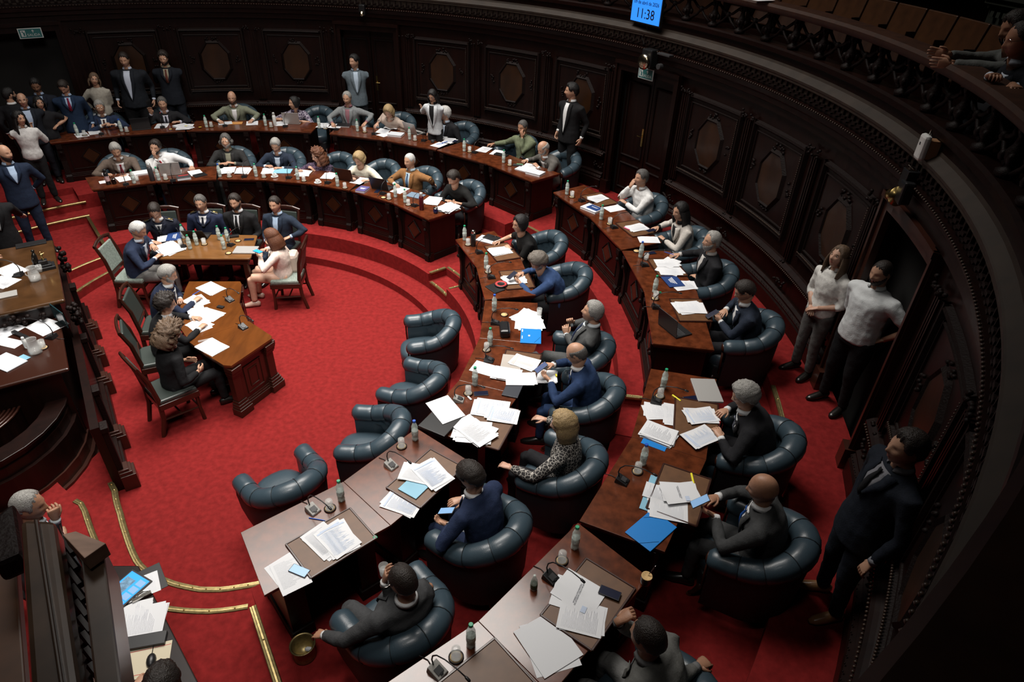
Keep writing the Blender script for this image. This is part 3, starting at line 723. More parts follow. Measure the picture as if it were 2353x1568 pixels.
# ---------------------------------------------------------------- high-back wooden chairs
def side_chair(seatm=M_LEATHG,backm=M_LEATHG,h=1.0):
    t=thing('side_chair','x','chair')
    m=MB(); m.prism([(-.20,-.22),(.23,-.25),(.23,.25),(-.20,.22)],.44,.50); m.obj('seat',seatm,t,bevel=.02)
    m=MB(); m.prism([(-.21,-.23),(.24,-.26),(.24,.26),(-.21,.23)],.37,.45); m.obj('seat_frame',M_RED,t,bevel=.005)
    for x,y in ((.21,.22),(.21,-.22)):
        m=MB(); m.tube([(x,y,.40),(x,y,.2),(x+.015,y,0)],[(.026,.026),(.02,.02),(.024,.024)],8); m.obj('leg',M_RED,t)
    for s in (-1,1):
        m=MB(); m.tube([(-.26,s*.20,0),(-.20,s*.20,.25),(-.19,s*.20,.48),(-.23,s*.205,.8),(-.30,s*.21,h)],[(.02,.026),(.022,.03),(.022,.03),(.02,.026),(.018,.022)],6,flat=(0,1,0)); m.obj('back_post',M_RED,t)
    m=MB(); m.tube([(-.30,-.23,h),(-.315,-.1,h+.03),(-.318,0,h+.035),(-.315,.1,h+.03),(-.30,.23,h)],(.030,.018),8,flat=(0,0,1)); m.obj('crest_rail',M_RED,t)
    m=MB(); m.box((-.245,0,.79),(.035,.36,.38),ry=-.20); m.obj('backrest',backm,t,bevel=.015)
    m=MB(); m.box((-.197,0,.58),(.022,.38,.05)); m.obj('lower_rail',M_RED,t)
    for (p,q) in (((.21,-.22,.2),(.21,.22,.2)),((-.20,-.2,.22),(.21,-.22,.2)),((-.20,.2,.22),(.21,.22,.2)),((0,-.21,.21),(0,.21,.21))):
        m=MB(); m.tube([p,q],.012,6); m.obj('stretcher',M_RED,t)
    return t
SC=Proto(side_chair()); SG=Proto(side_chair(M_DAMASK,M_DAMASK,1.02))
# ---------------------------------------------------------------- rostrum at the left
ro=thing('rostrum','large dark carved wooden rostrum at the left edge, higher than the carpet well','rostrum')
F0=Vector((-.94,-.12)); dr=Vector((.57,-.82)).normalized(); nr=Vector((dr.y*-1,dr.x)); 
if nr.x<0: nr=-nr
def RP(s,d): p=F0+dr*s+nr*d; return (p.x,p.y)   # s along the front (towards the camera), d outwards to the hall
def rbox(mb,s0,s1,d0,d1,z0,z1,mi=0): mb.prism([RP(s0,d0),RP(s1,d0),RP(s1,d1),RP(s0,d1)],z0,z1,mi)
m=MB(); rbox(m,-1.6,.14,-.08,-3.2,0,TR-.05); m.obj('president_desk_body',M_WOOD,ro)
m=MB(); rbox(m,.14,1.28,-.22,-3.2,0,TL-.04); m.obj('clerk_desk_body',M_WOOD,ro)
m=MB(); rbox(m,-1.64,.18,-.02,-3.3,TR-.05,TR); o=m.obj('president_desktop',mat('worn_walnut_top',(.060,.027,.010),.25,coat=.4,noise=(.3,5)),ro,bevel=.02)
m=MB(); rbox(m,.17,1.34,-.13,-3.2,TL-.04,TL); m.obj('clerk_desktop',M_TOPE,ro,bevel=.02)
m=MB(); rbox(m,-2.0,2.05,-.10,-.02,0,.88); m.obj('front_wall',M_WOOD,ro)
# plinth with projecting blocks, stepped mouldings
m=MB(); rbox(m,-2.0,2.05,-.02,.06,0,.16); rbox(m,-2.0,2.05,-.02,.035,.16,.22); m.obj('plinth',M_WOOD,ro,bevel=.006)
for s in (-1.3,-.55,.13,1.3,2.0):
    m=MB(); rbox(m,s-.10,s+.10,-.02,.13,0,.20); rbox(m,s-.085,s+.085,-.02,.105,.20,.24); rbox(m,s-.07,s+.07,-.02,.08,.24,.27); b=m.obj('plinth_block',M_RED,ro,bevel=.005)
    m=MB(); rbox(m,s-.05,s+.05,-.02,.035,.27,.80); rbox(m,s-.07,s+.07,-.02,.05,.80,.86); m.obj('pilaster',M_WOOD2,ro,bevel=.006)
rr=random.Random(5)
m=MB()
for s0 in (-1.5,.10):
    for k in range(26):
        p=RP(s0+rr.uniform(-.10,.10),.0+rr.uniform(-.02,.05)); m.ball((p[0],p[1],1.12+rr.uniform(-.12,.18)),(.032,.032,.03),6)
for k in range(40):
    p=RP(.20+rr.uniform(0,.03),-.25-rr.uniform(0,.9)); m.ball((p[0],p[1],1.24+rr.uniform(0,.10)),(.03,.03,.026),6)
tag(m.obj('carved_scrolls',M_WOOD2,ro,smooth=True),kind='stuff')
# curved well of the clerks below the desks
def rarc(mb,c,R0,R1,a0,a1,z0,z1):
    V=[];F=[];n=14
    for i in range(n+1):
        w=math.radians(a0+(a1-a0)*i/n)
        for R_,z in ((R0,z0),(R1,z0),(R1,z1),(R0,z1)):
            p=RP(c[0]+R_*math.sin(w),c[1]+R_*math.cos(w)); V.append((p[0],p[1],z))
    for i in range(n):
        for j in range(4): F.append((4*i+j,4*i+j+1 if j<3 else 4*i,4*i+4+(j+1)%4,4*i+4+j))
    F+=[(0,1,2,3),(4*n+3,4*n+2,4*n+1,4*n)]; mb.add(V,F)
cc=(1.10,-1.25)
for R0,R1,z0,z1 in ((.86,.98,0,.80),(.98,1.0,.0,.72),(1.0,1.04,0,.60),(1.04,1.06,0,.30),(1.06,1.10,0,.16),(1.10,1.13,0,.08)):
    m=MB(); rarc(m,cc,R0,R1,6,175,z0,z1); m.obj('curved_parapet',M_RED if z1<.31 else M_WOOD,ro)
m=MB(); rarc(m,cc,.82,1.02,6,175,.80,.83); m.obj('parapet_coping',M_WOOD,ro,bevel=.006)
m=MB(); rarc(m,cc,.42,.62,10,170,.0,.86); m.obj('curved_screen',M_WOOD,ro)
for k in range(5):
    m=MB(); rarc(m,cc,.44+.04*k,.465+.04*k,8,120,.86,.885); m.obj('reeded_moulding',M_RED,ro,bevel=.008)
m=MB()
for k in range(7): 
    p=RP(1.12,-.62-.042*k); m.ball((p[0],p[1],.92),(.028,.028,.028),8)
m.obj('turned_finial',M_RED,ro,smooth=True)
m=MB(); rbox(m,1.25,2.0,-2.4,-1.25,.30,.34); m.obj('carpeted_step',M_CARPET,ro)
# clerk's desk bottom left in the south passage
KC=[(1.256,-3.481,1.000),(1.464,-3.471,1.000),(2.297,-4.349,1.000),(2.120,-4.558,1.000)]
sd=thing('clerk_side_desk','narrow dark desk at the bottom left with a tablet, clipboard and computer mouse','desk',(KC[0][0],KC[0][1],.13))
inv=lambda p:(p[0]-KC[0][0],p[1]-KC[0][1])
a_,b_,c_,d_=[Vector(inv(p)) for p in KC]
ex=(b_-a_).normalized()*-.5
pp=[a_+ex,b_,c_,d_+ex+(d_-a_)*.2]
m=MB(); m.prism([tuple(p) for p in pp],TS-.13-.04,TS-.13); m.obj('desktop',M_WOOD,sd,bevel=.008)
m=MB(); cx=sum((p for p in pp),Vector((0,0)))/4; m.prism([tuple(cx+(p-cx)*.93) for p in pp],0,TS-.17); m.obj('body',M_WOOD,sd,bevel=.01)
# parapet of the side gallery, close to the lens at the lower left
RAILPTS=[((2.939,-5.336,3.720),(3.004,-5.388,3.720)),((2.983,-5.392,3.720),(3.045,-5.441,3.720)),((3.025,-5.445,3.720),(3.085,-5.492,3.720)),((3.065,-5.496,3.720),(3.123,-5.541,3.720)),((3.103,-5.544,3.720),(3.159,-5.588,3.720)),((3.139,-5.591,3.720),(3.194,-5.632,3.720)),((3.175,-5.636,3.720),(3.227,-5.675,3.720)),((3.208,-5.679,3.720),(3.259,-5.717,3.720)),((3.241,-5.720,3.720),(3.290,-5.756,3.720)),]
gp=thing('gallery_end_rail','near wooden gallery parapet with a square end post at the lower left','railing')
def beam(name,m,q,z,th,bev=.006):
    mb=MB(); mb.prism([p[:2] for p in q],z-th,z); return mb.obj(name,m,gp,bevel=bev)
beam('post_cap',mat('bare_brown_wood',(.48,.30,.22),.5,grain=(.25,26,(.3,1,1))),[(3.042,-5.426,3.860),(3.073,-5.413,3.860),(3.179,-5.450,3.860),(3.148,-5.502,3.860)],3.86,.05,.002)
beam('end_post',M_NRAIL,[(3.005,-5.385,3.800),(3.128,-5.407,3.800),(3.386,-5.802,3.800),(3.427,-5.873,3.800),(3.370,-5.876,3.800),(3.099,-5.469,3.800)],3.80,.16)
beam('inner_bar',M_RED,[(2.874,-5.259,3.700),(2.912,-5.295,3.700),(3.286,-5.788,3.700),(3.252,-5.789,3.700)],3.7,.05)
beam('handrail',M_NRAIL,[(2.874,-5.369,3.840),(2.897,-5.360,3.840),(2.973,-5.360,3.840),(3.334,-5.858,3.840),(3.218,-5.862,3.840)],3.84,.09,.03)
beam('rail_moulding',M_BEAD,[(2.927,-5.375,3.860),(2.940,-5.374,3.860),(3.312,-5.869,3.860),(3.300,-5.869,3.860)],3.86,.03,.01)
beam('gallery_shelf',M_SEATP,[(2.478,-5.196,3.400),(2.570,-5.183,3.400),(2.905,-5.649,3.400),(2.792,-5.654,3.400)],3.4,.05)
beam('dark_bracket',M_WOOD2,[(2.557,-5.168,3.600),(2.579,-5.090,3.600),(2.743,-5.301,3.600),(2.683,-5.354,3.600)],3.6,.1,.02)
for k in range(9):
    y0=1250+k*36; x0=150+k*7.6
    P_=[Vector(p) for p in RAILPTS[k]]; mb=MB(); mb.tube(P_,.012,6); mb.obj('lattice_slat',M_WOOD,gp)

# ---------------------------------------------------------------- people
SK={'l':(.55,.32,.225),'m':(.49,.275,.18),'t':(.40,.205,.125),'d':(.22,.11,.065)}
HC={'grey':(.30,.29,.27),'white':(.55,.54,.52),'dark':(.018,.012,.009),'black':(.007,.006,.006),'brown':(.055,.028,.014),'auburn':(.12,.04,.015),'blond':(.36,.25,.12),'ash':(.14,.12,.10),'salt':(.09,.085,.08),'lbrown':(.12,.075,.045)}
def cloth(c,k=.13):
    c=tuple(min(.72,x*1.15) for x in c)
    return mat('cloth_%d_%d_%d'%tuple(int(x*1000) for x in c),c,.85,noise=(k,35),bump=(.25,90),sheen=.0,spec=.25)
def skin(k): return mat('skin_'+k,SK[k],.48,noise=(.08,30),bump=(.1,120))
def hairm(k): return mat('hair_'+k,HC[k],.5,noise=(.35,120),bump=(.7,140))
NU,NV=44,34
def head_grid(fem=False,jaw=1.0):
    A,B,C=.098,.077,.118; V=[]; UV=[]
    for j in range(1,NV):
        th=PI*j/NV
        for i in range(NU):
            a=2*PI*i/NU; u=a-.45*math.sin(a)
            ct,stt=math.cos(th),math.sin(th)
            sq=abs(stt)**.85
            x=A*math.cos(u)*sq; y=B*math.sin(u)*sq; z=C*ct
            if x<0: x*=1.06
            if z<-.02:
                k=(-.02-z)/.098; y*=1-.34*k**1.4; 
                if x<0: x*=1-.5*k
                else: x=x*(1-.10*k)+.014*k
            f=max(0,math.cos(u))
            if f>0 and x>0:
                g=lambda v,c,s: math.exp(-((v-c)/s)**2)
                nz=.0
                if -.046<z<.026: nz=.027*(max(0,(.026-z)/.054))**1.3 if z>-.028 else .027*max(0,(z+.046)/.018)
                x+=nz*g(y,0,.0105 if z>-.012 else .0155)
                for s in (-1,1):
                    x-=.011*g(y,s*.031,.015)*g(z,.008,.012); x+=.004*g(y,s*.042,.018)*g(z,-.026,.018)
                x+=.0055*g(z,.027,.008)*g(abs(y),.024,.022)
                x+=.006*g(y,0,.021)*(g(z,-.057,.0055)+g(z,-.070,.006)*.9)-.004*g(y,0,.024)*g(z,-.0635,.003)
                x+=.006*g(y,0,.02)*g(z,-.10,.012)
            V.append([x,y*(.96 if fem else 1),z]); UV.append((math.degrees(u)%360,z))
    V.append([0,0,C]); V.append([.01,0,-C]); F=[]
    for j in range(NV-2):
        for i in range(NU): a=j*NU+i;b=j*NU+(i+1)%NU; F.append((a,a+NU,b+NU,b))
    t=len(V)-2
    for i in range(NU): F.append((t,i,(i+1)%NU)); F.append((t+1,(NV-2)*NU+(i+1)%NU,(NV-2)*NU+i))
    return np.array(V),F,UV+[(0,C),(0,-C)]
HV,HF,HUV=head_grid(); HVf,_,_=head_grid(True)
HN=HV/np.linalg.norm(HV,axis=1,keepdims=True)
def surf_x(y,z):
    d=[(abs(v[1]-y)+abs(v[2]-z),v[0]) for v in HV if v[0]>0]; return min(d)[1]
EYX=surf_x(.031,.008)
LINE={'short':[(0,.076),(30,.072),(52,.044),(70,.0),(90,.022),(112,-.02),(135,-.06),(180,-.082)],
 'receding':[(0,.098),(25,.088),(50,.064),(70,.0),(90,.022),(112,-.02),(135,-.06),(180,-.080)],
 'full':[(0,.070),(30,.064),(52,.036),(72,-.02),(95,-.02),(112,-.05),(135,-.08),(180,-.095)],
 'long':[(0,.080),(28,.070),(46,.038),(60,-.01),(74,-.065),(95,-.10),(135,-.112),(180,-.117)]}
def fbm(p,s): return (math.sin(p[0]*s+1.3)*math.sin(p[1]*s*1.3+.7)*math.sin(p[2]*s*.9+2.1))
def hair_mesh(style,thick,noise,ns,rs):
    """returns verts/faces in the head frame"""
    v=HV.copy(); V=[]; inside=[]
    bald=style in('ring','fringe')
    ln=LINE.get(style,LINE['short'])
    for k,(p,n) in enumerate(zip(v,HN)):
        u0=HUV[k][0]; u=min(u0,360-u0); z=p[2]; zl=interp(u,ln)+.007*math.sin(u0*.21)+.004*math.sin(u0*.63+1)
        ok=z>zl
        if bald: ok=ok and z<(.060 if style=='ring' else .085) and u>58
        edge=min(1,max(0,(z-zl)/.026)) if ok else 0
        if bald: edge=min(edge,max(0,((.060 if style=='ring' else .085)-z)/.02))
        w=thick*(.22+.78*edge)*(1+noise*fbm(p,ns)+noise*.7*fbm(p,ns*2.9))
        if ok and z>.03: w*=1.18+.30*max(0,math.cos(math.radians(u0-25)))*(1-min(1,max(0,(z-.10)/.02)))*.6
        inside.append(ok); V.append(p+n*(w if ok else -.005))
    F=[f for f in HF if any(inside[i] for i in f)]
    return V,F
def mat3(fwd,up):
    f=Vector(fwd).normalized(); u=Vector(up); u=(u-f*u.dot(f)).normalized(); l=u.cross(f); return Matrix((f,l,u)).transposed()
def ik(Sp,T,l1,l2,hint):
    d=T-Sp; L=d.length
    if L>(l1+l2)*.995: T=Sp+d.normalized()*(l1+l2)*.995; d=T-Sp; L=d.length
    if L<abs(l1-l2)+.02: L=abs(l1-l2)+.02
    a=(l1*l1-l2*l2+L*L)/(2*L); h=math.sqrt(max(0,l1*l1-a*a)); dn=d.normalized(); hv=Vector(hint); hv=(hv-dn*hv.dot(dn)).normalized()
    return Sp+dn*a+hv*h,T
def hand(mb,wr,d,n,side,curl=.35,mi=0,sc=1):
    """palm and five fingers; d finger direction, n palm normal, side +1 left hand"""
    d=Vector(d).normalized(); n=Vector(n); n=(n-d*n.dot(d)); n=n.normalized() if n.length>1e-4 else d.orthogonal().normalized(); s=n.cross(d)*side   # towards thumb
    mb.tube([wr-d*.02,wr+d*.015,wr+d*.05,wr+d*.085,wr+d*.095],[(.027*sc,.020*sc),(.030*sc,.019*sc),(.041*sc,.016*sc),(.042*sc,.013*sc),(.036*sc,.009*sc)],10,mi,flat=s)
    for k,(o,l) in enumerate(((.031,.068),(.0105,.077),(-.0105,.072),(-.031,.056))):
        p=wr+d*.082+s*o*sc; q=(d+s*(o*2.2)).normalized(); pts=[p-q*.015]; c=curl*(1+.12*k); ang=0
        for j in range(4):
            pts.append(p.copy()); 
            if j==3: break
            ang+=c*(.5 if j==0 else 1); dd=q*math.cos(ang)+n*math.sin(ang); p=p+dd*l*(.42,.33,.25)[j]*sc
        mb.tube(pts,[.0095*sc,.0095*sc,.009*sc,.0082*sc,.0055*sc],6,mi)
    p=wr+d*.022+s*.026*sc; q=(d*.62+s*.62+n*.42).normalized(); q2=(d*.9+s*.12+n*.35).normalized()
    mb.tube([p-q*.012,p+q*.03*sc,p+q*.034*sc+q2*.022*sc,p+q*.034*sc+q2*.043*sc],[.014*sc,.0125*sc,.0105*sc,.007*sc],7,mi)
def limb(mb,pts,rad_,n=10,mi=0): mb.tube(pts,rad_,n,mi)
def remesh(mb,name,m,parent,vox,amp=.0,size=.05):
    o=mb.obj(name,m,parent,smooth=True)
    r=o.modifiers.new('union','REMESH'); r.mode='VOXEL'; r.voxel_size=vox; r.use_smooth_shade=True
    s=o.modifiers.new('smooth','SMOOTH'); s.factor=.5; s.iterations=5
    if amp:
        d=o.modifiers.new('folds','DISPLACE'); d.texture=FOLD; d.strength=amp; d.mid_level=.5; d.texture_coords='LOCAL'
    return o
FOLD=bpy.data.textures.new('fabric_folds','CLOUDS'); FOLD.noise_scale=.07; FOLD.noise_depth=1
PEOPLE={}
def person(label,H,face,pose='sit',zf=0.,lean=.10,side=0.,yaw=0.,pitch=0.,roll=0.,hl=None,hr=None,nl=None,nr=None,dl=None,dr=None,curl=.45,
           top='suit',col=(.02,.025,.04),shirt=(.62,.65,.70),tie=None,legs=None,shoes=(.01,.008,.007),sk='m',hair='short',hc='dark',ht=.012,hn=.25,hlen=0,
           beard=None,glasses=None,bulk=1.,fem=False,sleeve=1.,vox=.016,elb=(0,0),key=None,vneck=.5,pat=None,bag=None,hipx=None,bare=False,lyaw=0):
    H=Vector(H); fa=math.radians(face); 
    sc=1.0
    if pose=='sit':
        ox=H.x-math.cos(fa)*lean+math.sin(fa)*side; oy=H.y-math.sin(fa)*lean-math.cos(fa)*side
        zp=.50
    else:
        ox=H.x-math.cos(fa)*lean+math.sin(fa)*side; oy=H.y-math.sin(fa)*lean-math.cos(fa)*side
        sc=(H.z-zf)/1.63; zp=.93*sc
    P=thing('person',label,'person',(ox,oy,zf),fa)
    inv=Matrix.Rotation(-fa,4,'Z')@Matrix.Translation((-ox,-oy,-zf)); loc=lambda p: inv@Vector(p)
    h=loc(H)
    pel=Vector((0,0,zp)); 
    N=h+Vector((-.025-.25*max(0,lean-.1)*.3,0,-.162*sc)); # neck base
    ax=(N-pel); axn=ax.normalized()
    ctrl=pel+Vector((-.035,0,ax.length*.5)) if pose=='sit' else pel+ax*.5+Vector((-.015,0,0))
    bez=lambda t: pel*(1-t)**2+ctrl*2*t*(1-t)+N*t*t
    tang=lambda t: ((ctrl-pel)*2*(1-t)+(N-ctrl)*2*t).normalized()
    lat=Vector((0,1,0)); lat=(lat-axn*lat.dot(axn)*.7).normalized()
    bulk*=1.1
    bw=(.91 if fem else 1.03)*bulk**.5*sc; bd=bulk*sc*(.93 if fem else 1)
    SEC=[(-.16,.13,.095),(-.05,.168,.125),(.10,.170,.130),(.30,.158,.128),(.50,.165,.128),(.68,.182,.125),(.80,.190,.112),(.88,.172,.095),(.95,.128,.086),(1.02,.066,.064),(1.08,.052,.056)]
    if fem: SEC[3]=(.30,.142,.115)
    def secw(t):
        w=interp(t,[(s[0],s[1]) for s in SEC])*bw; d=interp(t,[(s[0],s[2]) for s in SEC])*(bd if t<.85 else 1*sc); return w,d
    # shoulders
    cS=bez(.83); sh=.188*bw
    # arms
    cm=cloth(col) if pat is None else pattern_mat('pattern_'+pat,col,{'lace':(.45,.42,.38),'floral':(.42,.38,.45),'print':(.16,.10,.18)}[pat],{'lace':34,'floral':22,'print':26}[pat],{'lace':.07,'floral':.12,'print':.10}[pat])
    body=MB(); jk=MB()
    jk.tube([bez(t) if t>0 else pel+axn*t*ax.length*.9 for t,_,_ in SEC[:-2]]+[bez(1.0)],[( w*bw+.012,d*(bd if t<.85 else sc)+.012) for t,w,d in SEC[:-2]]+[(.075*sc,.07*sc)],16,flat=lat)
    hands={}
    for s,tgt,nn,dd_,e in ((1,hl,nl,dl,elb[0]),(-1,hr,nr,dr,elb[1])):
        Sj=cS+lat*s*sh+Vector((0,0,-.005))
        if tgt is None: T=(Vector((.30,s*.12,zp+.13)) if pose=='sit' else Vector((.03,s*.25*bw,.82*sc)))
        else: T=loc(tgt)
        l1,l2=.285*sc,.255*sc
        hint=Vector((-.12,s*(.85+e),-.42)) if tgt is not None and pose=='sit' and T.z<.95 else Vector((-.25,s*.45,-.85)) if tgt is not None or pose=='sit' else Vector((-.8,s*.3,-.2))
        app=(T-Sj).normalized()
        El,_=ik(Sj,T,l1,l2+.085*sc,hint)
        d=(T-El).normalized() if dd_ is None else (d0:=(Matrix.Rotation(-fa,3,'Z')@Vector(dd_)).normalized())
        wr=T-d*.085*sc if dd_ is None else T-d*.06*sc
        fd=(wr-El); 
        if fd.length>l2*1.08: wr=El+fd.normalized()*l2*1.08; 
        if fd.length<l2*.9: wr=El+fd.normalized()*l2*.95
        fdn=(wr-El).normalized()
        n=Matrix.Rotation(-fa,3,'Z')@Vector(nn) if nn is not None else Vector((0,0,-1)) if tgt is not None else Vector((0,-s,0))
        if dd_ is None: d=(d*.5+fdn*.5).normalized()
        hand(body,wr,d,n,s,curl,0,sc*(.92 if fem else 1))
        if sleeve>=1: body.tube([cS,Sj,El,wr],[.03,.03,.026,.022],8,0)
        k=1 if sleeve>=1 else sleeve
        ar=[.070,.066,.058,.052] 
        lst=[Sj-lat*s*.05,Sj,Sj.lerp(El,.4),El]; rr_=[.070*bw,.071*bw,.060*bd**.5,.053]
        if sleeve>=1: 
            lst+=[El.lerp(wr,.35),El.lerp(wr,.93)]; rr_+=[.052,.039]
            limb(jk,lst,rr_,12)
        else:
            if sleeve<.6:
                jk.tube([Sj-lat*s*.05,Sj,Sj.lerp(El,.35),Sj.lerp(El,.72)],[.070*bw,.071*bw,.062,.058],12)
                body.tube([Sj.lerp(El,.4),El,El.lerp(wr,.3),wr],[.044,.040,.037,.025],10,0)
            else:
                lst+=[El.lerp(wr,.30)]; rr_+=[.054]; limb(jk,lst,rr_,12); body.tube([El,El.lerp(wr,.3),wr],[.040,.038,.026],10,0)
        if sleeve>=1 and top in('suit','uniform'):
            c=MB(); c.tube([El.lerp(wr,.86),El.lerp(wr,1.0)],[.034,.033],12); c.obj('shirt_cuff',cloth(shirt,.03),P,smooth=True)
        hands[s]=(wr,d,n,El)
    # head and neck
    hf=Matrix.Rotation(math.radians(yaw),3,'Z')@Matrix.Rotation(math.radians(-pitch)*-1,3,'Y')@Matrix.Rotation(math.radians(roll),3,'X')
    sc0=sc; sc=sc*1.05
    hv=[h+hf@(Vector(v)*sc) for v in (HVf if fem else HV)]
    mi=[]
    for f in HF:
        c=np.mean([HV[i] for i in f],axis=0); mi.append(1 if (c[0]>.06 and abs(c[1])<.021 and -.073<c[2]<-.0535) else 0)
    body.add(hv,HF,mi)
    body.tube([pel,cS,N],[.06,.06,.05],10,0)
    body.tube([N-axn*.04*sc,N+axn*.03*sc,h+hf@Vector((-.022,0,-.055))*sc,h+hf@Vector((-.015,0,-.01))*sc],[(.068*sc,.060*sc),(.058*sc,.058*sc),(.055*sc,.060*sc),(.05*sc,.055*sc)],14,0)
    for s in (-1,1):
        e=h+hf@Vector((EYX-.0105,s*.031,.008)); 
        eb=MB(); eb.ball((0,0,0),.0125,8); body.add([h+hf@(Vector((EYX-.0085,s*.031,.008))+Vector(p)) for p in eb.v],eb.f,2)
        eb=MB(); eb.ball((0,0,0),(.0050,.0062,.0062),6); body.add([h+hf@(Vector((EYX+.0018,s*.031,.008))+Vector(p)) for p in eb.v],eb.f,3)
        eb=MB(); eb.ball((0,0,0),(.014,.006,.030),8); body.add([h+hf@(Vector((-.004,s*.0755,-.004))+Vector(p)) for p in eb.v],eb.f,0)
        br=MB(); br.tube([(EYX+.010,s*.016,.026),(EYX+.011,s*.030,.031),(EYX-.002,s*.046,.027)],[.0035,.004,.002],5)
        body.add([h+hf@(Vector(p)*1.0) for p in br.v],br.f,4)
    skm=skin(sk)
    body.obj('body',[skm,M_LIP if sk!='d' else skm,M_EYEW,M_EYED,hairm(hc if hc!='white' else 'grey')],P,smooth=True)
    # hair
    def hp(p): return h+hf@(Vector(p)*sc)
    hm=MB()
    if hair not in('none',):
        st='long' if hair in('long','bun','bob') else hair
        V,F=hair_mesh(st,ht,hn if hn>.75 else hn*.45,150,0); hm.add([hp(v) for v in V],F)
        if hair in('long','bob'):
            n=22; rows=9; L=hlen; V=[];F=[]
            for inner in (0,1):
                for i in range(n+1):
                    u=math.radians(62+(236*i/n)); 
                    for j in range(rows):
                        v=j/(rows-1); z=.02-(L+.02)*v
                        R=(.098+ht*.9+.018*math.sin(min(1,v*1.3)*PI*.8)-(.03*v if hair=='bob' else -.012*v))-(.022 if inner else 0)
                        R+=(hn*.030*fbm((math.cos(u)*.3,math.sin(u)*.3,z),110) if hn>.75 else .0035*math.sin(u*23)) if not inner else 0
                        bx=1.0-.05*v; x=R*math.cos(u)*bx-.004-.03*v*(1 if L>.18 else .2); y=R*.86*math.sin(u)*(1+.05*math.sin(v*3))
                        V.append((x,y,z))
            k=(n+1)*rows
            for i in range(n):
                for j in range(rows-1):
                    a=i*rows+j; F.append((a,a+1,a+rows+1,a+rows)); F.append((k+a,k+a+rows,k+a+rows+1,k+a+1))
                a=i*rows+rows-1; F.append((a,k+a,k+a+rows,a+rows))
            for j in range(rows-1): F.append((j,k+j,k+j+1,j+1)); a=n*rows+j; F.append((a,a+1,k+a+1,k+a))
            hm.add([hp(v) for v in V],F)
        if hair=='bun': hm.ball(hp((-.095,0,.055)),(.042,.045,.042),10)
        hm.obj('hair',hairm(hc),P,smooth=True)
    if beard:
        bv=MB(); V=[];inside=[]
        for k,(p,nn) in enumerate(zip(HV,HN)):
            u=HUV[k][0]; u=min(u,360-u); z=p[2]
            ok=(z<interp(u,[(0,-.050),(14,-.046),(20,-.055),(40,-.048),(70,-.02),(84,.0)]) and u<86 and z>-.114) and not (u<11 and -.073<z<-.052)
            inside.append(ok); V.append(hp(p+nn*(.008 if ok else -.004)))
        bv.add(V,[f for f in HF if any(inside[i] for i in f)]); bv.obj('beard',hairm(beard),P,smooth=True)
    if glasses:
        g=MB()
        for s in (-1,1):
            pts=[hp((EYX+.012-abs(.026*math.cos(a))*.12,s*(.031)+.026*math.cos(a),.006+.019*math.sin(a))) for a in [2*PI*k/14 for k in range(15)]]
            g.tube(pts,.0021 if glasses!='thin' else .0014,5)
            g.tube([hp((EYX+.008,s*.057,.012)),hp((.03,s*.080,.012)),hp((-.012,s*.083,.006))],.0018,5)
        g.tube([hp((EYX+.013,-.006,.010)),hp((EYX+.013,.006,.010))],.0018,5)
        g.obj('glasses',M_CHROME if glasses=='thin' else M_BLACK,P)
    sc=sc0
    # torso clothes
    nm={'suit':'jacket','shirt':'shirt','sweater':'sweater','uniform':'uniform_jacket','blouse':'blouse','tee':'top'}[top]
    if pose=='stand' and top in('suit','uniform'):
        jk.tube([pel+Vector((0,0,.05)),pel+Vector((0,0,-.14*sc))],[(.185*bw,.14*bd),(.19*bw,.145*bd)],16,flat=lat)
    if pose=='stand' and top in('shirt','blouse','sweater'):
        jk.tube([pel+Vector((0,0,.08)),pel+Vector((0,0,-.04*sc))],[(.178*bw,.135*bd),(.178*bw,.135*bd)],16,flat=lat)
    jo=remesh(jk,nm,cm,P,vox,.016 if top in('shirt','blouse') else .010)
    def front(t,y,off=.012):
        w,d=secw(t); w+=.012; d+=.012; y=max(-w*.97,min(w*.97,y)); xx=d*math.sqrt(max(0,1-(y/w)**2)); T=tang(t); dep=T.cross(lat); dep=-dep if dep.x<0 else dep
        return bez(t)+lat*y+dep*(xx+off)
    if top in('suit','uniform'):
        b=MB(); V=[];F=[]; rows=8; t1=.97; t0=vneck
        for j in range(rows+1):
            t=t1-(t1-t0)*j/rows; hw=(.052 if j<3 else .052*(1-(j-3)/(rows-3)*.9))*(1.25 if bulk>1.1 else 1)
            for i in range(5): y=(-1+i*.5)*hw; V.append(front(t,y,.004+(.008 if j else .0)))
        for j in range(rows):
            for i in range(4): a=j*5+i; F.append((a,a+5,a+6,a+1))
        b.add(V,F); so=b.obj('shirt_front',cloth(shirt,.03),P,smooth=True); sm=so.modifiers.new('thick','SOLIDIFY'); sm.thickness=.006
        for s in (-1,1):
            l=MB(); V=[];F=[]
            for j in range(rows+1):
                t=t1-(t1-t0)*j/rows; hw=(.050 if j<3 else .050*(1-(j-3)/(rows-3)*.95))*(1.25 if bulk>1.1 else 1); wd=.052*math.sin(PI*min(1,(.35+.65*j/rows)))+.008
                V+=[front(t,s*hw*.92,.018),front(t,s*(hw+wd),.016)]
            for j in range(rows): F.append((2*j,2*j+1,2*j+3,2*j+2))
            l.add(V,F); lo=l.obj('lapel',cloth(tuple(min(1,c*1.15) for c in col)),P,smooth=True); sm=lo.modifiers.new('thick','SOLIDIFY'); sm.thickness=.005
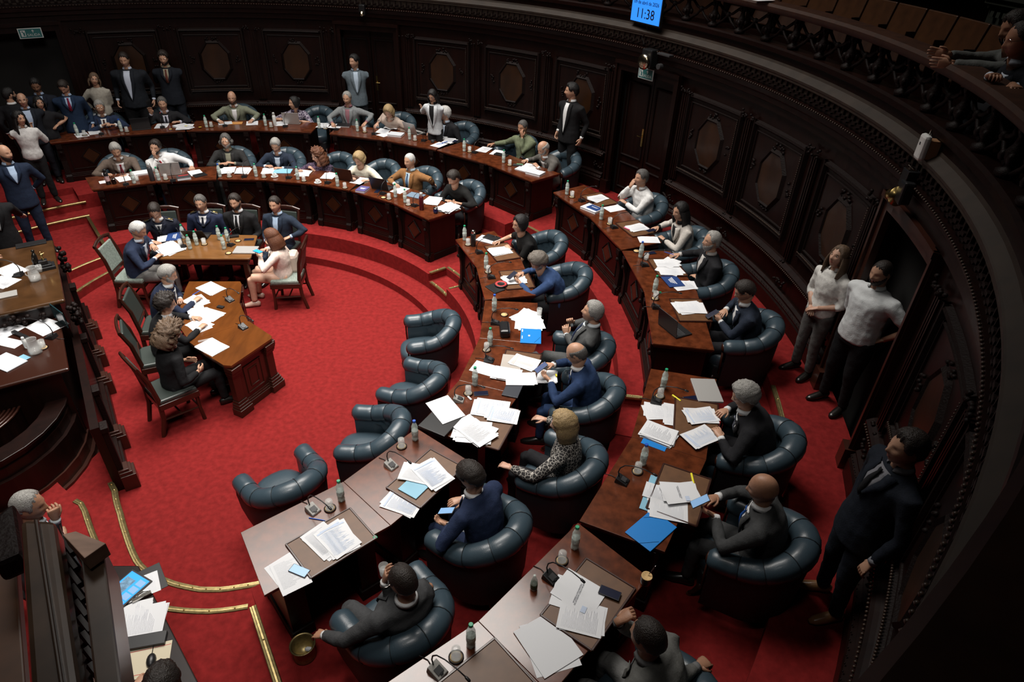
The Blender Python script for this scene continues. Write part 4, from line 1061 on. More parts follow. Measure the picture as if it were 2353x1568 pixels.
        if tie:
            l=MB(); V=[];F=[]
            tt=[.965,.94,.90,.8,.7,max(.42,vneck+.03)]
            for j,t in enumerate(tt):
                w=(.014,.017,.013,.020,.025,.029)[j]; V+=[front(t,-w,.022),front(t,0,.028),front(t,w,.022)]
            for j in range(len(tt)-1):
                for i in range(2): a=3*j+i; F.append((a,a+3,a+4,a+1))
            l.add(V,F); to=l.obj('tie',cloth(tie,.05),P,smooth=True); sm=to.modifiers.new('thick','SOLIDIFY'); sm.thickness=.005
    # collar
    if top in('suit','shirt','uniform','blouse') and not bare:
        c=MB(); V=[];F=[]; n=18; up=axn
        for i in range(n+1):
            a=math.radians(28+304*i/n)
            dv=Vector((math.cos(a),0,0))+lat*math.sin(a)
            b0=N+dv*.072*sc-up*.015; b1=N+dv*.064*sc+up*.034*sc; b2=N+dv*.082*sc+up*.0
            V+=[b0,b1,b2]
        for i in range(n): 
            for j in range(2): a=3*i+j; F.append((a,a+3,a+4,a+1))
        c.add(V,F); co_=c.obj('collar',cloth(shirt if top in('suit','uniform') else col,.03),P,smooth=True); sm=co_.modifiers.new('thick','SOLIDIFY'); sm.thickness=.004
    # trousers, shoes
    lc=legs if legs is not None else col
    lm=skin(sk) if lc=='skin' else cloth(lc)
    LR=Matrix.Rotation(math.radians(lyaw),3,'Z')
    tr=MB(); shp=[]
    if pose=='sit':
        tr.tube([pel+Vector((-.10,0,.0)),pel+Vector((.05,0,-.01)),pel+Vector((.14,0,-.02))],[(.17*bw,.10*bd),(.18*bw,.105*bd),(.17*bw,.085)],14,flat=(0,1,0))
        for s in (-1,1):
            hj=Vector((.02,s*.095,zp-.03)); kn=Vector((.44,s*.13,.50)); an=Vector((.46,s*.13,.10)); 
            if hipx: kn=Vector((.42,s*(.13+hipx),.52))
            hj,kn,an=LR@hj,LR@kn,LR@an
            limb(tr,[hj,hj.lerp(kn,.5),kn],[.092*bd,.080*bd**.5,.066],12); limb(tr,[kn,kn.lerp(an,.3),an.lerp(kn,.35),an],[.066,.064,.052,.048],12); shp.append((an,s))
    else:
        tr.tube([pel+Vector((0,0,.06)),pel,pel+Vector((0,0,-.09*sc))],[(.155*bw,.115*bd),(.172*bw,.13*bd),(.165*bw,.12*bd)],14,flat=(0,1,0))
        for s in (-1,1):
            hj=Vector((0,s*.09*bw,zp-.02)); kn=Vector((.025,s*.10*bw,.50*sc)); an=Vector((-.01,s*.115*bw,.09)); 
            limb(tr,[hj,hj.lerp(kn,.5),kn],[.098*bd,.085*bd,.066*bd],12); limb(tr,[kn,kn.lerp(an,.35),an],[.066*bd,.062,.055],12); shp.append((an,s))
    remesh(tr,'legs' if lc=='skin' else 'trousers',lm,P,max(vox,.018),.0 if lc=='skin' else .010)
    for an,s in shp:
        f=MB(); a=Vector((an.x,an.y,0)); tw=(LR@Vector((1,s*.18,0))).normalized()
        f.tube([a-tw*.075+Vector((0,0,.045)),a-tw*.05+Vector((0,0,.048)),a+tw*.02+Vector((0,0,.052)),a+tw*.09+Vector((0,0,.038)),a+tw*.16+Vector((0,0,.028)),a+tw*.20+Vector((0,0,.022))],[(.022,.03),(.036,.046),(.038,.05),(.044,.036),(.038,.026),(.016,.014)],12,flat=(-tw.y,tw.x,0))
        f.obj('shoe',mat('shoe_%d'%int(shoes[0]*1000),shoes,.3,coat=.2),P,smooth=True)
    if key: PEOPLE[key]=(P,hands,h,fa)
    return P

def face_of(p,off=0): return math.degrees(math.atan2(p[1],p[0]))+180+off
NAVY=(.016,.024,.048);BLK=(.010,.010,.012);CHAR=(.045,.046,.048)
CHR=dict(a5=(5.28,80.6),a6=(5.22,70.6),a7=(5.28,61.5),a8=(5.25,50.8),b4=(7.36,90.2),b6=(7.34,76.6),b7=(7.32,65.4),b8=(7.3,54.5),b9=(7.22,46.0),a9=(5.12,25.2),a10=(5.06,13.8))
def seat(zf,H,key,label,chair=None,chlab=None,**k):
    """a person of the curved rows: faces the middle of the hall unless told otherwise"""
    f=k.pop('face',None); f=face_of(H) if f is None else f
    k.setdefault('vox',.017)
    ly=(face_of(H)-f+180)%360-180
    p=person(label,H,f,'sit',zf,key=key,lyaw=ly,**k)
    if chlab:
        c=Vector((p.location.x,p.location.y)); an=math.degrees(math.atan2(c.y,c.x)); fixed=CHR.get(key)
        if fixed: c2=Vector(pol(*fixed))
        elif H[0]>3: c2=c-Vector(pol(.05,an))
        else: c2=Vector(pol((RA if zf<.5 else RB)(an)+1.10,an))
        cf=math.atan2(c2.y,c2.x)+PI
        chair_at((c2.x,c2.y),zf,cf+math.radians(k.get('chrot',0)),chlab)
    return p
# ---- outer row, left half
seat(FB,(-3.773,6.049,1.795),'b1','old man with glasses, navy suit and dark tie, hands clasped, outer row far left',lean=.08,side=.02,pitch=8,hl=(-3.525,5.822,1.540),hr=(-3.628,5.856,1.540),col=(.014,.024,.055),tie=(.05,.02,.02),hair='short',hc='grey',glasses='thin',sk='m',chlab='blue tub chair of the old man with clasped hands')
seat(FB,(-2.784,6.498,1.785),'b2','man in black suit raising his right hand while speaking into a red-lit microphone',lean=.10,hr=(-2.808,6.052,1.770),dr=(.1,-.25,1),nr=(.3,-1,.1),hl=(-2.553,6.389,1.470),col=BLK,tie=(.01,.01,.015),shirt=(.45,.45,.52),hc='salt',sk='m',pitch=5,chlab='blue tub chair of the speaker with raised hand',curl=.3)
seat(FB,(-1.565,6.935,1.835),'b3','bald bearded man with glasses in an olive jacket, arms spread on the desk',lean=.12,hr=(-1.718,6.545,1.460),hl=(-1.166,6.666,1.460),col=(.15,.16,.115),shirt=(.65,.66,.68),legs=(.05,.07,.12),hair='none',beard='brown',glasses='y',vneck=.45,elb=(.8,.8),pitch=4,chlab='blue tub chair of the man in the olive jacket',hc='brown')
seat(FB,(-0.349,7.040,1.755),'b4','dark-haired woman in a floral blouse typing behind an open silver laptop',face=300,lean=.10,yaw=-75,hr=(-0.538,6.824,1.480),hl=(-0.244,6.795,1.470),top='blouse',pat='floral',col=(.07,.05,.09),hair='bun',hc='black',fem=True,sleeve=.7,sk='m',chair=(-0.439,8.488,1.005),chlab='blue tub chair with tufted back beside the woman in the floral blouse')
seat(FB,(0.758,7.001,1.905),'b5','old man in a grey blazer over a pink sweater, both hands on the desk',lean=.08,hr=(0.522,6.626,1.460),hl=(1.108,6.740,1.460),col=(.17,.18,.185),shirt=(.24,.11,.13),hair='receding',hc='grey',sk='m',vneck=.35,elb=(.7,.7),pitch=8,chlab='blue tub chair hidden behind the man in the grey blazer')
seat(FB,(1.674,6.544,1.805),'b6','blond woman in a beige blouse bent over an open book',lean=.28,pitch=35,hr=(1.345,6.725,1.450),hl=(1.767,6.631,1.450),top='blouse',col=(.38,.30,.25),hair='bob',hlen=.12,hc='blond',ht=.018,fem=True,glasses='thin',sk='l',chair=(1.698,7.976,1.005),chlab='blue tufted tub chair beside the blond woman in beige')
seat(FB,(2.808,6.367,1.855),'b7','white-haired man in a dark suit looking left beside a standing woman',face=235,lean=.10,yaw=-35,hr=(2.484,6.297,1.460),col=BLK,shirt=(.45,.52,.62),hair='full',hc='white',ht=.020,sk='l',chair=(3.031,7.584,1.005),chlab='blue tufted tub chair at the back of the white-haired man')
seat(FB,(4.332,5.660,1.855),'b8','man in an olive green shirt with a hand over his mouth, outer row',lean=.05,side=-.06,hl=(4.318,5.540,1.775),dl=(-.3,.2,1),nl=(.6,.6,0),hr=(3.698,5.930,1.420),top='shirt',col=(.13,.15,.09),hair='short',hc='salt',ht=.008,sk='t',pitch=8,legs=BLK,bulk=1.1,chair=(3.971,7.185,1.055),chlab='blue tub chair under the man in the green shirt',curl=.6)
seat(FB,(4.710,4.791,1.755),'b9','bald bearded man in a grey tweed jacket writing, end of the outer row',face=215,lean=.26,pitch=30,yaw=-10,hr=(4.383,4.955,1.460),hl=(4.583,4.797,1.460),col=(.095,.088,.08),hair='ring',hc='grey',ht=.006,beard='grey',glasses='thin',sk='m',chair=(5.143,5.911,1.005),chlab='large blue tufted tub chair at the end of the outer row by the aisle')
# ---- outer row, right half
seat(FB,(6.183,3.157,1.875),'b10','man in a white shirt resting his chin on his hand, right of the aisle',lean=.12,yaw=0,pitch=-4,hr=(6.078,3.229,1.775),dr=(.5,.2,1),nr=(1,.5,0),hl=(5.940,3.223,1.480),top='shirt',col=(.66,.65,.62),hair='short',hc='salt',ht=.016,sk='m',legs=(.02,.03,.05),chair=(6.473,4.475,1.155),chlab='blue tub chair of the man resting his chin on his hand',curl=.7)
seat(FB,(6.563,1.966,1.855),'b11','woman with long dark hair, thin glasses and a cream blazer',lean=.14,pitch=6,yaw=10,hr=(6.295,2.243,1.450),hl=(6.374,2.044,1.420),col=(.48,.45,.41),shirt=(.012,.012,.013),hair='long',hlen=.24,hc='black',ht=.016,fem=True,glasses='thin',sk='m',legs=BLK,chair=(6.970,3.189,1.155),chlab='blue tub chair of the woman in the cream blazer')
seat(FB,(6.764,0.970,1.875),'b12','man with grey hair, goatee and glasses, black suit, holding a pen far out',lean=.05,yaw=5,pitch=-8,hr=(6.419,1.368,1.470),hl=(6.672,1.098,1.320),col=BLK,shirt=(.42,.40,.38),hair='receding',hc='grey',ht=.018,beard='grey',glasses='y',sk='m',chair=(7.185,1.887,1.155),chlab='blue tub chair of the man with grey goatee and glasses')
seat(FB,(6.864,-0.239,1.855),'b13','man in navy suit with glasses looking down at a blue phone, outer row',lean=.14,pitch=28,yaw=-8,hr=(6.743,-0.044,1.440),hl=(6.677,-0.098,1.420),nr=(0,0,-1),nl=(0,0,1),col=(.014,.02,.034),hair='short',hc='dark',ht=.014,glasses='y',sk='m',legs=BLK,chair=(7.245,0.440,1.155),chlab='blue tub chair of the man with the blue phone, lit along its near arm')
seat(FB,(6.370,-2.085,1.835),'b14','grey-haired man with glasses in a black suit reading sheets with both hands',lean=.22,pitch=22,yaw=5,hr=(6.279,-1.894,1.470),hl=(6.184,-2.146,1.470),col=BLK,shirt=(.6,.62,.66),tie=(.16,.17,.22),hair='full',hc='grey',ht=.024,hn=.5,glasses='y',sk='m',bulk=1.12,chair=(6.855,-1.840,1.105),chlab='blue tub chair of the grey-haired man reading sheets')
seat(FB,(6.190,-3.212,1.855),'b15','bald man in a charcoal suit and bright blue tie holding a phone',lean=.12,pitch=12,yaw=6,hr=(5.920,-3.020,1.520),hl=(5.876,-3.103,1.500),dr=(-.8,-.5,.2),dl=(-.8,.3,.2),nl=(.3,.3,.8),nr=(0,0,-1),col=(.042,.043,.044),shirt=(.66,.67,.70),tie=(.01,.07,.30),hair='none',sk='t',bulk=1.1,vneck=.35,chair=(6.406,-2.990,1.105),chlab='blue tub chair of the bald man with the bright blue tie',hc='dark')
seat(FB,(5.154,-4.438,1.875),'b16','man in a grey knitted jacket seen from above, fist against his head',lean=.16,side=.0,pitch=12,hr=(5.029,-4.309,1.895),dr=(.7,.3,.5),nr=(1,.3,-.2),hl=(5.831,-4.169,1.405),col=(.12,.12,.112),shirt=(.15,.15,.15),hair='receding',hc='dark',ht=.010,sk='t',legs=(.16,.16,.155),bulk=1.15,elb=(.9,.6),curl=1.0,chair=(5.676,-4.319,1.255),chlab='blue tub chair at the bottom edge under the man in grey knit')
# ---- inner row, left half
seat(FA,(-2.700,4.432,1.535),'a1','grey-haired man laughing in a brown tweed jacket and red tie',lean=.16,pitch=22,hr=(-2.733,4.077,1.225),hl=(-2.540,4.140,1.175),col=(.105,.078,.062),shirt=(.5,.48,.48),tie=(.20,.01,.02),hair='full',hc='grey',ht=.014,sk='m',bulk=1.08,chlab='blue tub chair of the laughing man in tweed, far left of the inner row')
seat(FA,(-2.128,4.673,1.525),'a2','young man in a white shirt and red tie leaning with fingers on his lips',lean=.08,side=-.12,roll=-12,yaw=-15,hr=(-2.076,4.517,1.445),dr=(-.2,-.2,1),nr=(.4,.9,0),hl=(-1.527,4.605,1.195),top='suit',col=(.64,.64,.65),shirt=(.66,.66,.68),tie=(.24,.01,.02),hair='short',hc='dark',ht=.020,beard='dark',sk='m',legs=(.015,.02,.04),vneck=.4,chlab='blue tub chair of the young man in white shirt and red tie')
seat(FA,(-1.026,5.060,1.565),'a3','bearded man with swept-back hair, glasses and a dark scarf, fingers joined',lean=.08,pitch=0,hr=(-1.037,4.812,1.235),hl=(-0.962,4.875,1.235),col=(.020,.020,.020),shirt=(.20,.20,.15),hair='long',hlen=.05,hc='salt',ht=.014,beard='grey',glasses='thin',sk='m',vneck=.4,chlab='blue tub chair of the bearded man with a dark scarf')
seat(FA,(-0.133,5.074,1.525),'a4','man with cropped grey hair in a navy jacket looking at his hands',lean=.12,pitch=25,hr=(-0.227,4.834,1.215),hl=(-0.065,4.777,1.205),col=(.014,.021,.037),shirt=(.42,.50,.60),hair='short',hc='grey',ht=.012,sk='m',chlab='blue tub chair of the man looking at his hands')
seat(FA,(0.686,4.836,1.445),'a5','woman with curly auburn hair and glasses in a dark floral blouse',face=275,lean=.14,yaw=-50,pitch=15,hr=(0.376,4.699,1.205),hl=(0.550,4.793,1.225),top='blouse',pat='print',col=(.03,.02,.04),hair='long',hlen=.17,hc='auburn',ht=.026,hn=.9,fem=True,glasses='thin',sk='l',chair=(0.695,6.120,0.795),chlab='empty-backed blue tufted chair beside the auburn-haired woman')
seat(FA,(1.456,4.713,1.455),'a6','short-haired blond woman in a cream jacket looking at her laptop',lean=.14,pitch=25,yaw=-5,hr=(1.396,4.360,1.225),hl=(1.602,4.367,1.195),top='blouse',bare=True,col=(.60,.56,.46),hair='bob',hlen=.07,hc='blond',ht=.022,fem=True,glasses='thin',sk='l',chair=(1.585,5.823,0.795),chlab='blue tufted tub chair between the blond woman and the tan blazer')
seat(FA,(2.410,4.372,1.575),'a7','man with cropped white hair, tan blazer, light blue shirt and blue tie',lean=.04,pitch=2,yaw=-6,hr=(2.202,4.142,1.215),hl=(2.810,4.368,1.155),col=(.20,.095,.035),shirt=(.45,.56,.72),tie=(.06,.12,.22),hair='short',hc='white',ht=.005,sk='m',vneck=.15,elb=(.8,.5),chair=(2.488,5.462,0.745),chlab='blue tub chair of the man in the tan blazer')
seat(FA,(3.229,3.727,1.545),'a8','dark-haired man in a black sweater looking at his phone, inner row end',lean=.20,pitch=30,yaw=-8,hr=(3.156,3.575,1.205),hl=(3.278,3.503,1.205),nl=(0,0,1),top='sweater',col=(.006,.006,.006),hair='short',hc='dark',ht=.018,sk='m',legs=BLK,chair=(3.429,4.759,0.745),chlab='blue tub chair of the man in black sweater, beside the middle aisle')
# ---- inner row, right half
seat(FA,(4.343,1.896,1.595),'a9','woman in a black short-sleeved top with dark hair tied up, pen in hand',lean=.16,yaw=6,pitch=4,hr=(3.990,2.075,1.205),hl=(4.172,1.977,1.205),top='tee',bare=True,sleeve=.5,col=(.006,.006,.006),hair='bun',hc='black',ht=.018,fem=True,glasses='thin',sk='m',chair=(4.733,2.502,0.895),chlab='blue tufted tub chair behind the woman in the black top')
seat(FA,(4.600,0.938,1.515),'a10','grey-bearded man with long hair in a blue sweater bent over his phone',lean=.26,pitch=38,yaw=-4,hr=(4.345,1.106,1.225),hl=(4.324,0.977,1.215),nl=(.2,.4,1),top='sweater',col=(.024,.050,.125),hair='full',hc='ash',ht=.026,hn=.5,beard='grey',sk='m',legs=BLK,vox=.014,chair=(5.122,1.373,0.895),chlab='blue tufted tub chair behind the man in the blue sweater')
seat(FA,(5.170,-0.457,1.635),'a11','silver-haired old man in a grey suit leaning back with hands together',lean=-.08,pitch=-14,yaw=6,hr=(4.916,-0.070,1.245),hl=(4.907,-0.164,1.215),dl=(-.2,.4,1),dr=(-.2,-.2,1),nl=(0,1,.3),nr=(0,-1,.2),col=(.060,.062,.062),shirt=(.55,.60,.68),tie=(.02,.03,.07),hair='full',hc='grey',ht=.018,sk='m',vneck=.2,vox=.014,curl=.9,chair=(5.246,0.179,0.895),chlab='blue tub chair of the silver-haired old man leaning back')
seat(FA,(4.955,-1.217,1.595),'a12','bald man with glasses in a blue suit tapping a blue phone',lean=.16,pitch=25,yaw=-4,hr=(4.671,-1.018,1.295),hl=(4.669,-1.196,1.275),dr=(-.9,-.2,.1),dl=(-.7,.6,.3),nl=(.2,.3,1),col=(.012,.028,.075),shirt=(.66,.68,.72),tie=(.01,.012,.03),hair='ring',hc='salt',ht=.005,glasses='y',sk='m',vox=.014,chair=(5.067,-0.762,0.845),chlab='blue tub chair of the bald man in the blue suit')
seat(FA,(4.781,-2.248,1.555),'a13','blond woman in a black patterned cardigan resting her arm on the chair',face=160,lean=.05,yaw=10,pitch=8,hl=(4.257,-2.335,1.115),hr=(4.570,-1.734,1.175),top='blouse',pat='lace',bare=True,col=(.020,.018,.018),hair='bob',hlen=.16,hc='blond',ht=.024,hn=.5,fem=True,sk='l',legs=BLK,vox=.014,glasses='thin',chair=(4.670,-1.971,0.895),chlab='blue tub chair of the blond woman, castors visible on the carpet')
seat(FA,(4.020,-2.960,1.595),'a14','young dark-haired man in a navy suit holding a phone with both hands',lean=.14,pitch=30,yaw=4,hr=(3.872,-2.825,1.155),hl=(3.797,-2.961,1.095),dr=(-.9,-.4,.0),dl=(-.9,.2,.2),nl=(.3,.3,.9),col=(.013,.022,.055),shirt=(.68,.70,.74),hair='short',hc='dark',ht=.020,hn=.4,sk='m',vox=.014,chair=(4.016,-2.745,0.895),chlab='blue tub chair of the young man in navy suit, nearest but one')
seat(FA,(3.635,-3.946,1.615),'a15','balding man in a charcoal suit and striped tie sprawled back with a glass',face=132,lean=-.10,pitch=8,yaw=10,hl=(2.995,-3.981,1.015),hr=(3.513,-3.901,1.615),dr=(.2,.0,1),nr=(1,.3,0),col=(.044,.045,.047),shirt=(.68,.69,.72),tie=(.10,.02,.03),hair='receding',hc='dark',ht=.008,sk='t',bulk=1.12,vneck=.1,vox=.014,hipx=.06,chair=(3.520,-3.695,0.845),chlab='blue tub chair of the man in the striped tie, nearest in the inner row')
# ---- guests and stenographers in the well
def sitw(H,key,label,face,ch=None,chl=None,**k):
    k.setdefault('vox',.017); p=person(label,H,face,'sit',0,key=key,**k)
    if ch: (SC if ch=='d' else SG).put((p.location.x-(.09 if key[0]=='s' or key in('g1','g6') else .0)*math.cos(math.radians(face)),p.location.y-(.09 if key[0]=='s' or key in('g1','g6') else .0)*math.sin(math.radians(face)),0),math.radians(face),chl,'high-backed wooden chairs in the well')
    return p
sitw((-1.205,2.014,1.200),'g1','white-haired man in a navy jacket and open collar writing at the guest table',4,'g','wooden chair with pale green damask back at the guest table end',lean=.18,pitch=25,hl=(-1.179,2.245,0.810),hr=(-1.013,2.035,0.800),col=(.014,.022,.048),shirt=(.45,.50,.58),legs=(.12,.115,.11),hair='short',hc='white',ht=.016,sk='m')
sitw((-1.330,2.776,1.180),'g2','uniformed officer with bowed head and gold shoulder marks',285,'d','wooden chair hidden behind the officer with bowed head',lean=.16,pitch=35,hr=(-1.241,2.445,0.790),top='uniform',col=(.010,.012,.022),shirt=(.5,.5,.5),tie=(.01,.01,.015),hair='short',hc='dark',ht=.014,sk='m',vneck=.8)
sitw((-0.718,3.044,1.220),'g3','uniformed officer with glasses and navy jacket facing the camera',275,'d','wooden chair hidden behind the officer with glasses',lean=.06,pitch=5,roll=6,top='uniform',col=(.013,.018,.042),shirt=(.6,.6,.62),tie=(.01,.012,.02),hair='short',hc='salt',ht=.012,glasses='thin',sk='m',vneck=.7,bulk=1.08)
sitw((-0.186,3.092,1.240),'g4','man in a black suit, white shirt and black tie at the guest table',268,'d','wooden chair behind the man in the black tie',lean=.04,pitch=5,roll=6,col=(.008,.008,.009),shirt=(.55,.56,.58),tie=(.005,.005,.006),hair='short',hc='dark',ht=.016,beard='dark',sk='m',vneck=.3)
sitw((0.438,3.104,1.220),'g5','man in a blue-black blazer and light blue open shirt, right end of the guests',262,'d','wooden chair of the man with light blue shirt, crest rail showing',lean=.04,pitch=2,roll=4,hl=(0.573,2.928,0.710),col=(.014,.022,.038),shirt=(.36,.47,.62),hair='short',hc='dark',ht=.012,sk='m',vneck=.3)
sitw((0.689,2.140,1.120),'g6','woman in a cream blazer and skirt with auburn hair holding a tablet',185,'g','wooden chair with pale seat under the woman with the cream backpack',lean=.06,pitch=14,hl=(0.497,2.056,0.880),hr=(0.501,2.190,0.880),nl=(0,0,1),col=(.62,.50,.44),shirt=(.55,.45,.40),legs='skin',shoes=(.45,.30,.24),hair='long',hlen=.17,hc='auburn',ht=.014,fem=True,sk='l')
sitw((-0.203,0.761,1.200),'s1','grey-haired man with glasses and dark watch writing at the concave desk',16,'d','wooden chair of the farthest writer at the concave desk',lean=.18,pitch=22,hl=(-0.150,0.780,0.790),hr=(0.060,0.857,0.800),col=(.012,.018,.040),shirt=(.60,.62,.66),hair='short',hc='grey',ht=.014,beard='grey',glasses='thin',sk='m')
sitw((0.061,0.111,1.160),'s2','dark curly-haired writer with glasses in a black jacket, both hands on sheets',30,'d','wooden chair of the middle writer at the concave desk',lean=.16,pitch=12,hl=(0.259,0.379,0.790),hr=(0.397,0.216,0.800),col=(.007,.007,.008),shirt=(.5,.5,.5),hair='full',hc='dark',ht=.024,hn=.8,glasses='y',fem=True,sk='m')
sitw((0.400,-0.524,1.160),'s3','woman with a mass of curly brown hair in black, nearest at the concave desk',48,'d','nearest wooden chair with black leather seat at the concave desk',lean=.10,pitch=30,yaw=-10,top='sweater',col=(.006,.006,.007),hair='long',hlen=.15,hc='lbrown',ht=.038,hn=1.0,fem=True,sk='m')
# ---- standing people
def stand(H,face,label,key=None,zf=FO,**k): k.setdefault('vox',.02); return person(label,H,face,'stand',zf,lean=k.pop('lean',.02),key=key,**k)
stand((7.690,-0.370,2.384),205,'woman with long greying hair in a white blouse, hands joined, against the right wall',hl=(7.543,-0.428,1.774),hr=(7.553,-0.442,1.754),pitch=-14,top='blouse',col=(.62,.61,.58),legs=(.09,.085,.082),hair='long',hlen=.22,hc='lbrown',ht=.014,hn=.4,fem=True,sk='l',bulk=1.05,sleeve=.7,vox=.016)
stand((7.827,-0.959,2.514),205,'balding man in a white shirt and black trousers, hands behind his back, by the door',hl=(7.95,-1.1,FO+.95),hr=(7.95,-.95,FO+.95),pitch=5,top='shirt',col=(.60,.62,.64),legs=(.006,.006,.007),hair='short',hc='dark',ht=.004,beard='dark',sk='m',bulk=1.12,sleeve=.7,vox=.016)
stand((6.866,-3.468,2.544),180,'man in a black suit and tan leather shoes, hands in pockets, right wall',lean=-.02,pitch=-2,hl=(6.75,-3.75,FO+.82),hr=(6.85,-3.25,FO+.84),col=(.008,.011,.018),shirt=(.18,.18,.2),tie=(.01,.01,.012),shoes=(.42,.21,.09),hair='short',hc='dark',ht=.020,sk='m',bulk=1.05,vox=.016)
stand((5.169,5.436,2.584),225,'man in a black jacket and white collarless shirt standing by the far door',yaw=-40,col=(.007,.007,.008),shirt=(.62,.64,.64),hair='short',hc='black',ht=.02,sk='m',vneck=.0)
stand((2.624,5.987,2.274),255,'woman in a light grey blazer with long black hair, hand raised, standing',hr=(2.324,6.537,1.904),dr=(-.2,-.2,1),hl=(2.496,6.324,1.854),pitch=25,col=(.46,.48,.50),shirt=(.008,.008,.009),legs=(.008,.008,.009),hair='long',hlen=.2,hc='black',ht=.016,fem=True,sk='m',vneck=.1,lean=.1,curl=.2)
stand((0.874,7.412,2.524),285,'man in a grey blazer with folded arms standing in the far doorway',yaw=-45,hl=(0.560,8.025,1.974),hr=(0.825,8.142,2.004),nl=(0,1,0),nr=(0,1,0),col=(.10,.125,.145),shirt=(.35,.42,.50),legs=BLK,hair='short',hc='black',ht=.018,sk='m',vneck=.2)
stand((-2.753,6.917,2.544),285,'bearded man in black suit with a hand on his chin, far wall',hr=(-2.920,7.179,2.354),dr=(0,0,1),nr=(0,1,0),hl=(-3.040,7.772,2.054),nl=(0,1,0),pitch=10,col=(.007,.009,.014),shirt=(.25,.22,.16),tie=(.10,.03,.02),hair='short',hc='dark',ht=.022,beard='dark',glasses='thin',sk='m',curl=.9)
stand((-3.359,6.604,2.554),285,'large man in a black blazer and open white patterned shirt, far wall',pitch=12,col=(.008,.010,.014),shirt=(.42,.46,.55),legs=(.006,.006,.007),hair='short',hc='dark',ht=.010,sk='m',bulk=1.35,vneck=.0)
stand((-3.787,6.166,2.274),290,'woman in a beige sweater with wavy light brown hair, far wall',roll=-10,yaw=15,hl=(-3.939,6.244,1.674),hr=(-4.023,6.307,1.654),top='sweater',col=(.30,.28,.24),legs=BLK,hair='long',hlen=.13,hc='lbrown',ht=.016,fem=True,sk='m')
ZL=.655
stand((-4.099,5.700,2.235),300,'man in a navy suit and crimson tie looking down, left doorway',zf=ZL,pitch=35,yaw=-25,hr=(-4.544,6.076,1.805),col=(.010,.022,.050),shirt=(.30,.40,.55),tie=(.17,.008,.03),hair='short',hc='dark',sk='m')
stand((-4.517,5.567,2.275),300,'man in a dark suit and brown tie deep in the left doorway',zf=ZL,pitch=20,col=(.007,.009,.016),shirt=(.25,.32,.45),tie=(.05,.02,.01),hair='short',hc='black',sk='d')
stand((-4.331,5.231,2.055),300,'young dark-haired woman with folded bare forearms in the left group',zf=ZL,yaw=20,hl=(-4.195,5.252,1.635),hr=(-4.659,5.642,1.655),top='tee',bare=True,sleeve=.5,col=(.010,.010,.012),hair='long',hlen=.1,hc='black',fem=True,sk='m')
stand((-4.451,5.016,2.155),305,'bald man with glasses in a dark jacket, arms crossed, left group',zf=ZL,hl=(-4.624,5.575,1.675),hr=(-4.529,5.322,1.655),col=(.008,.010,.015),shirt=(.33,.40,.52),hair='ring',hc='salt',ht=.005,glasses='thin',sk='m',bulk=1.1,vneck=.2)
stand((-4.874,5.310,2.155),100,'dark-haired man turned away in a black coat, left group',zf=ZL,yaw=-40,col=(.008,.008,.010),hair='short',hc='black',ht=.016,beard='dark',sk='m')
stand((-3.941,4.116,2.105),310,'woman with long black hair in a white blouse and black waistcoat holding a phone',zf=ZL,hr=(-4.198,4.521,1.655),hl=(-4.004,4.385,1.905),dl=(0,0,1),top='blouse',col=(.50,.49,.48),legs=(.007,.007,.008),hair='long',hlen=.30,hc='black',ht=.02,fem=True,sk='m',yaw=25)
stand((-3.289,2.711,2.015),315,'bald man in a navy suit with hands clasped at the left edge',zf=.395,yaw=35,hl=(-3.356,3.005,1.315),hr=(-3.377,3.013,1.335),col=(.009,.016,.035),shirt=(.35,.45,.6),hair='none',beard='dark',sk='m',hc='dark')
stand((-2.952,1.686,1.812),310,'figure in black cut by the left edge, one hand hanging by the steps',zf=.262,hl=(-3.160,2.471,1.112),col=(.006,.006,.007),shirt=(.4,.4,.4),hair='short',hc='dark',sk='m',vneck=.3)
# clerks at the left and the bottom
person('clerk at the left edge holding papers with one hand',(-1.709,-0.266,1.850),20,'sit',.62,lean=.14,hl=(-2.233,0.790,1.500),hr=(-2.194,0.685,1.460),col=(.5,.5,.52),top='shirt',hair='short',hc='grey',sk='m',vox=.02)
person('old grey-haired man with his knuckles against his lips behind the near railing',(0.836,-3.453,1.620),60,'sit',.40,lyaw=85,lean=.12,pitch=6,yaw=-45,hl=(0.988,-3.441,1.550),dl=(.1,.1,1),nl=(-.6,.4,0),hr=(0.831,-3.323,1.200),col=(.07,.075,.078),shirt=(.55,.6,.66),tie=(.03,.05,.10),hair='receding',hc='grey',ht=.010,sk='t',vox=.016,curl=1.1)
person('dark-haired clerk at the bottom edge, only the top of the head showing',(2.301,-4.616,1.450),95,'sit',.262,lean=.18,pitch=30,hl=(1.951,-4.357,1.040),hr=(2.148,-4.426,1.000),top='sweater',col=(.02,.02,.025),hair='full',hc='dark',ht=.02,hn=.6,sk='m',vox=.02)
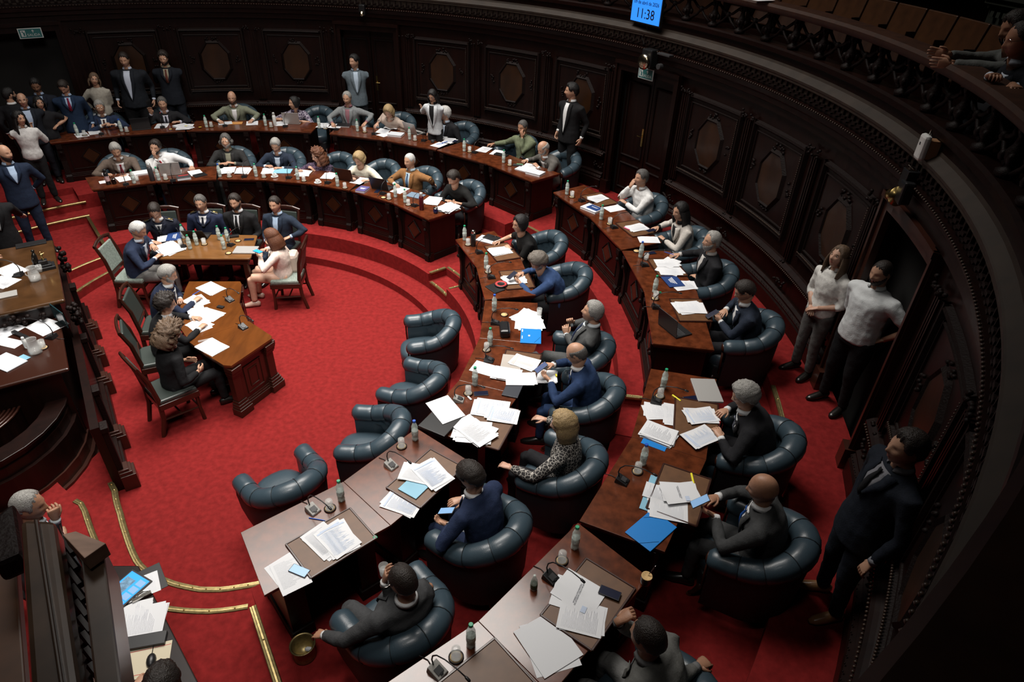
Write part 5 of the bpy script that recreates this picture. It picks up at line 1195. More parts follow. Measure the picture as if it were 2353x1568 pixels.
# visitors leaning on the gallery rail
person('gallery visitor in a grey sweater stretching his joined hands over the rail',(8.16,-.88,4.67),176,'sit',3.48,lyaw=-75,lean=.30,pitch=14,yaw=10,hl=(7.62,-.86,4.40),hr=(7.64,-.80,4.46),dl=(-.9,.45,-.05),dr=(-.9,.45,.05),nl=(.4,.9,0),nr=(-.4,-.9,0),top='sweater',col=(.10,.105,.10),legs=BLK,hair='full',hc='dark',ht=.016,beard='dark',sk='t',vox=.014,curl=.12)
person('balding gallery visitor with thin glasses in a black suit, forearms on the rail',(7.92,-1.36,4.66),172,'sit',3.46,lyaw=-75,lean=.24,pitch=14,hl=(7.72,-1.72,4.46),hr=(7.66,-1.60,4.46),dl=(-.3,-.9,0),dr=(-.2,-.9,.3),col=(.007,.008,.012),shirt=(.5,.55,.65),hair='receding',hc='dark',ht=.006,glasses='thin',sk='t',vox=.016,curl=.9)

for k in ('g2','g3'):
    P_,hd,h_,fa_=PEOPLE[k]
    for s in (-1,1):
        m=MB(); c=h_+Vector((-.035,s*.155,-.175)); m.tube([c+Vector((0,-s*.045,.022)),c,c+Vector((0,s*.06,-.022))],[(.026,.006)]*3,8,flat=(1,0,0)); e=m.obj('epaulette',M_BLACK,P_)
        m=MB(); m.tube([c+Vector((.004,-s*.01,.014)),c+Vector((-.002,s*.02,.006))],.011,6); m.tube([c+Vector((.0,s*.03,.004)),c+Vector((.0,s*.05,-.008))],.012,6); m.obj('gold_insignia',M_GOLD,e)
for k,sd in (('s1',1),('a7',1),('a14',1),('a9',1),('a15',-1),('b16',-1),('a12',-1)):
    P_,hd,h_,fa_=PEOPLE[k]; wr,d_,n_,El=hd[sd]; ax_=(wr-El).normalized(); c=El+ax_*((wr-El).length*.90)
    m=MB(); u=ax_.orthogonal().normalized(); v=ax_.cross(u); m.tube([c+u*.037*math.cos(w)+v*.037*math.sin(w) for w in [2*PI*i/14 for i in range(15)]],.0055,5); m.ball(c+Vector((0,0,.038)),(.016,.016,.006),8); m.obj('wristwatch',M_BLACK if k!='a15' else M_CHROME,P_,smooth=True)

# ---------------------------------------------------------------- table-top things
def rot_out(p): return math.atan2(p[1],p[0])
def mk_bottle(capm,part):
    t=thing('water_bottle','x','bottle')
    m=MB(); m.lathe([(.0,0),(.026,.0),(.030,.006),(.031,.03),(.028,.045),(.031,.06),(.031,.13),(.029,.14),(.031,.15),(.030,.165),(.016,.205),(.0125,.215),(.0125,.222)],n=14); m.obj('bottle_body',M_PET,t,smooth=True)
    m=MB(); m.lathe([(.0315,.07),(.0318,.072),(.0318,.118),(.0315,.12)],n=14); m.obj('label',mat('bottle_label',(.50,.58,.54),.5,noise=(.45,60)),t,smooth=True)
    m=MB(); m.lathe([(.015,.216),(.0155,.222),(.0155,.236),(.013,.238)],n=12); m.obj('cap',capm,t)
    m=MB(); m.lathe([(.0,.003),(.024,.004),(.027,.01),(.027,.04),(.0,.042)],n=12); m.obj('water',mat('pale_water',(.62,.74,.68),.2,trans=.5),t,smooth=True)
    return t
PB={'g':Proto(mk_bottle(M_GREEN,1)),'b':Proto(mk_bottle(M_BCAP,1))}
def mk_coaster():
    t=thing('coaster','x','coaster')
    m=MB(); m.lathe([(.044,0),(.050,.002),(.050,.008),(.046,.012),(.040,.010),(.040,.006)],n=18); m.obj('rim',M_WOOD,t,smooth=True)
    m=MB(); m.lathe([(.038,.004),(.040,.0085),(.0,.009)],n=18); m.obj('cork',M_CORK,t,smooth=True)
    return t
PC_=Proto(mk_coaster())
def mk_glass(inv):
    t=thing('drinking_glass','x','glass')
    m=MB(); pr=[(.030,0),(.034,.09),(.0325,.09),(.028,.008),(.0,.006)]
    if inv: pr=[(.034,.0),(.030,.088),(.012,.090),(.0,.09),(.0,.084),(.027,.082),(.0325,.001)]
    m.lathe(pr,n=16); m.obj('bowl',M_GLASS,t,smooth=True)
    if inv: m=MB(); m.lathe([(.0345,0),(.0345,.003),(.033,.003)],n=16); m.obj('rim',M_GLASS,t,smooth=True)
    else: m=MB(); m.lathe([(.028,.009),(.031,.05),(.0,.05)],n=14); m.obj('water',M_GLASS,t,smooth=True)
    return t
PG={1:Proto(mk_glass(1)),0:Proto(mk_glass(0))}
def mk_mic(body):
    t=thing('microphone','x','microphone')
    m=MB(); V=[(-.055,-.045,0),(.055,-.045,0),(.055,.045,0),(-.055,.045,0),(-.048,-.040,.050),(.050,-.040,.016),(.050,.040,.016),(-.048,.040,.050)]
    m.add(V,[(3,2,1,0),(4,5,6,7),(0,1,5,4),(1,2,6,5),(2,3,7,6),(3,0,4,7)]); m.obj('base',body,t,bevel=.004)
    m=MB(); m.box((.012,0,.0345),(.045,.05,.003),ry=.33); m.obj('speaker_grille',M_DGREY,t)
    m=MB(); m.box((.036,0,.0265),(.014,.022,.006),ry=.33); m.obj('button',M_BLACK,t)
    m=MB(); m.tube([(-.035,0,.045),(-.045,0,.09),(-.035,.0,.14),(.0,0,.185),(.07,0,.215),(.16,0,.225),(.235,0,.215)],[.0055,.0055,.005,.0045,.0045,.0045,.0045],6); g=m.obj('gooseneck',M_BLACK,t,smooth=True)
    m=MB(); m.tube([(.23,0,.216),(.24,0,.214),(.262,0,.208),(.27,0,.206)],[.006,.010,.010,.006],8); m.obj('capsule',M_BLACK,g,smooth=True)
    m=MB(); m.tube([(-.05,0,.012),(-.10,.015,.006),(-.16,.0,.005)],.003,5); m.obj('cable',M_BLACK,t,smooth=True)
    return t
PM={'k':Proto(mk_mic(M_BLACK)),'s':Proto(mk_mic(M_GREYM))}
WHO={}
def bottle(p,who,c='g',tilt=0): return PB[c].put(p,rng.uniform(0,6),'%s-capped water bottle %s'%({'g':'green','b':'blue'}[c],who),'water bottles on the desks')
def glassw(p,who,inv=1,co=True):
    if co: PC_.put(p,0,'round cork coaster under the glass %s'%who,'coasters on the desks')
    q=(p[0],p[1],p[2]+(.010 if co else 0)); return PG[inv].put(q,0,('upturned clear glass %s' if inv else 'clear glass of water %s')%who,'glasses on the desks')
def coaster(p,who): return PC_.put(p,0,'bare round cork coaster %s'%who,'coasters on the desks')
def mic(p,who,k='k',rz=None,off=0): return PM[k].put(p,(rot_out(p) if rz is None else rz)+off,('black' if k=='k' else 'silver-faced')+' gooseneck microphone %s'%who,'desk microphones')
SHEETS={}
def sheet_mesh(w,l,lines,seed=0):
    key=(w,l,lines,seed)
    if key in SHEETS: return SHEETS[key]
    r=random.Random(seed); m=MB(); n=5; V=[];F=[]
    c=r.uniform(0,.004)
    for i in range(n+1):
        for j in range(2):
            for zz in (0,.0007): V.append((-w/2+w*j,-l/2+l*i/n,zz+c*(i/n)**2))
    for i in range(n): a=4*i; F+=[(a,a+4,a+6,a+2),(a+1,a+3,a+7,a+5),(a,a+1,a+5,a+4),(a+2,a+6,a+7,a+3)]
    F+=[(0,2,3,1),(4*n,4*n+1,4*n+3,4*n+2)]
    m.add(V,F); p=m.mesh('sheet',M_PAPER)
    q=None
    if lines:
        m=MB(); y=l/2-.03
        if lines in(2,3): m.box((0,l/2-.035,.0022+c),(w*.86,.016,.0004)); y-=.03
        k=0
        while y>-l/2+.03 and k<26:
            ww=w*.8*(r.uniform(.55,1) if k%5 else .5); m.box((-w*.4+ww/2,y,.0012+c),(ww,.0022,.0003)); y-=.0095; k+=1
        q=m.mesh('print',{1:M_INKL,2:M_INKB,3:M_INKR}[lines])
    SHEETS[key]=(p,q); return SHEETS[key]
def paper(p,rz,label,n=1,lines=1,w=.21,l=.297,spread=.02,m=None,rel=True):
    """a sheet or a loose pile of n sheets; each sheet is an object"""
    rz=(rot_out(p) if rel else 0)+rz
    t=thing('paper_sheet' if n==1 else 'paper_pile',label,'paper',p,rz); r=random.Random(int(p[0]*1000)+int(p[1]*77))
    for k in range(n):
        pm,qm=sheet_mesh(w,l,(0 if k<n-1 and n>3 else lines),r.randint(0,2))
        o=bpy.data.objects.new('sheet',pm); COL.objects.link(o); o.parent=t
        o.location=(r.uniform(-1,1)*spread,r.uniform(-1,1)*spread,.0012+k*.0028); o.rotation_euler=(0,0,r.uniform(-1,1)*spread*9+PI/2)
        if qm is not None: q=bpy.data.objects.new('print',qm); COL.objects.link(q); q.parent=o
    return t
def slab(name,label,cat,p,rz,size,m,rel=True,bev=.003,extra=None):
    rz=(rot_out(p) if rel else 0)+rz; t=thing(name,label,cat,p,rz)
    mb=MB(); mb.box((0,0,size[2]/2+.001),size); mb.obj('cover' if cat in('book','folder') else 'body',m,t,bevel=min(bev,size[2]*.3))
    if extra: extra(t)
    return t
def book(p,rz,label,size,cover,pages=True,title=None,rel=True):
    t=thing('book' if size[2]>.012 else 'booklet',label,'book',p,(rot_out(p) if rel else 0)+rz); h=size[2]
    mb=MB(); mb.box((0,0,h/2),(size[0]*.97,size[1]*.97,h*.9)); mb.obj('pages',M_PAPER,t)
    mb=MB(); mb.box((0,0,h-.001),(size[0],size[1],.003)); mb.box((0,0,.0015),(size[0],size[1],.003)); c=mb.obj('cover',cover,t)
    if title is not None:
        mb=MB(); 
        for k in range(title): mb.box((size[0]*(.1-.09*k),0,h+.0012),(size[0]*.045,size[1]*(.6-.1*k),.0006))
        mb.obj('title_print',M_PAPER,c)
    return t
def phone(p,rz,label,scr=M_SCRD,rel=True,tilt=0,tx=0):
    t=thing('phone',label,'phone',p,(rot_out(p) if rel else 0)+rz)
    t.rotation_euler=(tx,tilt,t.rotation_euler[2])
    m=MB(); m.box((0,0,.004),(.150,.073,.008)); m.obj('case',M_BLACK,t,bevel=.003)
    m=MB(); m.box((0,0,.0083),(.140,.066,.0006)); m.obj('screen',scr,t); return t
def laptop(p,rz,label,m,ang=105,screen=None,rel=True,closed=False,w=.33):
    t=thing('laptop',label,'laptop',p,(rot_out(p) if rel else 0)+rz); d=w*.68
    mb=MB(); mb.box((0,0,.009),(d,w,.014)); b=mb.obj('base',m,t,bevel=.004)
    if closed: mb=MB(); mb.box((0,0,.0195),(d,w,.006)); mb.obj('lid',m,t,bevel=.002); return t
    mb=MB()
    for i in range(5):
        for j in range(13): mb.box((-.07+i*.020+.01,-.14*w/.33+j*.0233*w/.33,.0175),(.016,.019*w/.33,.002))
    tag(mb.obj('keyboard',M_BLACK if m is not M_BLACK else M_DGREY,b),kind='stuff')
    # lid hinged on the side away from the sitter (-x), opened by ang
    a=math.radians(180-ang); mb=MB(); L=d
    c=Vector((-d/2,0,.018)); dx=Vector((-math.cos(math.radians(180-ang)),0,math.sin(math.radians(180-ang)))); dx=Vector((math.cos(math.radians(ang)),0,math.sin(math.radians(ang))))
    nrm=Vector((dx.z,0,-dx.x))*1
    def quad(off0,off1,u0,u1,v): 
        V=[]
        for o in (off0,off1):
            for u,s in ((u0,-1),(u1,-1),(u1,1),(u0,1)): q=c+dx*u+nrm*o; V.append((q.x,q.y+s*v,q.z))
        return V
    FC=[(3,2,1,0),(4,5,6,7),(0,1,5,4),(1,2,6,5),(2,3,7,6),(3,0,4,7)]
    mb.add(quad(-.003,.003,0,L,w/2),FC); lo=mb.obj('lid',m,t,bevel=.002)
    mb=MB(); mb.add(quad(.003,.0036,.012,L-.01,w/2-.01),FC); mb.obj('screen',screen or M_SCRD,lo)
    return t
def blotter(p,rz,label,w=.38,l=.50):
    t=thing('writing_board',label,'board',p,rot_out(p)+rz)
    m=MB(); m.box((0,0,.006),(w,l,.010)); m.obj('board',M_BLOT,t,bevel=.003)
    m=MB()
    for a,b in (((-w/2,-l/2),(w/2,-l/2)),((w/2,-l/2),(w/2,l/2)),((w/2,l/2),(-w/2,l/2)),((-w/2,l/2),(-w/2,-l/2))): m.tube([(*a,.009),(*b,.009)],[(.010,.008),(.010,.008)],6)
    m.obj('frame',M_RED,t); return t
def pen(p,rz,label,m,l=.14,r=.0045):
    t=tag(MB().tube([(-l/2,0,r),(l*.35,0,r),(l/2,0,r)],[r,r,r*.4],6).obj('pen',m),label,'pen'); t.location=p; t.rotation_euler=(0,0,rz); return t
def thermos(p,label,m,h=.27,r=.038,cap=M_BLACK,lab=None):
    t=thing('thermos',label,'thermos',p)
    mb=MB(); mb.lathe([(r*.94,0),(r,.004),(r,h*.72),(r*.8,h*.79),(r*.7,h*.80)],n=18); mb.obj('flask',m,t,smooth=True)
    mb=MB(); mb.lathe([(r*.72,h*.80),(r*.78,h*.82),(r*.74,h*.97),(r*.6,h)],n=16); mb.obj('cap',cap,t,smooth=True)
    if lab: mb=MB(); mb.lathe([(r*1.01,h*.22),(r*1.012,h*.23),(r*1.012,h*.55),(r*1.01,h*.56)],n=18); mb.obj('label',lab,t,smooth=True)
    return t
def mate(p,label,m,straw=True):
    t=thing('mate_gourd',label,'gourd',p)
    mb=MB(); mb.lathe([(.026,0),(.036,.02),(.040,.045),(.036,.075),(.038,.085),(.034,.085),(.032,.075),(.0,.070)],n=16); mb.obj('cup',m,t,smooth=True)
    mb=MB(); mb.lathe([(.036,.082),(.040,.086),(.038,.092),(.034,.088)],n=16); mb.obj('rim',M_CORK if m is M_BLACK else M_CHROME,t,smooth=True)
    mb=MB(); mb.lathe([(.033,.076),(.02,.083),(0,.082)],n=12); mb.obj('yerba',mat('yerba',(.10,.12,.04),.9,noise=(.4,120)),t)
    mb=MB(); mb.tube([(0,0,.07),(.02,.01,.11),(.05,.03,.155),(.062,.036,.160)],.0035,6); mb.obj('metal_straw',M_CHROME,t,smooth=True)
    return t
def cup(p,label):
    t=thing('coffee_cup',label,'cup',p)
    mb=MB(); mb.lathe([(.030,0),(.062,.008),(.064,.012),(.030,.006)],n=20); mb.obj('saucer',M_CHINA,t,smooth=True)
    mb=MB(); mb.lathe([(.020,.008),(.034,.03),(.037,.055),(.034,.055),(.030,.03),(.0,.02)],n=18); mb.obj('cup',M_CHINA,t,smooth=True)
    mb=MB(); mb.tube([(.034,0,.045),(.052,0,.042),(.052,0,.026),(.032,0,.022)],.004,6); mb.obj('cup_handle',M_CHINA,t,smooth=True)
    mb=MB(); mb.lathe([(.033,.046),(0,.047)],n=14); mb.obj('coffee',mat('coffee',(.05,.025,.012),.3),t); return t
def jug(p,label):
    t=thing('glass_jug',label,'jug',p)
    mb=MB(); mb.lathe([(.045,0),(.060,.01),(.064,.06),(.052,.12),(.050,.17),(.055,.18),(.048,.17),(.049,.12),(.060,.06),(.05,.012),(0,.01)],n=18); mb.obj('body',M_GLASS,t,smooth=True)
    mb=MB(); mb.tube([(-.05,0,.15),(-.095,0,.14),(-.095,0,.07),(-.06,0,.05)],.006,7); mb.obj('jug_handle',M_GLASS,t,smooth=True)
    mb=MB(); mb.lathe([(.048,.014),(.058,.06),(.0,.075)],n=16); mb.obj('water',M_GLASS,t,smooth=True); return t
def text(s,size,m,parent,loc,rot=(0,0,0),name='lettering',ext=.0004,align='CENTER'):
    c=bpy.data.curves.new(name,'FONT'); c.body=s; c.size=size; c.align_x=align; c.align_y='CENTER'; c.extrude=ext; c.materials.append(m); c.resolution_u=2
    f=bpy.data.objects.new('font',c); me=bpy.data.meshes.new_from_object(f); bpy.data.objects.remove(f)
    o=bpy.data.objects.new(name,me); COL.objects.link(o); o.parent=parent; o.location=loc; o.rotation_euler=rot; return o
# ---- far outer row
w='by the old man with clasped hands'
paper((-3.904,5.495,1.420),.1,'white sheet under the first bottle of the outer row, far left',1); bottle((-3.970,5.452,1.422),'at the far left end of the outer row'); glassw((-3.852,5.468,1.422),w+', far left'); paper((-3.774,5.690,1.420),.05,'white sheet in front of the old man with clasped hands',1)
bottle((-3.332,5.798,1.420),'beside the old man with clasped hands','b'); glassw((-3.227,5.793,1.420),w+', right of him'); mic((-3.599,5.573,1.420),w)
laptop((-3.059,6.029,1.420),0,'black laptop seen from behind next to the speaker in black',M_BLACK,100)
paper((-2.771,6.229,1.420),.0,'white sheets behind the red-lit microphone',2,spread=.03); paper((-2.326,6.211,1.420),.2,'thick pile of papers with yellow tabs beside the speaker',9,spread=.05,w=.25,l=.33)
for q,ww in (((-2.487,6.001,1.440),'left end'),((-2.276,6.214,1.450),'middle'),((-1.999,6.208,1.440),'right end')): slab('sticky_tab','yellow sticky tab poking out at the '+ww+' of the thick pile','tab',q,.3,(.03,.05,.002),mat('yellow_tab',(.75,.65,.08),.6))
mm=mic((-2.706,6.138,1.420),'in front of the speaker in black suit'); 
rl=MB(); rl.ball((.255,0,.214),.008,8); o=rl.obj('red_light_ring',mat('mic_red_light',(1,.02,.05),.4,emit=4),mm)
bottle((-1.898,6.271,1.420),'left of the man in the olive jacket'); glassw((-1.825,6.322,1.420),'left of the man in the olive jacket'); mic((-1.580,6.397,1.420),'in front of the man in the olive jacket'); slab('orange_folder','orange folder in front of the man in the olive jacket','folder',(-1.457,6.620,1.420),.0,(.16,.26,.006),mat('orange_card',(.55,.25,.07),.6)); paper((-1.144,6.665,1.420),.1,'sheets at the left hand of the man in the olive jacket',2); slab('booklet','pale booklet at the right elbow of the man in the olive jacket','booklet',(-1.652,6.582,1.420),.2,(.2,.26,.008),M_PAPER2)
bottle((-0.817,6.525,1.420),'left of the silver laptop with floral-blouse woman'); glassw((-0.687,6.461,1.420),'between the bottle and the white thermos'); thermos((-0.642,6.570,1.420),'tall white thermos beside the silver laptop of the outer row',M_WHITE,.26,.034,M_ALU)
laptop((-0.355,6.819,1.420),0,'open silver laptop seen from behind in front of the woman in floral blouse',M_ALU,102); mic((-0.417,6.520,1.420),'beside the open silver laptop of the outer row'); paper((-0.559,6.717,1.420),.3,'white sheets left of the silver laptop in the outer row',2)
w='in front of the man in the grey blazer'
bottle((0.263,6.513,1.420),'left of the man in the grey blazer'); glassw((0.388,6.490,1.420),'left of the man in the grey blazer'); paper((0.288,6.701,1.420),.1,'white sheets behind the bottle left of the grey blazer',2); paper((0.536,6.695,1.420),.1,'papers '+w,2); mic((0.620,6.452,1.420),w); book((0.696,6.759,1.420),.1,'black ring binder '+w,(.22,.28,.02),M_BLACK)
w='in front of the blond woman in beige'
bottle((1.052,6.412,1.420),'between the grey blazer and the blond woman in beige'); glassw((1.202,6.374,1.420),w,0); mic((1.418,6.266,1.420),w); paper((1.550,6.501,1.420),.1,'sheets '+w,2); paper((1.634,6.286,1.420),-.2,'left white sheet lying at the desk edge '+w,1,lines=0); book((1.841,6.275,1.420),.1,'thick grey printed report '+w,(.22,.29,.03),M_PAPER2,title=2)
t=thing('open_book','open book in the hands of the blond woman in beige','book',(1.692,6.658,1.430),rot_out((1.686,6.692,1.420)))
for s in(-1,1): m=MB(); m.add([(-.1,0,.01),(.1,0,.01),(.1,s*.08,.035),(-.1,s*.08,.035),(.1,s*.14,.03),(-.1,s*.14,.03)],[(0,1,2,3),(3,2,4,5)]); m.obj('page',M_PAPER,t)
laptop((2.190,6.489,1.420),0-.3,'open silver laptop angled in front of the white-haired man',M_ALU,110); bottle((2.148,6.030,1.420),'beside the angled silver laptop of the outer row'); glassw((2.258,5.989,1.420),'beside the angled silver laptop of the outer row'); mic((2.438,5.976,1.420),'in front of the white-haired man')
t=thing('round_speaker','small round dark speaker in front of the white-haired man','speaker',(2.610,5.906,1.420)); m=MB(); m.lathe([(.030,0),(.034,.005),(.034,.05),(.028,.056),(0,.058)],n=16); m.obj('body',M_DGREY,t,smooth=True); m=MB(); m.lathe([(.026,.057),(.026,.059),(0,.0592)],n=16); m.obj('speaker_grille',M_BLACK,t)
paper((2.702,6.170,1.420),.1,'papers under the hand of the white-haired man',3); paper((2.918,6.058,1.420),.2,'papers right of the white-haired man with a phone on them',2); paper((2.762,5.780,1.420),-.1,'white sheet at the desk edge before the white-haired man',1,lines=0); phone((3.034,5.994,1.430),.2,'black phone on the papers of the white-haired man'); pen((2.848,5.899,1.432),.9,'blue pen on the papers of the white-haired man',M_BCAP,.16,.006); pen((2.757,5.821,1.424),.5,'thin blue pen on the sheet at the desk edge',M_BCAP)
bottle((3.257,5.457,1.420),'left of the man in the green shirt'); glassw((3.358,5.435,1.420),'left of the man in the green shirt',0); mic((3.463,5.397,1.420),'in front of the man in the green shirt'); paper((3.623,5.607,1.420),.2,'sheets in front of the man in the green shirt',3); paper((3.867,5.465,1.420),.2,'sheet lying over the black case of the green shirt man',1,lines=0); slab('black_case','flat black case beneath the sheet of the man in green shirt','case',(3.955,5.324,1.420),.2,(.12,.26,.02),M_BLACK)
bottle((4.011,4.907,1.420),'left of the writing man in tweed'); glassw((4.126,4.795,1.420),'in front of the writing man in tweed',0); paper((4.479,4.744,1.420),.3,'sheets under the hands of the writing man in tweed',3); 
book((4.413,4.607,1.420),.2,'open white folder in front of the writing man in tweed',(.24,.32,.014),M_PAPER); book((4.582,4.425,1.420),.25,'stack of grey printed booklets at the end of the outer row',(.21,.29,.035),M_PAPER2,title=3)
slab('marker','green marker by the right hand of the writing man in tweed','marker',(4.306,4.848,1.420),.5,(.014,.12,.014),mat('light_green',(.15,.6,.3),.4)); slab('pencil_case','dark pencil case by the hand of the writing man in tweed','case',(4.267,4.765,1.420),.5,(.06,.16,.03),M_DGREY)
# ---- outer row, right
w='of the man resting his chin'
bottle((5.087,3.513,1.420),'at the aisle end of the right outer row'); glassw((5.165,3.406,1.420),'at the aisle end of the right outer row',0); mic((5.319,3.254,1.420),'in front of the man resting his chin'); blotter((5.598,3.334,1.420),.0,'writing board in front of the man resting his chin'); paper((5.570,3.366,1.433),.1,'left white sheets on the board '+w,3); 
book((5.450,2.939,1.420),.3,'stack of reports with a navy cover beside the aisle end bottle',(.22,.30,.03),M_PAPER); t=book((5.484,2.926,1.451),.3,'navy booklet lying on top of the stack of reports',(.15,.21,.006),M_NAVYC,title=2)
paper((5.811,3.034,1.420),.0,'single white sheet right of the stack of reports',1,lines=0); slab('phone_case','dark phone by the microphone of the man resting his chin','phone',(5.460,3.194,1.420),.2,(.16,.08,.01),M_BLACK)
w='of the woman in the cream blazer'
bottle((5.559,2.565,1.420),'in front of the woman in the cream blazer'); glassw((5.672,2.412,1.420),'in front of the woman in the cream blazer',0); mic((5.728,2.287,1.420),'in front of the woman in the cream blazer'); blotter((6.036,2.283,1.420),.05,'writing board in front of the woman in the cream blazer'); paper((6.061,2.278,1.433),.1,'sheets on the board '+w,3); paper((6.197,1.918,1.420),-.2,'white sheet below the board '+w,1); slab('marker','pink marker on the board of the woman in the cream blazer','marker',(5.903,2.235,1.432),.4,(.014,.11,.014),mat('pink_plastic',(.85,.15,.3),.4)); phone((6.234,2.108,1.480),.2,'black phone in the hands of the woman in the cream blazer')
w='of the grey-goateed man'
bottle((5.982,1.355,1.420),'in front of the grey-goateed man','b'); coaster((5.954,1.536,1.420),'behind the blue-capped bottle of the outer row'); glassw((6.047,1.289,1.420),'in front of the grey-goateed man',0,False); mic((6.008,1.120,1.420),'in front of the grey-goateed man'); phone((6.140,1.490,1.420),.1,'black phone behind the blue-capped bottle of the outer row'); blotter((6.296,1.083,1.420),.0,'writing board in front of the grey-goateed man'); paper((6.289,1.197,1.433),.3,'upper fan of sheets on the board '+w,4,spread=.05); paper((6.315,0.976,1.433),-.2,'lower fan of sheets on the board '+w,3,spread=.05); 
paper((6.431,0.621,1.420),.1,'sheet under the navy booklet at the seam of the desk',2); book((6.299,0.706,1.428),.15,'navy printed booklet before the grey-goateed man',(.21,.29,.006),M_NAVYC,title=4); pen((6.358,1.370,1.490),2.6,'blue pen in the hand of the grey-goateed man',M_BCAP)
bottle((6.024,0.412,1.420),'left of the man with the blue phone'); glassw((6.008,0.255,1.420),'left of the man with the blue phone',0); mic((5.988,0.045,1.420),'in front of the man with the blue phone'); blotter((6.385,0.015,1.420),.05,'writing board of the man with the blue phone'); paper((6.383,0.049,1.433),.1,'large white sheets on the board of the man with the blue phone',3,w=.25,l=.34,lines=1); laptop((6.126,-0.413,1.420),.55,'open black laptop with stickers seen from its side',M_BLACK,98); phone((6.596,-0.147,1.480),.3,'blue phone in the hands of the man in navy suit, outer row',M_SCRD,tilt=-.5); slab('bottle_cap','green bottle cap lying beside the glass of the outer row','cap',(6.096,0.409,1.420),0,(.025,.025,.012),M_GREEN)
w='in front of the grey-haired reader'
def q4(x,y): return None
bottle((5.808,-1.496,1.420),'left of the closed silver laptop'); glassw((5.755,-1.635,1.420),'left of the closed silver laptop'); mic((5.706,-1.724,1.420),w); laptop((6.234,-1.523,1.420),.25,'closed silver laptop with a microphone tip above it',M_ALU,closed=True,w=.36); phone((6.057,-1.649,1.420),.5,'black phone below the closed silver laptop'); slab('highlighter','yellow and black highlighter beside the closed silver laptop','marker',(5.911,-1.658,1.420),.9,(.016,.11,.016),mat('yellow_plastic',(.85,.75,.03),.4))
blotter((6.043,-1.957,1.420),.1,'writing board '+w,.40,.55); paper((5.716,-1.871,1.420),.3,'left upper white sheets '+w,2); paper((5.891,-1.904,1.420),.1,'wide white sheet in the middle '+w,2,w=.30,l=.30); paper((5.652,-2.189,1.420),-.1,'neat thick stack of printed sheets at the desk edge '+w,10,spread=.012); slab('blue_binder','blue-edged binder under the thick stack of printed sheets','binder',(5.644,-2.217,1.419),-.1,(.22,.31,.004),M_BLUEF); paper((6.089,-1.915,1.440),.5,'sheet with blue stripe in the reader\'s right hand',2,lines=2); paper((6.020,-2.200,1.440),.9,'sheet with a grey picture in the reader\'s left hand',3,lines=2)
bottle((5.454,-2.572,1.420),'in front of the man with bright blue tie','b'); glassw((5.397,-2.662,1.420),'in front of the man with bright blue tie'); mic((5.255,-2.780,1.420),'in front of the man with bright blue tie'); blotter((5.707,-2.894,1.420),.05,'writing board of the man with bright blue tie',.40,.55)
slab('light_blue_folder','open light blue folder under sheets before the man with bright blue tie','folder',(5.583,-2.942,1.422),.1,(.33,.40,.006),M_LBLUE); paper((5.545,-2.911,1.429),.2,'handwritten notes on the light blue folder',2,w=.17,l=.24); paper((5.580,-3.056,1.429),.15,'lower handwritten sheet on the light blue folder',2)
tp=paper((5.696,-2.906,1.450),.55,'title page with a blue emblem held by the man with bright blue tie',2,lines=0); 
t=slab('blue_folder','bright blue elastic-band folder at the desk edge of the outer row','folder',(5.418,-3.277,1.420),-.25,(.24,.34,.01),M_BLUEF)
for k in(-1,1): m=MB(); m.tube([(.11*k,-.05*k,.012),(.02*k,-.17*k+.0,.012)],.0015,4); m.obj('elastic_band',M_BLACK,t)
m=MB(); m.box((-.07,.12,.0125),(.03,.02,.0005)); m.obj('emblem',M_WHITE,t)
slab('highlighter','yellow highlighter at the right hand of the man with bright blue tie','marker',(5.843,-2.734,1.432),.4,(.016,.12,.016),mat('yellow_plastic',(.85,.75,.03),.4))
w='of the man in grey knit'
bottle((4.822,-3.468,1.420),'in front of the man in grey knit'); glassw((4.722,-3.590,1.420),'in front of the man in grey knit'); mic((4.639,-3.744,1.420),'in front of the man in grey knit')
t=thing('soda_bottle','small clear bottle with a dark label standing left of the microphone','bottle',(4.516,-3.829,1.420)); m=MB(); m.lathe([(.0,0),(.024,0),(.026,.01),(.025,.09),(.010,.135),(.010,.15),(.0,.151)],n=14); m.obj('bottle_body',M_PET,t,smooth=True); m=MB(); m.lathe([(.0262,.02),(.0264,.022),(.0262,.06),(.026,.062)],n=14); m.obj('label',mat('dark_green_label',(.02,.06,.03),.4),t,smooth=True)
blotter((4.894,-3.918,1.420),.05,'writing board '+w,.40,.58); pg=paper((4.824,-3.867,1.434),.25,'title page with a blue emblem lying before the man in grey knit',2,lines=0,w=.25,l=.32); paper((4.834,-4.039,1.432),.5,'ring-bound notebook sheets under the elbow of the man in grey knit',3); paper((4.612,-4.240,1.420),-.35,'large blank sheets at the lower desk edge near the man in grey knit',3,lines=0,w=.30,l=.36); phone((5.041,-3.856,1.444),.25,'phone with a lit lock screen showing the time',M_SCRD); mate((5.304,-3.752,1.420),'mate gourd with pale rim and metal straw on the desk corner',M_BLACK)
for par,sg in ((pg,1),(tp,.7)):
    text('INTERPELACIÓN MINISTRO\nDEL INTERIOR CARLOS NEGRO',.0135*sg,M_INK,par,(.0,.0,.0105),(0,0,PI/2),'title_lettering'); m=MB(); m.box((.075*sg,-.10*sg,.0095),(.035,.05,.0006)); eo=m.obj('emblem',M_INKB,par)
lk=thing('lock','x','phone') if 0 else None
bottle((4.112,-4.264,1.420),'at the bottom edge of the picture'); glassw((4.025,-4.347,1.420),'at the bottom edge of the picture'); mic((3.919,-4.444,1.420),'at the bottom edge of the picture','s',off=.2); blotter((4.208,-4.524,1.420),.0,'writing board cut by the bottom edge of the picture')
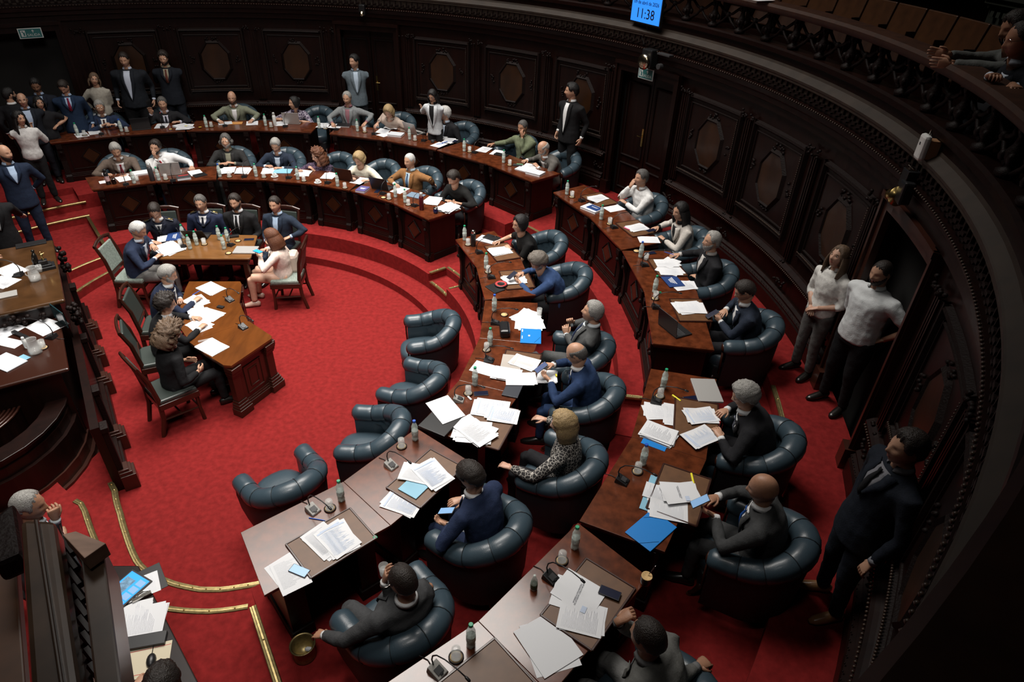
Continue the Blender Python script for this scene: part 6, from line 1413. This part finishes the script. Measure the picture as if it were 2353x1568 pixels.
# ---- inner row, left
thermos((-2.569,3.758,1.175),'black thermos with red and white label before the laughing man',M_BLACK,.26,.036,M_BLACK,mat('white_red_label',(.55,.35,.35),.5,noise=(.6,30))); mate((-2.490,3.789,1.175),'dark mate gourd beside the black thermos',M_WOOD); paper((-2.719,3.833,1.175),.2,'scrap of paper left of the black thermos',1,0,w=.1,l=.14); paper((-2.458,4.014,1.175),.1,'white sheet before the laughing man in tweed',1,0); mic((-2.288,3.775,1.175),'in front of the laughing man in tweed'); bottle((-2.179,3.839,1.175),'between the laughing man and the white shirt'); glassw((-2.194,3.963,1.175),'between the laughing man and the white shirt',0,False); book((-2.302,4.315,1.175),.1,'printed magazines with dark picture cover, inner row far left',(.2,.28,.02),M_PAPER,title=2)
thermos((-1.950,4.005,1.175),'tall dark grey thermos before the young man in white shirt',M_DGREY,.30,.042,M_ALU); bottle((-1.848,4.017,1.175),'beside the tall dark grey thermos'); glassw((-1.755,4.075,1.175),'beside the tall dark grey thermos'); laptop((-1.793,4.375,1.175),0,'silver laptop seen from behind before the young man in white shirt',M_ALU,100); mic((-1.611,4.030,1.175),'in front of the silver laptop of the inner row'); book((-1.475,4.141,1.175),.2,'thick grey book with red band right of the silver laptop',(.16,.22,.045),M_DGREY); slab('red_cover_band','red band across the thick grey book','band',(-1.490,4.172,1.222),.2,(.03,.16,.002),mat('red_card',(.5,.03,.03),.6)); slab('notebook','dark notebook at the seam of the inner desk','notebook',(-1.276,4.325,1.175),.5,(.15,.21,.014),M_BLACK); paper((-1.399,4.461,1.175),.4,'white sheet under the hand of the young man in white shirt',1,0)
w='of the bearded man in the scarf'
bottle((-0.910,4.294,1.175),'in front of the bearded man in the scarf','b'); glassw((-0.753,4.307,1.175),'in front of the bearded man in the scarf'); paper((-0.899,4.607,1.175),.2,'left pile of sheets '+w,5,spread=.03); paper((-0.633,4.612,1.175),-.1,'right pile of sheets '+w,6,spread=.03); mic((-0.500,4.341,1.175),'in front of the bearded man in the scarf')
bottle((-0.306,4.374,1.175),'left of the man looking at his hands'); glassw((-0.166,4.355,1.175),'left of the man looking at his hands'); cup((0.004,4.409,1.175),'white coffee cup and saucer before the man looking at his hands'); slab('blue_paper_folder','light blue paper folder before the man looking at his hands','folder',(0.064,4.684,1.175),.1,(.22,.31,.012),M_LBLUE); paper((-0.199,4.674,1.175),.1,'white sheet under the hands of the man in navy, inner row',2,0); mic((0.269,4.376,1.175),'in front of the man looking at his hands')
bottle((0.444,4.313,1.175),'before the auburn-haired woman'); glassw((0.563,4.263,1.175),'before the auburn-haired woman'); paper((0.455,4.628,1.175),.1,'sheets before the auburn-haired woman',3); paper((0.922,4.550,1.175),.1,'pale green notebook sheets beside the second coffee cup',3,0); cup((0.818,4.210,1.175),'white coffee cup and saucer before the auburn-haired woman'); mic((0.996,4.206,1.175),'right of the second coffee cup')
laptop((1.290,4.458,1.175),0,'laptop with reddish lid before the blond woman in cream',M_RED,105); bottle((1.197,4.078,1.175),'beside the laptop with reddish lid'); glassw((1.334,4.019,1.175),'beside the laptop with reddish lid'); book((1.655,3.944,1.175),.15,'thick book with purple cover at the desk joint',(.23,.17,.035),mat('purple_cover',(.09,.08,.22),.4),title=3); paper((1.508,4.385,1.175),.1,'papers right of the laptop with reddish lid',2)
w='of the man in the tan blazer'
laptop((1.974,4.104,1.175),0+.15,'open black laptop seen from behind before the tan blazer',M_BLACK,108); phone((1.905,3.926,1.175),.3,'black phone before the open black laptop of the inner row'); mic((2.026,3.822,1.175),'in front of the man in the tan blazer'); coaster((2.059,3.662,1.175),'before the man in the tan blazer'); glassw((2.160,3.616,1.175),'before the man in the tan blazer'); bottle((2.253,3.705,1.175),'before the man in the tan blazer'); paper((2.256,4.010,1.175),.2,'white sheet behind the bottle of the tan blazer man',1,0); bottle((2.449,3.493,1.175),'between the tan blazer and the black sweater'); glassw((2.514,3.399,1.175),'between the tan blazer and the black sweater'); slab('grey_blue_folder','grey-blue folder between the tan blazer and the black sweater','folder',(2.576,3.806,1.175),.2,(.20,.28,.01),mat('grey_blue_card',(.14,.20,.27),.5))
mic((2.631,3.369,1.175),'left of the maroon thermos'); thermos((2.756,3.230,1.175),'maroon thermos with a drawn emblem before the black sweater',mat('maroon_steel',(.10,.012,.018),.3,metal=.3),.29,.038,M_ALU); mate((2.995,3.114,1.175),'dark blue mate cup beside the maroon thermos',mat('navy_enamel',(.01,.02,.09),.3)); paper((2.888,3.599,1.175),.2,'left upper sheets under the black sweater man',4,spread=.05); paper((3.174,3.314,1.175),.1,'tall uneven pile of sheets at the aisle end of the inner row',12,spread=.03,w=.23,l=.31)
# ---- inner row, right
w='of the woman in black'
bottle((3.535,2.174,1.175),'in front of the woman in black, aisle end'); glassw((3.597,2.023,1.175),'between the bottle and the black thermos'); thermos((3.675,2.000,1.175),'matt black thermos in front of the woman in black',M_BLACK,.25,.038,M_CHROME); mic((3.779,1.784,1.175),'in front of the woman in black'); slab('grey_notebook','grey notebook with a black tablet on it beside the woman in black','notebook',(3.864,2.213,1.175),.6,(.20,.28,.012),M_PAPER2); slab('black_tablet','black tablet lying on the grey notebook','tablet',(3.930,2.261,1.189),.5,(.16,.23,.008),M_BLACK)
blotter((4.102,1.824,1.175),.0,'writing board in front of the woman in black',.36,.5); paper((4.068,1.832,1.188),.1,'sheets on the board '+w,4,spread=.03); pen((4.027,2.096,1.225),.8,'white pen in the hand of the woman in black',M_WHITE)
bottle((3.900,1.320,1.175),'in front of the man in the blue sweater'); glassw((3.934,1.213,1.175),'in front of the man in the blue sweater'); mic((3.986,1.063,1.175),'in front of the man in the blue sweater'); blotter((4.325,1.034,1.175),.0,'writing board in front of the man in the blue sweater',.38,.5); paper((4.317,1.026,1.188),.1,'sheets on the board of the man in the blue sweater',4,spread=.04); slab('black_wallet','black flat wallet before the man in the blue sweater','wallet',(4.049,0.776,1.175),.5,(.17,.22,.012),M_BLACK)
t=thing('red_purse','open red and black glasses case on the black wallet','case',(4.121,0.850,1.189),1.2+rot_out((4.121,0.875,1.175)))
m=MB(); m.lathe([(.0,0),(.07,.0),(.08,.02),(.07,.028),(.05,.02),(.0,.018)],n=14); o=m.obj('lining',mat('red_lining',(.42,.03,.03),.7,bump=(1,60)),t,smooth=True); m=MB(); m.lathe([(.082,0),(.088,.012),(.084,.024),(.080,.02)],n=14); m.obj('shell',M_BLACK,t,smooth=True)
phone((4.261,0.968,1.275),.5,'phone with bluish screen in the hands of the man in blue sweater',M_SCRD,tilt=-.4)
bottle((4.062,0.220,1.175),'in front of the silver-haired old man','b'); coaster((4.187,0.138,1.175),'above the black bag'); glassw((4.614,0.176,1.175),'at the rear desk edge near the silver-haired old man',0,False); mic((4.086,-0.062,1.175),'half hidden behind the black bag')
t=thing('black_bag','small black leather toiletry bag with a handle on the inner desk','bag',(4.204,-0.255,1.175),rot_out((4.204,-0.255,1.175))+.15); m=MB(); m.box((0,0,.05),(.12,.24,.10)); m.obj('body',mat('black_leather',(.010,.010,.011),.3),t,bevel=.03); m=MB(); m.tube([(-.02,.11,.07),(-.02,.16,.06),(.02,.16,.03),(.02,.12,.02)],.006,6); m.obj('handle',M_BLACK,t,smooth=True)
paper((4.447,0.110,1.175),.9,'sheet turned askew beside the black bag',2,0,w=.24,l=.33); paper((4.497,-0.044,1.175),.1,'white sheets under the bright blue folder of the inner row',3,0,w=.25,l=.33)
t=slab('blue_folder','bright blue folder with a white emblem, inner row','folder',(4.511,-0.313,1.175),.05,(.24,.30,.012),M_BLUEF); m=MB(); m.box((-.02,.0,.0145),(.022,.03,.0004)); m.box((-.10,.10,.0145),(.014,.05,.0004)); m.box((-.10,-.04,.0145),(.010,.06,.0004)); m.obj('white_print',M_WHITE,t); m=MB(); m.tube([(.11,-.02,.014),(.04,-.14,.014)],.0015,4); m.obj('elastic_band',M_BLACK,t)
bottle((4.048,-0.523,1.175),'in front of the bald man in blue suit, upper'); glassw((4.014,-0.625,1.175),'in front of the bald man in blue suit, upper'); mic((4.053,-0.822,1.175),'in front of the bald man in blue suit'); phone((4.530,-0.678,1.175),.7,'grey phone lying at the rear edge near the bald man in blue',M_DGREY)
w='of the bald man in blue suit'
blotter((4.390,-0.917,1.175),.05,'writing board '+w,.40,.55); paper((4.038,-0.963,1.175),-.2,'blank sheet at the front edge left '+w,1,0,w=.2,l=.3); slab('grey_envelope','light grey-brown envelope under the charts','envelope',(4.299,-0.845,1.188),.1,(.22,.26,.003),mat('taupe_paper',(.42,.38,.34),.7)); paper((4.255,-1.069,1.188),.1,'lower left white sheets on the board '+w,2,0); paper((4.439,-0.853,1.193),-.15,'chart sheets with blue and red columns',2,3); paper((4.405,-1.167,1.193),.35,'sheet with a blue stripe overlapping the black notebook',2,2); paper((4.641,-1.067,1.175),.1,'printed notebook page under the hands '+w,3,1); slab('black_notebook','charcoal closed notebook in the middle of the inner desk','notebook',(4.320,-1.336,1.175),.05,(.17,.22,.016),mat('charcoal_cover',(.028,.032,.042),.4)); phone((4.614,-1.087,1.305),.75,'blue phone held by the bald man in blue suit',M_NAVYC,tilt=-.5)
slab('highlighter','yellow highlighter tip beside the bald man in blue suit','marker',(4.781,-1.061,1.185),.4,(.016,.04,.016),mat('yellow_plastic',(.85,.75,.03),.4))
w='in front of the blond woman in black'
bottle((3.929,-1.263,1.175),w); glassw((3.870,-1.409,1.175),w); mic((3.783,-1.522,1.175),w,'s',off=.25); phone((4.000,-1.401,1.175),.5,'black phone '+w); slab('memory_stick','small white usb stick beside the silver-faced microphone','stick',(3.889,-1.484,1.175),1.0,(.02,.07,.01),M_WHITE)
t=slab('briefcase','black leather document case at the corner of the inner desk','briefcase',(3.646,-1.878,1.175),.0,(.30,.34,.035),mat('black_leather',(.010,.010,.011),.3)); paper((3.675,-1.737,1.215),-.35,'white sheet on the black document case',1,0,w=.25,l=.36)
blotter((4.111,-1.871,1.175),.1,'writing board '+w,.42,.6); paper((4.113,-1.643,1.188),.15,'upper sheets with pale blue print '+w,3,2,w=.24,l=.34); paper((4.234,-1.736,1.197),.3,'sheet hanging over the rear of the board '+w,2,2); paper((3.976,-1.999,1.188),.1,'thick fan of documents at the desk corner '+w,9,spread=.05,w=.24,l=.33)
w='in front of the young man in navy'
bottle((3.431,-2.119,1.175),w,'b'); glassw((3.320,-2.221,1.175),w); mic((3.268,-2.474,1.175),w,'s'); blotter((3.591,-2.595,1.175),.05,'writing board '+w,.38,.58); slab('spiral_notebook','blue-edged spiral notebook under the sheets '+w,'notebook',(3.528,-2.697,1.187),.1,(.20,.26,.01),M_LBLUE); paper((3.525,-2.578,1.199),.5,'left white sheet on the spiral notebook',2,1); paper((3.649,-2.589,1.199),-.1,'upper white sheets '+w,3,2,w=.22,l=.32); paper((3.449,-2.882,1.175),.2,'overlapping sheets at the desk seam '+w,2,2,w=.22,l=.32); phone((3.813,-2.958,1.175),.35,'phone with a bluish lit screen held by the young man in navy',M_SCRL,tilt=-.45)
w='on the glaring desk corner'
bottle((2.926,-2.889,1.175),'beside the silver-faced microphone of the nearest desk'); glassw((2.853,-2.982,1.175),'beside the silver-faced microphone of the nearest desk'); mic((2.721,-3.011,1.175),'on the nearest inner desk','s',off=.2); pen((2.779,-3.100,1.175),-.15,'blue pen below the silver-faced microphone',M_BCAP)
blotter((2.949,-3.313,1.175),.03,'framed writing board on the nearest inner desk',.40,.56); paper((2.898,-3.334,1.188),.12,'left sheet on the framed board',2,1,w=.22,l=.32); paper((3.014,-3.291,1.193),-.05,'printed page with a blue heading on the framed board',2,2,w=.23,l=.33); paper((2.709,-3.611,1.175),.1,'faint printed page '+w,2,1,w=.22,l=.32); phone((2.780,-3.594,1.183),.55,'phone with pale screen '+w,M_SCRL); slab('bottle_cap','green bottle cap at the rear edge of the nearest inner desk','cap',(3.281,-3.260,1.175),0,(.03,.03,.014),M_GREEN)
# ---- guest table and concave desk
paper((-1.023,2.316,0.760),-.6,'open white document under the pen of the white-haired guest',4,0,w=.32,l=.42,spread=.02,rel=False); pen((-1.033,2.075,0.830),2.4,'black pen in the hand of the white-haired guest',M_BLACK)
mic((-0.826,2.403,0.760),'on the left half of the guest table',rz=2.2); mic((-0.128,2.514,0.760),'on the right half of the guest table',rz=1.2)
bottle((-0.942,2.691,0.760),'behind three others on the guest table'); bottle((-0.689,2.337,0.760),'nearest the documents on the guest table'); bottle((-0.647,2.480,0.760),'beside the coffee glass on the guest table'); bottle((-0.380,2.696,0.760),'far centre of the guest table'); bottle((-0.227,2.648,0.760),'right of centre on the guest table'); bottle((-0.187,2.384,0.760),'nearly empty, right half of the guest table')
glassw((-0.545,2.509,0.760),'of coffee at the centre of the guest table',0); glassw((-0.895,2.467,0.760),'beside the left microphone of the guest table',0,False); coaster((-0.082,2.671,0.760),'pale, far right on the guest table'); coaster((-0.067,2.245,0.760),'pale, near edge of the guest table'); phone((0.068,2.738,0.760),.2,'small black phone at the right of the guest table',rel=False); laptop((0.157,2.356,0.760),-1.50,'closed silver laptop on the right end of the guest table',M_ALU,closed=True,rel=False,w=.34); laptop((-0.743,2.793,0.760),1.65,'open black laptop before the officer with glasses',M_BLACK,125,rel=False)
slab('dark_case','dark glasses case behind the centre bottle of the guest table','case',(-0.198,2.811,0.760),.3,(.07,.15,.03),M_BLACK)
book((-1.105,2.725,0.760),.3,'navy illustrated brochures stacked before the bowed officer',(.22,.3,.014),M_NAVYC,title=3,rel=False); paper((-1.174,2.669,0.760),.5,'white sheet under the navy brochures',2,1,rel=False); phone((0.517,1.955,0.960),2.6,'tablet with a blue cover held by the woman in cream',M_SCR,rel=False)
# cream backpack on the chair of the woman
t=thing('backpack','cream backpack hanging on the chair of the woman in cream','bag',(0.885,2.315,0.620),.1); m=MB(); m.box((0,0,.02),(.15,.26,.32)); m.obj('body',mat('cream_leather',(.55,.44,.37),.5),t,bevel=.06); m=MB(); m.box((.085,0,-.05),(.05,.20,.16)); m.obj('front_pocket',mat('cream_leather',(.55,.44,.37),.5),t,bevel=.02)
for s in (-1,1): m=MB(); m.tube([(-.06,s*.07,.16),(-.14,s*.07,.30),(-.20,s*.07,.40),(-.16,s*.075,.2),(-.08,s*.08,-.1)],[(.016,.005)]*5,6); m.obj('strap',mat('cream_leather',(.55,.44,.37),.5),t)
paper((0.096,1.175,0.760),-.55,'blank sheet at the far end of the concave desk',3,0,rel=False,w=.24,l=.34,spread=.004); paper((0.053,0.830,0.760),-.6,'sheet being written on by the man with the watch',2,0,rel=False); paper((0.167,0.517,0.760),-.9,'pale sheet under the left hand of the curly-haired writer',1,0,rel=False); paper((0.340,0.497,0.760),-.5,'large curled sheet in front of the curly-haired writer',2,0,rel=False,w=.24,l=.34); paper((0.318,0.241,0.760),-.6,'lower sheet of the curly-haired writer',2,0,rel=False); paper((0.665,-0.208,0.760),-.55,'blank sheets at the near end of the concave desk',3,0,rel=False,w=.24,l=.34,spread=.004)
pen((0.013,0.930,0.830),1.2,'blue pen in the hand of the man with the watch',M_BCAP); pen((0.382,0.325,0.820),1.4,'pen in the hand of the curly-haired writer',M_WHITE); pen((0.535,-0.080,0.760),.5,'clear pen case near the blank sheets, concave desk',M_GLASS,.16,.012)
mic((0.472,0.881,0.760),'at the far half of the concave desk',rz=-.6); mic((0.886,0.237,0.760),'at the near half of the concave desk',rz=-.6)
slab('small_phone','small black phone between the sheets and the microphone','phone',(0.418,0.697,0.760),.3,(.05,.09,.02),M_BLACK)
# ---- rostrum things
paper((-1.864,0.339,1.400),-.3,'upper sheet with a letterhead on the president desk',1,1,rel=False,w=.24,l=.34); paper((-1.767,0.041,1.400),-.3,'lower sheet beside the microphone on the president desk',2,1,rel=False); mic((-1.706,0.219,1.400),'on the president desk',rz=3.3); jug((-1.430,0.123,1.400),'glass water jug on the president desk'); glassw((-1.510,0.336,1.400),'beside the jug on the president desk',0,False)
t=thing('inkstand','black bronze figure inkstand with a small gold figure on the president desk','inkstand',(-1.521,0.414,1.400),-.9)
m=MB(); m.box((0,0,.02),(.16,.26,.04)); m.box((0,0,.05),(.12,.20,.03)); m.box((.0,.02,.09),(.08,.10,.05)); m.obj('base',M_BLACK,t,bevel=.008)
m=MB(); m.tube([(0,-.05,.07),(.01,-.05,.13),(0,-.04,.19),(0,-.035,.23)],[.03,.035,.028,.012],8); m.ball((0,-.035,.25),.02,8); m.tube([(0,-.05,.18),(.05,-.07,.15)],[.012,.008],6); m.obj('bronze_figure',mat('dark_bronze',(.03,.028,.024),.3,metal=.8),t,smooth=True)
m=MB(); m.tube([(0,.03,.11),(0,.035,.16),(0,.03,.20)],[.012,.014,.008],8); m.tube([(0,.0,.19),(0,.03,.185),(0,.07,.20)],[.004,.006,.004],6); m.ball((0,.03,.215),.010,8); m.obj('gold_figure',M_GOLD,t,smooth=True)
paper((-1.394,-0.662,1.200),-.4,'large sheet at the left edge of the clerk desk',2,1,rel=False,w=.30,l=.34); paper((-0.980,-0.559,1.200),-.35,'sheet with a seal beside the thin dark screen',2,1,rel=False,w=.24,l=.32); paper((-1.183,-0.870,1.200),-.4,'long white strip of paper on the clerk desk',1,0,rel=False,w=.14,l=.36)
for bo,bp in zip(('first','second','third','fourth','fifth'),((-1.343,-0.478,1.200),(-1.318,-0.448,1.200),(-1.299,-0.400,1.200),(-1.259,-0.359,1.200),(-1.252,-0.282,1.200))): t=thing('vote_box','small black box with a white card, %s from the left of five in line'%bo,'box',bp,-.9,'five small voting boxes in line'); m=MB(); m.box((0,0,.04),(.05,.045,.08)); m.obj('body',M_BLACK,t,bevel=.004); m=MB(); m.box((.0,0,.085),(.03,.032,.012)); m.obj('card',M_PAPER,t)
t=thing('thin_screen','thin dark glass screen standing on the clerk desk','screen',(-0.828,-0.484,1.200),-2.2); m=MB(); m.box((0,0,.11),(.012,.32,.20)); m.obj('panel',mat('dark_glass',(.015,.04,.045),.1),t,bevel=.004); m=MB(); m.box((0,0,.005),(.10,.14,.01)); m.obj('foot',M_BLACK,t)
mic((-0.787,-0.756,1.200),'on the clerk desk under the thin screen',rz=3.0); slab('black_stapler','long black stapler on the clerk desk','stapler',(-1.124,-0.755,1.200),-.45,(.26,.045,.03),M_BLACK,rel=False); jug((-0.765,-1.054,1.200),'glass water jug on the clerk desk'); glassw((-0.751,-0.956,1.200),'behind the jug on the clerk desk',0); thermos((-0.922,-0.968,1.200),'narrow white bottle beside the jug on the clerk desk',M_WHITE,.14,.02,M_WHITE)
slab('blue_note','light blue note sheet at the edge of the grey tablet','note',(-0.848,-1.155,1.200),-.4,(.12,.10,.003),M_LBLUE,rel=False); slab('grey_tablet','grey tablet cover with cloudy pattern on the clerk desk','tablet',(-0.957,-1.240,1.200),-.4,(.34,.22,.012),M_PAPER2,rel=False)
slab('keyboard','grey keyboard cut by the left picture edge on the president desk','keyboard',(-1.589,-0.271,1.400),-.95,(.14,.32,.014),M_ALU,rel=False); slab('keyboard','black keyboard at the far end of the president desk','keyboard',(-2.071,1.046,1.400),-.95,(.14,.34,.014),M_BLACK,rel=False)
# ---- clerk side desk at the bottom left
t=slab('clipboard','black clipboard with a metal clip under the tablet','clipboard',(1.554,-3.653,1.000),2.25,(.26,.36,.006),M_BLACK,rel=False); paper((1.579,-3.673,1.008),.7,'white sheet on the black clipboard',1,1,rel=False,w=.20,l=.28)
m=MB(); m.box((-.12,0,.014),(.03,.13,.016)); m.tube([(-.10,-.05,.02),(-.09,-.02,.026),(-.10,.02,.026),(-.09,.05,.02)],.006,6); m.obj('metal_clip',M_CHROME,t)
t=slab('tablet','tablet with a blue lit screen of tiles','tablet',(1.483,-3.701,1.010),-.45,(.22,.30,.009),M_BLACK,rel=False)
m=MB(); m.box((0,0,.0102),(.195,.27,.0008)); s_=m.obj('screen',M_SCR,t)
for i in range(4): m=MB(); m.box((.055-.0,.09-.062*i,.0112),(.062,.05,.0006)); m.obj('tile',M_SCRL,s_)
m=MB(); m.box((-.04,.0,.0112),(.085,.18,.0006)); m.obj('tile',mat('tile_photo',(.10,.20,.30),.4,emit=.4,noise=(.7,40)),s_)
paper((1.703,-3.940,1.000),.25,'upper printed sheets on the clerk side desk',3,1,rel=False,w=.24,l=.34,spread=.015); paper((1.591,-3.893,1.000),.25,'folded sheet with a black title at the left of the side desk',2,1,rel=False,w=.2,l=.3)
slab('black_tray','black document tray between sheets and mouse mat','tray',(1.809,-4.094,1.000),.25,(.30,.10,.03),M_BLACK,rel=False)
t=slab('mouse_mat','cream mouse mat with thin red stripes','mat',(1.902,-4.222,1.000),.3,(.28,.24,.005),mat('cream_mat',(.62,.55,.40),.7),rel=False)
for k in (-1,1): m=MB(); m.box((0,.09*k,.0062),(.27,.004,.0005)); m.obj('red_stripe',mat('red_card',(.5,.03,.03),.6),t)
t=thing('computer_mouse','black computer mouse on the cream mat','mouse',(1.928,-4.224,1.006),1.9); m=MB(); m.ball((0,0,.006),(.055,.032,.028),14); m.obj('body',M_BLACK,t,smooth=True); m=MB(); m.tube([(.05,0,.01),(.10,.0,.006),(.16,.02,.004)],.002,5); m.obj('cable',M_BLACK,t)
# ---- brass spittoon, glass in hand, phones in hands
t=thing('brass_bin','round brass bin with crumpled paper beside the man in striped tie','bin',(2.765,-3.791,0.395)); m=MB(); m.lathe([(.085,0),(.09,.01),(.082,.03),(.085,.13),(.098,.14),(.10,.152),(.092,.155),(.080,.14),(.078,.03),(.0,.025)],n=28); m.obj('bin_body',M_BRASS,t,smooth=True); m=MB(); m.ball((.03,.02,.05),(.035,.02,.02),6); m.obj('crumpled_paper',M_PAPER,t)
glassw((3.492,-3.856,1.555),'raised to the mouth of the man in striped tie',0,False)
phone((5.793,-3.129,1.600),.6,'phone with light blue screen held by the man with bright blue tie',M_SCRL,tilt=-.6)
# ---- things on the curved wall and ledge
def sign(a,z,w_,h_,label,rz=0):
    t=thing('exit_sign',label,'sign',pol(7.80,a,z),math.radians(a)+PI)
    m=MB(); m.box((0,0,0),(.012,w_,h_)); m.obj('border',M_SIGNW,t); m=MB(); m.box((.007,0,0),(.004,w_*.92,h_*.84)); m.obj('panel',M_SIGN,t)
    text('SALIDA',h_*.36,M_SIGNW,t,(.010,w_*.12,-h_*.18),(PI/2,0,PI/2)); 
    m=MB(); m.box((.010,-w_*.30,0),(.002,h_*.42,h_*.62)); p=m.obj('pictogram',M_SIGNW,t)
    m=MB(); m.box((.0115,-w_*.27,-.01),(.002,h_*.16,h_*.34)); m.ball((.0115,-w_*.32,h_*.16),(.002,h_*.07,h_*.07),8); m.obj('running_figure',M_SIGN,p)
    m=MB(); m.box((.010,w_*.12,h_*.16),(.002,h_*.06,h_*.22)); m.add([(.011,w_*.12-h_*.13,h_*.2),(.011,w_*.12+h_*.13,h_*.2),(.011,w_*.12,h_*.36)],[(0,1,2)]); m.obj('arrow',M_SIGNW,t)
    return t
sign(127.3,3.03,.37,.17,'green SALIDA exit sign with a white border at the far left'); sign(36.3,3.09,.33,.17,'dim SALIDA exit sign under the round bell')
t=thing('clock_screen','blue digital display showing date and time hanging from the gallery','screen',pol(7.72,37.1,4.02),math.radians(37.1)+PI-.10)
m=MB(); m.box((-.02,0,.0),(.04,.72,.42)); m.obj('casing',M_BLACK,t); m=MB(); m.box((.003,0,.0),(.006,.68,.38)); m.obj('display',mat('display_blue',(.03,.25,.93),.4,emit=.85),t)
text('11:38',.20,M_BLACK,t,(.009,0,-.07),(PI/2,0,PI/2),'time_digits',.0006); text('09 de abril de 2026',.075,M_BLACK,t,(.009,0,.085),(PI/2,0,PI/2),'date_text',.0006)
m=MB(); m.tube([(-.03,.02,-.2),(-.06,.03,-.3),(-.03,-.05,-.4),(-.05,.0,-.5)],.006,6); m.obj('cable',M_BLACK,t)
def bell(a,z,label,kind):
    t=thing('alarm_bell',label,'bell',pol(7.70,a,z),math.radians(a)+PI)
    if kind=='gong': m=MB(); m.ball((.10,0,0),(.06,.12,.12),16); m.obj('gong',mat('aged_bell_metal',(.5,.42,.3),.22,metal=1),t,smooth=True); m=MB(); m.box((-.02,.0,.05),(.16,.22,.26)); m.obj('housing',M_BLACK,t,bevel=.02); m=MB(); m.box((.02,.36,.16),(.10,.26,.03)); m.tube([(0,.30,-.02),(.08,.30,-.02)],.045,10); m.obj('camera_arm',M_DGREY,t,bevel=.006)
    else: m=MB(); m.lathe([(.088,0),(.085,.01),(.06,.04),(.055,.07),(.05,.11),(.03,.135),(.012,.14),(.012,.155),(.0,.157)] if kind=='bell' else [(.02,0),(.045,.01),(.05,.04),(.045,.06),(.0,.065)],n=20,axis=(.25,-1,-.25) if kind=='bell' else (1,0,0)); m.obj('bell_cup',M_GOLD if kind=='bell' else mat('aged_bell_metal',(.5,.42,.3),.22,metal=1),t,smooth=True); m=MB(); m.box((-.02,.06 if kind=='bell' else 0,.06),(.10,.12,.20)); m.obj('housing',M_BLACK,t,bevel=.02)
    return t
bell(35.5,3.31,'round bronze gong bell above the exit sign with a dark camera arm','gong'); bell(-8.2,3.34,'flared golden bell hanging from a black box above the right door','bell'); bell(82.0,3.38,'tiny brass bell high above the far door','tiny')
t=thing('relay_box','black electrical box with metal terminals on the cornice','box',pol(7.74,-8.1,3.50),math.radians(-8)+PI); m=MB(); m.box((0,0,0),(.10,.14,.16)); m.obj('housing',M_BLACK,t,bevel=.01); m=MB(); m.box((.01,0,.083),(.07,.10,.010)); m.tube([(.0,-.04,.09),(.03,-.04,.11)],.007,6); m.tube([(.0,.03,.09),(.03,.03,.11)],.007,6); m.obj('terminals',M_CHROME,t)
t=thing('speaker_box','white rounded speaker on a cardboard-brown block on the gallery ledge','speaker',pol(7.73,-8.8,3.80),math.radians(-8.8)+PI); m=MB(); m.box((.02,0,.0),(.06,.13,.21)); m.obj('body',M_WHITE,t,bevel=.025); m=MB(); m.box((-.05,0,-.01),(.08,.10,.15)); m.obj('brown_block',mat('cardboard',(.30,.15,.07),.8),t); m=MB(); m.tube([(-.0,-.02,.10),(0,-.015,.14),(0,.015,.14),(0,.02,.10)],.004,6); m.obj('hook',M_CHROME,t); m=MB(); m.box((.051,0,.03),(.002,.02,.022)); m.obj('logo_print',M_DGREY,t)
paper((7.262,2.697,4.420),.3,'white papers on the gallery rail near the top edge',2,0)
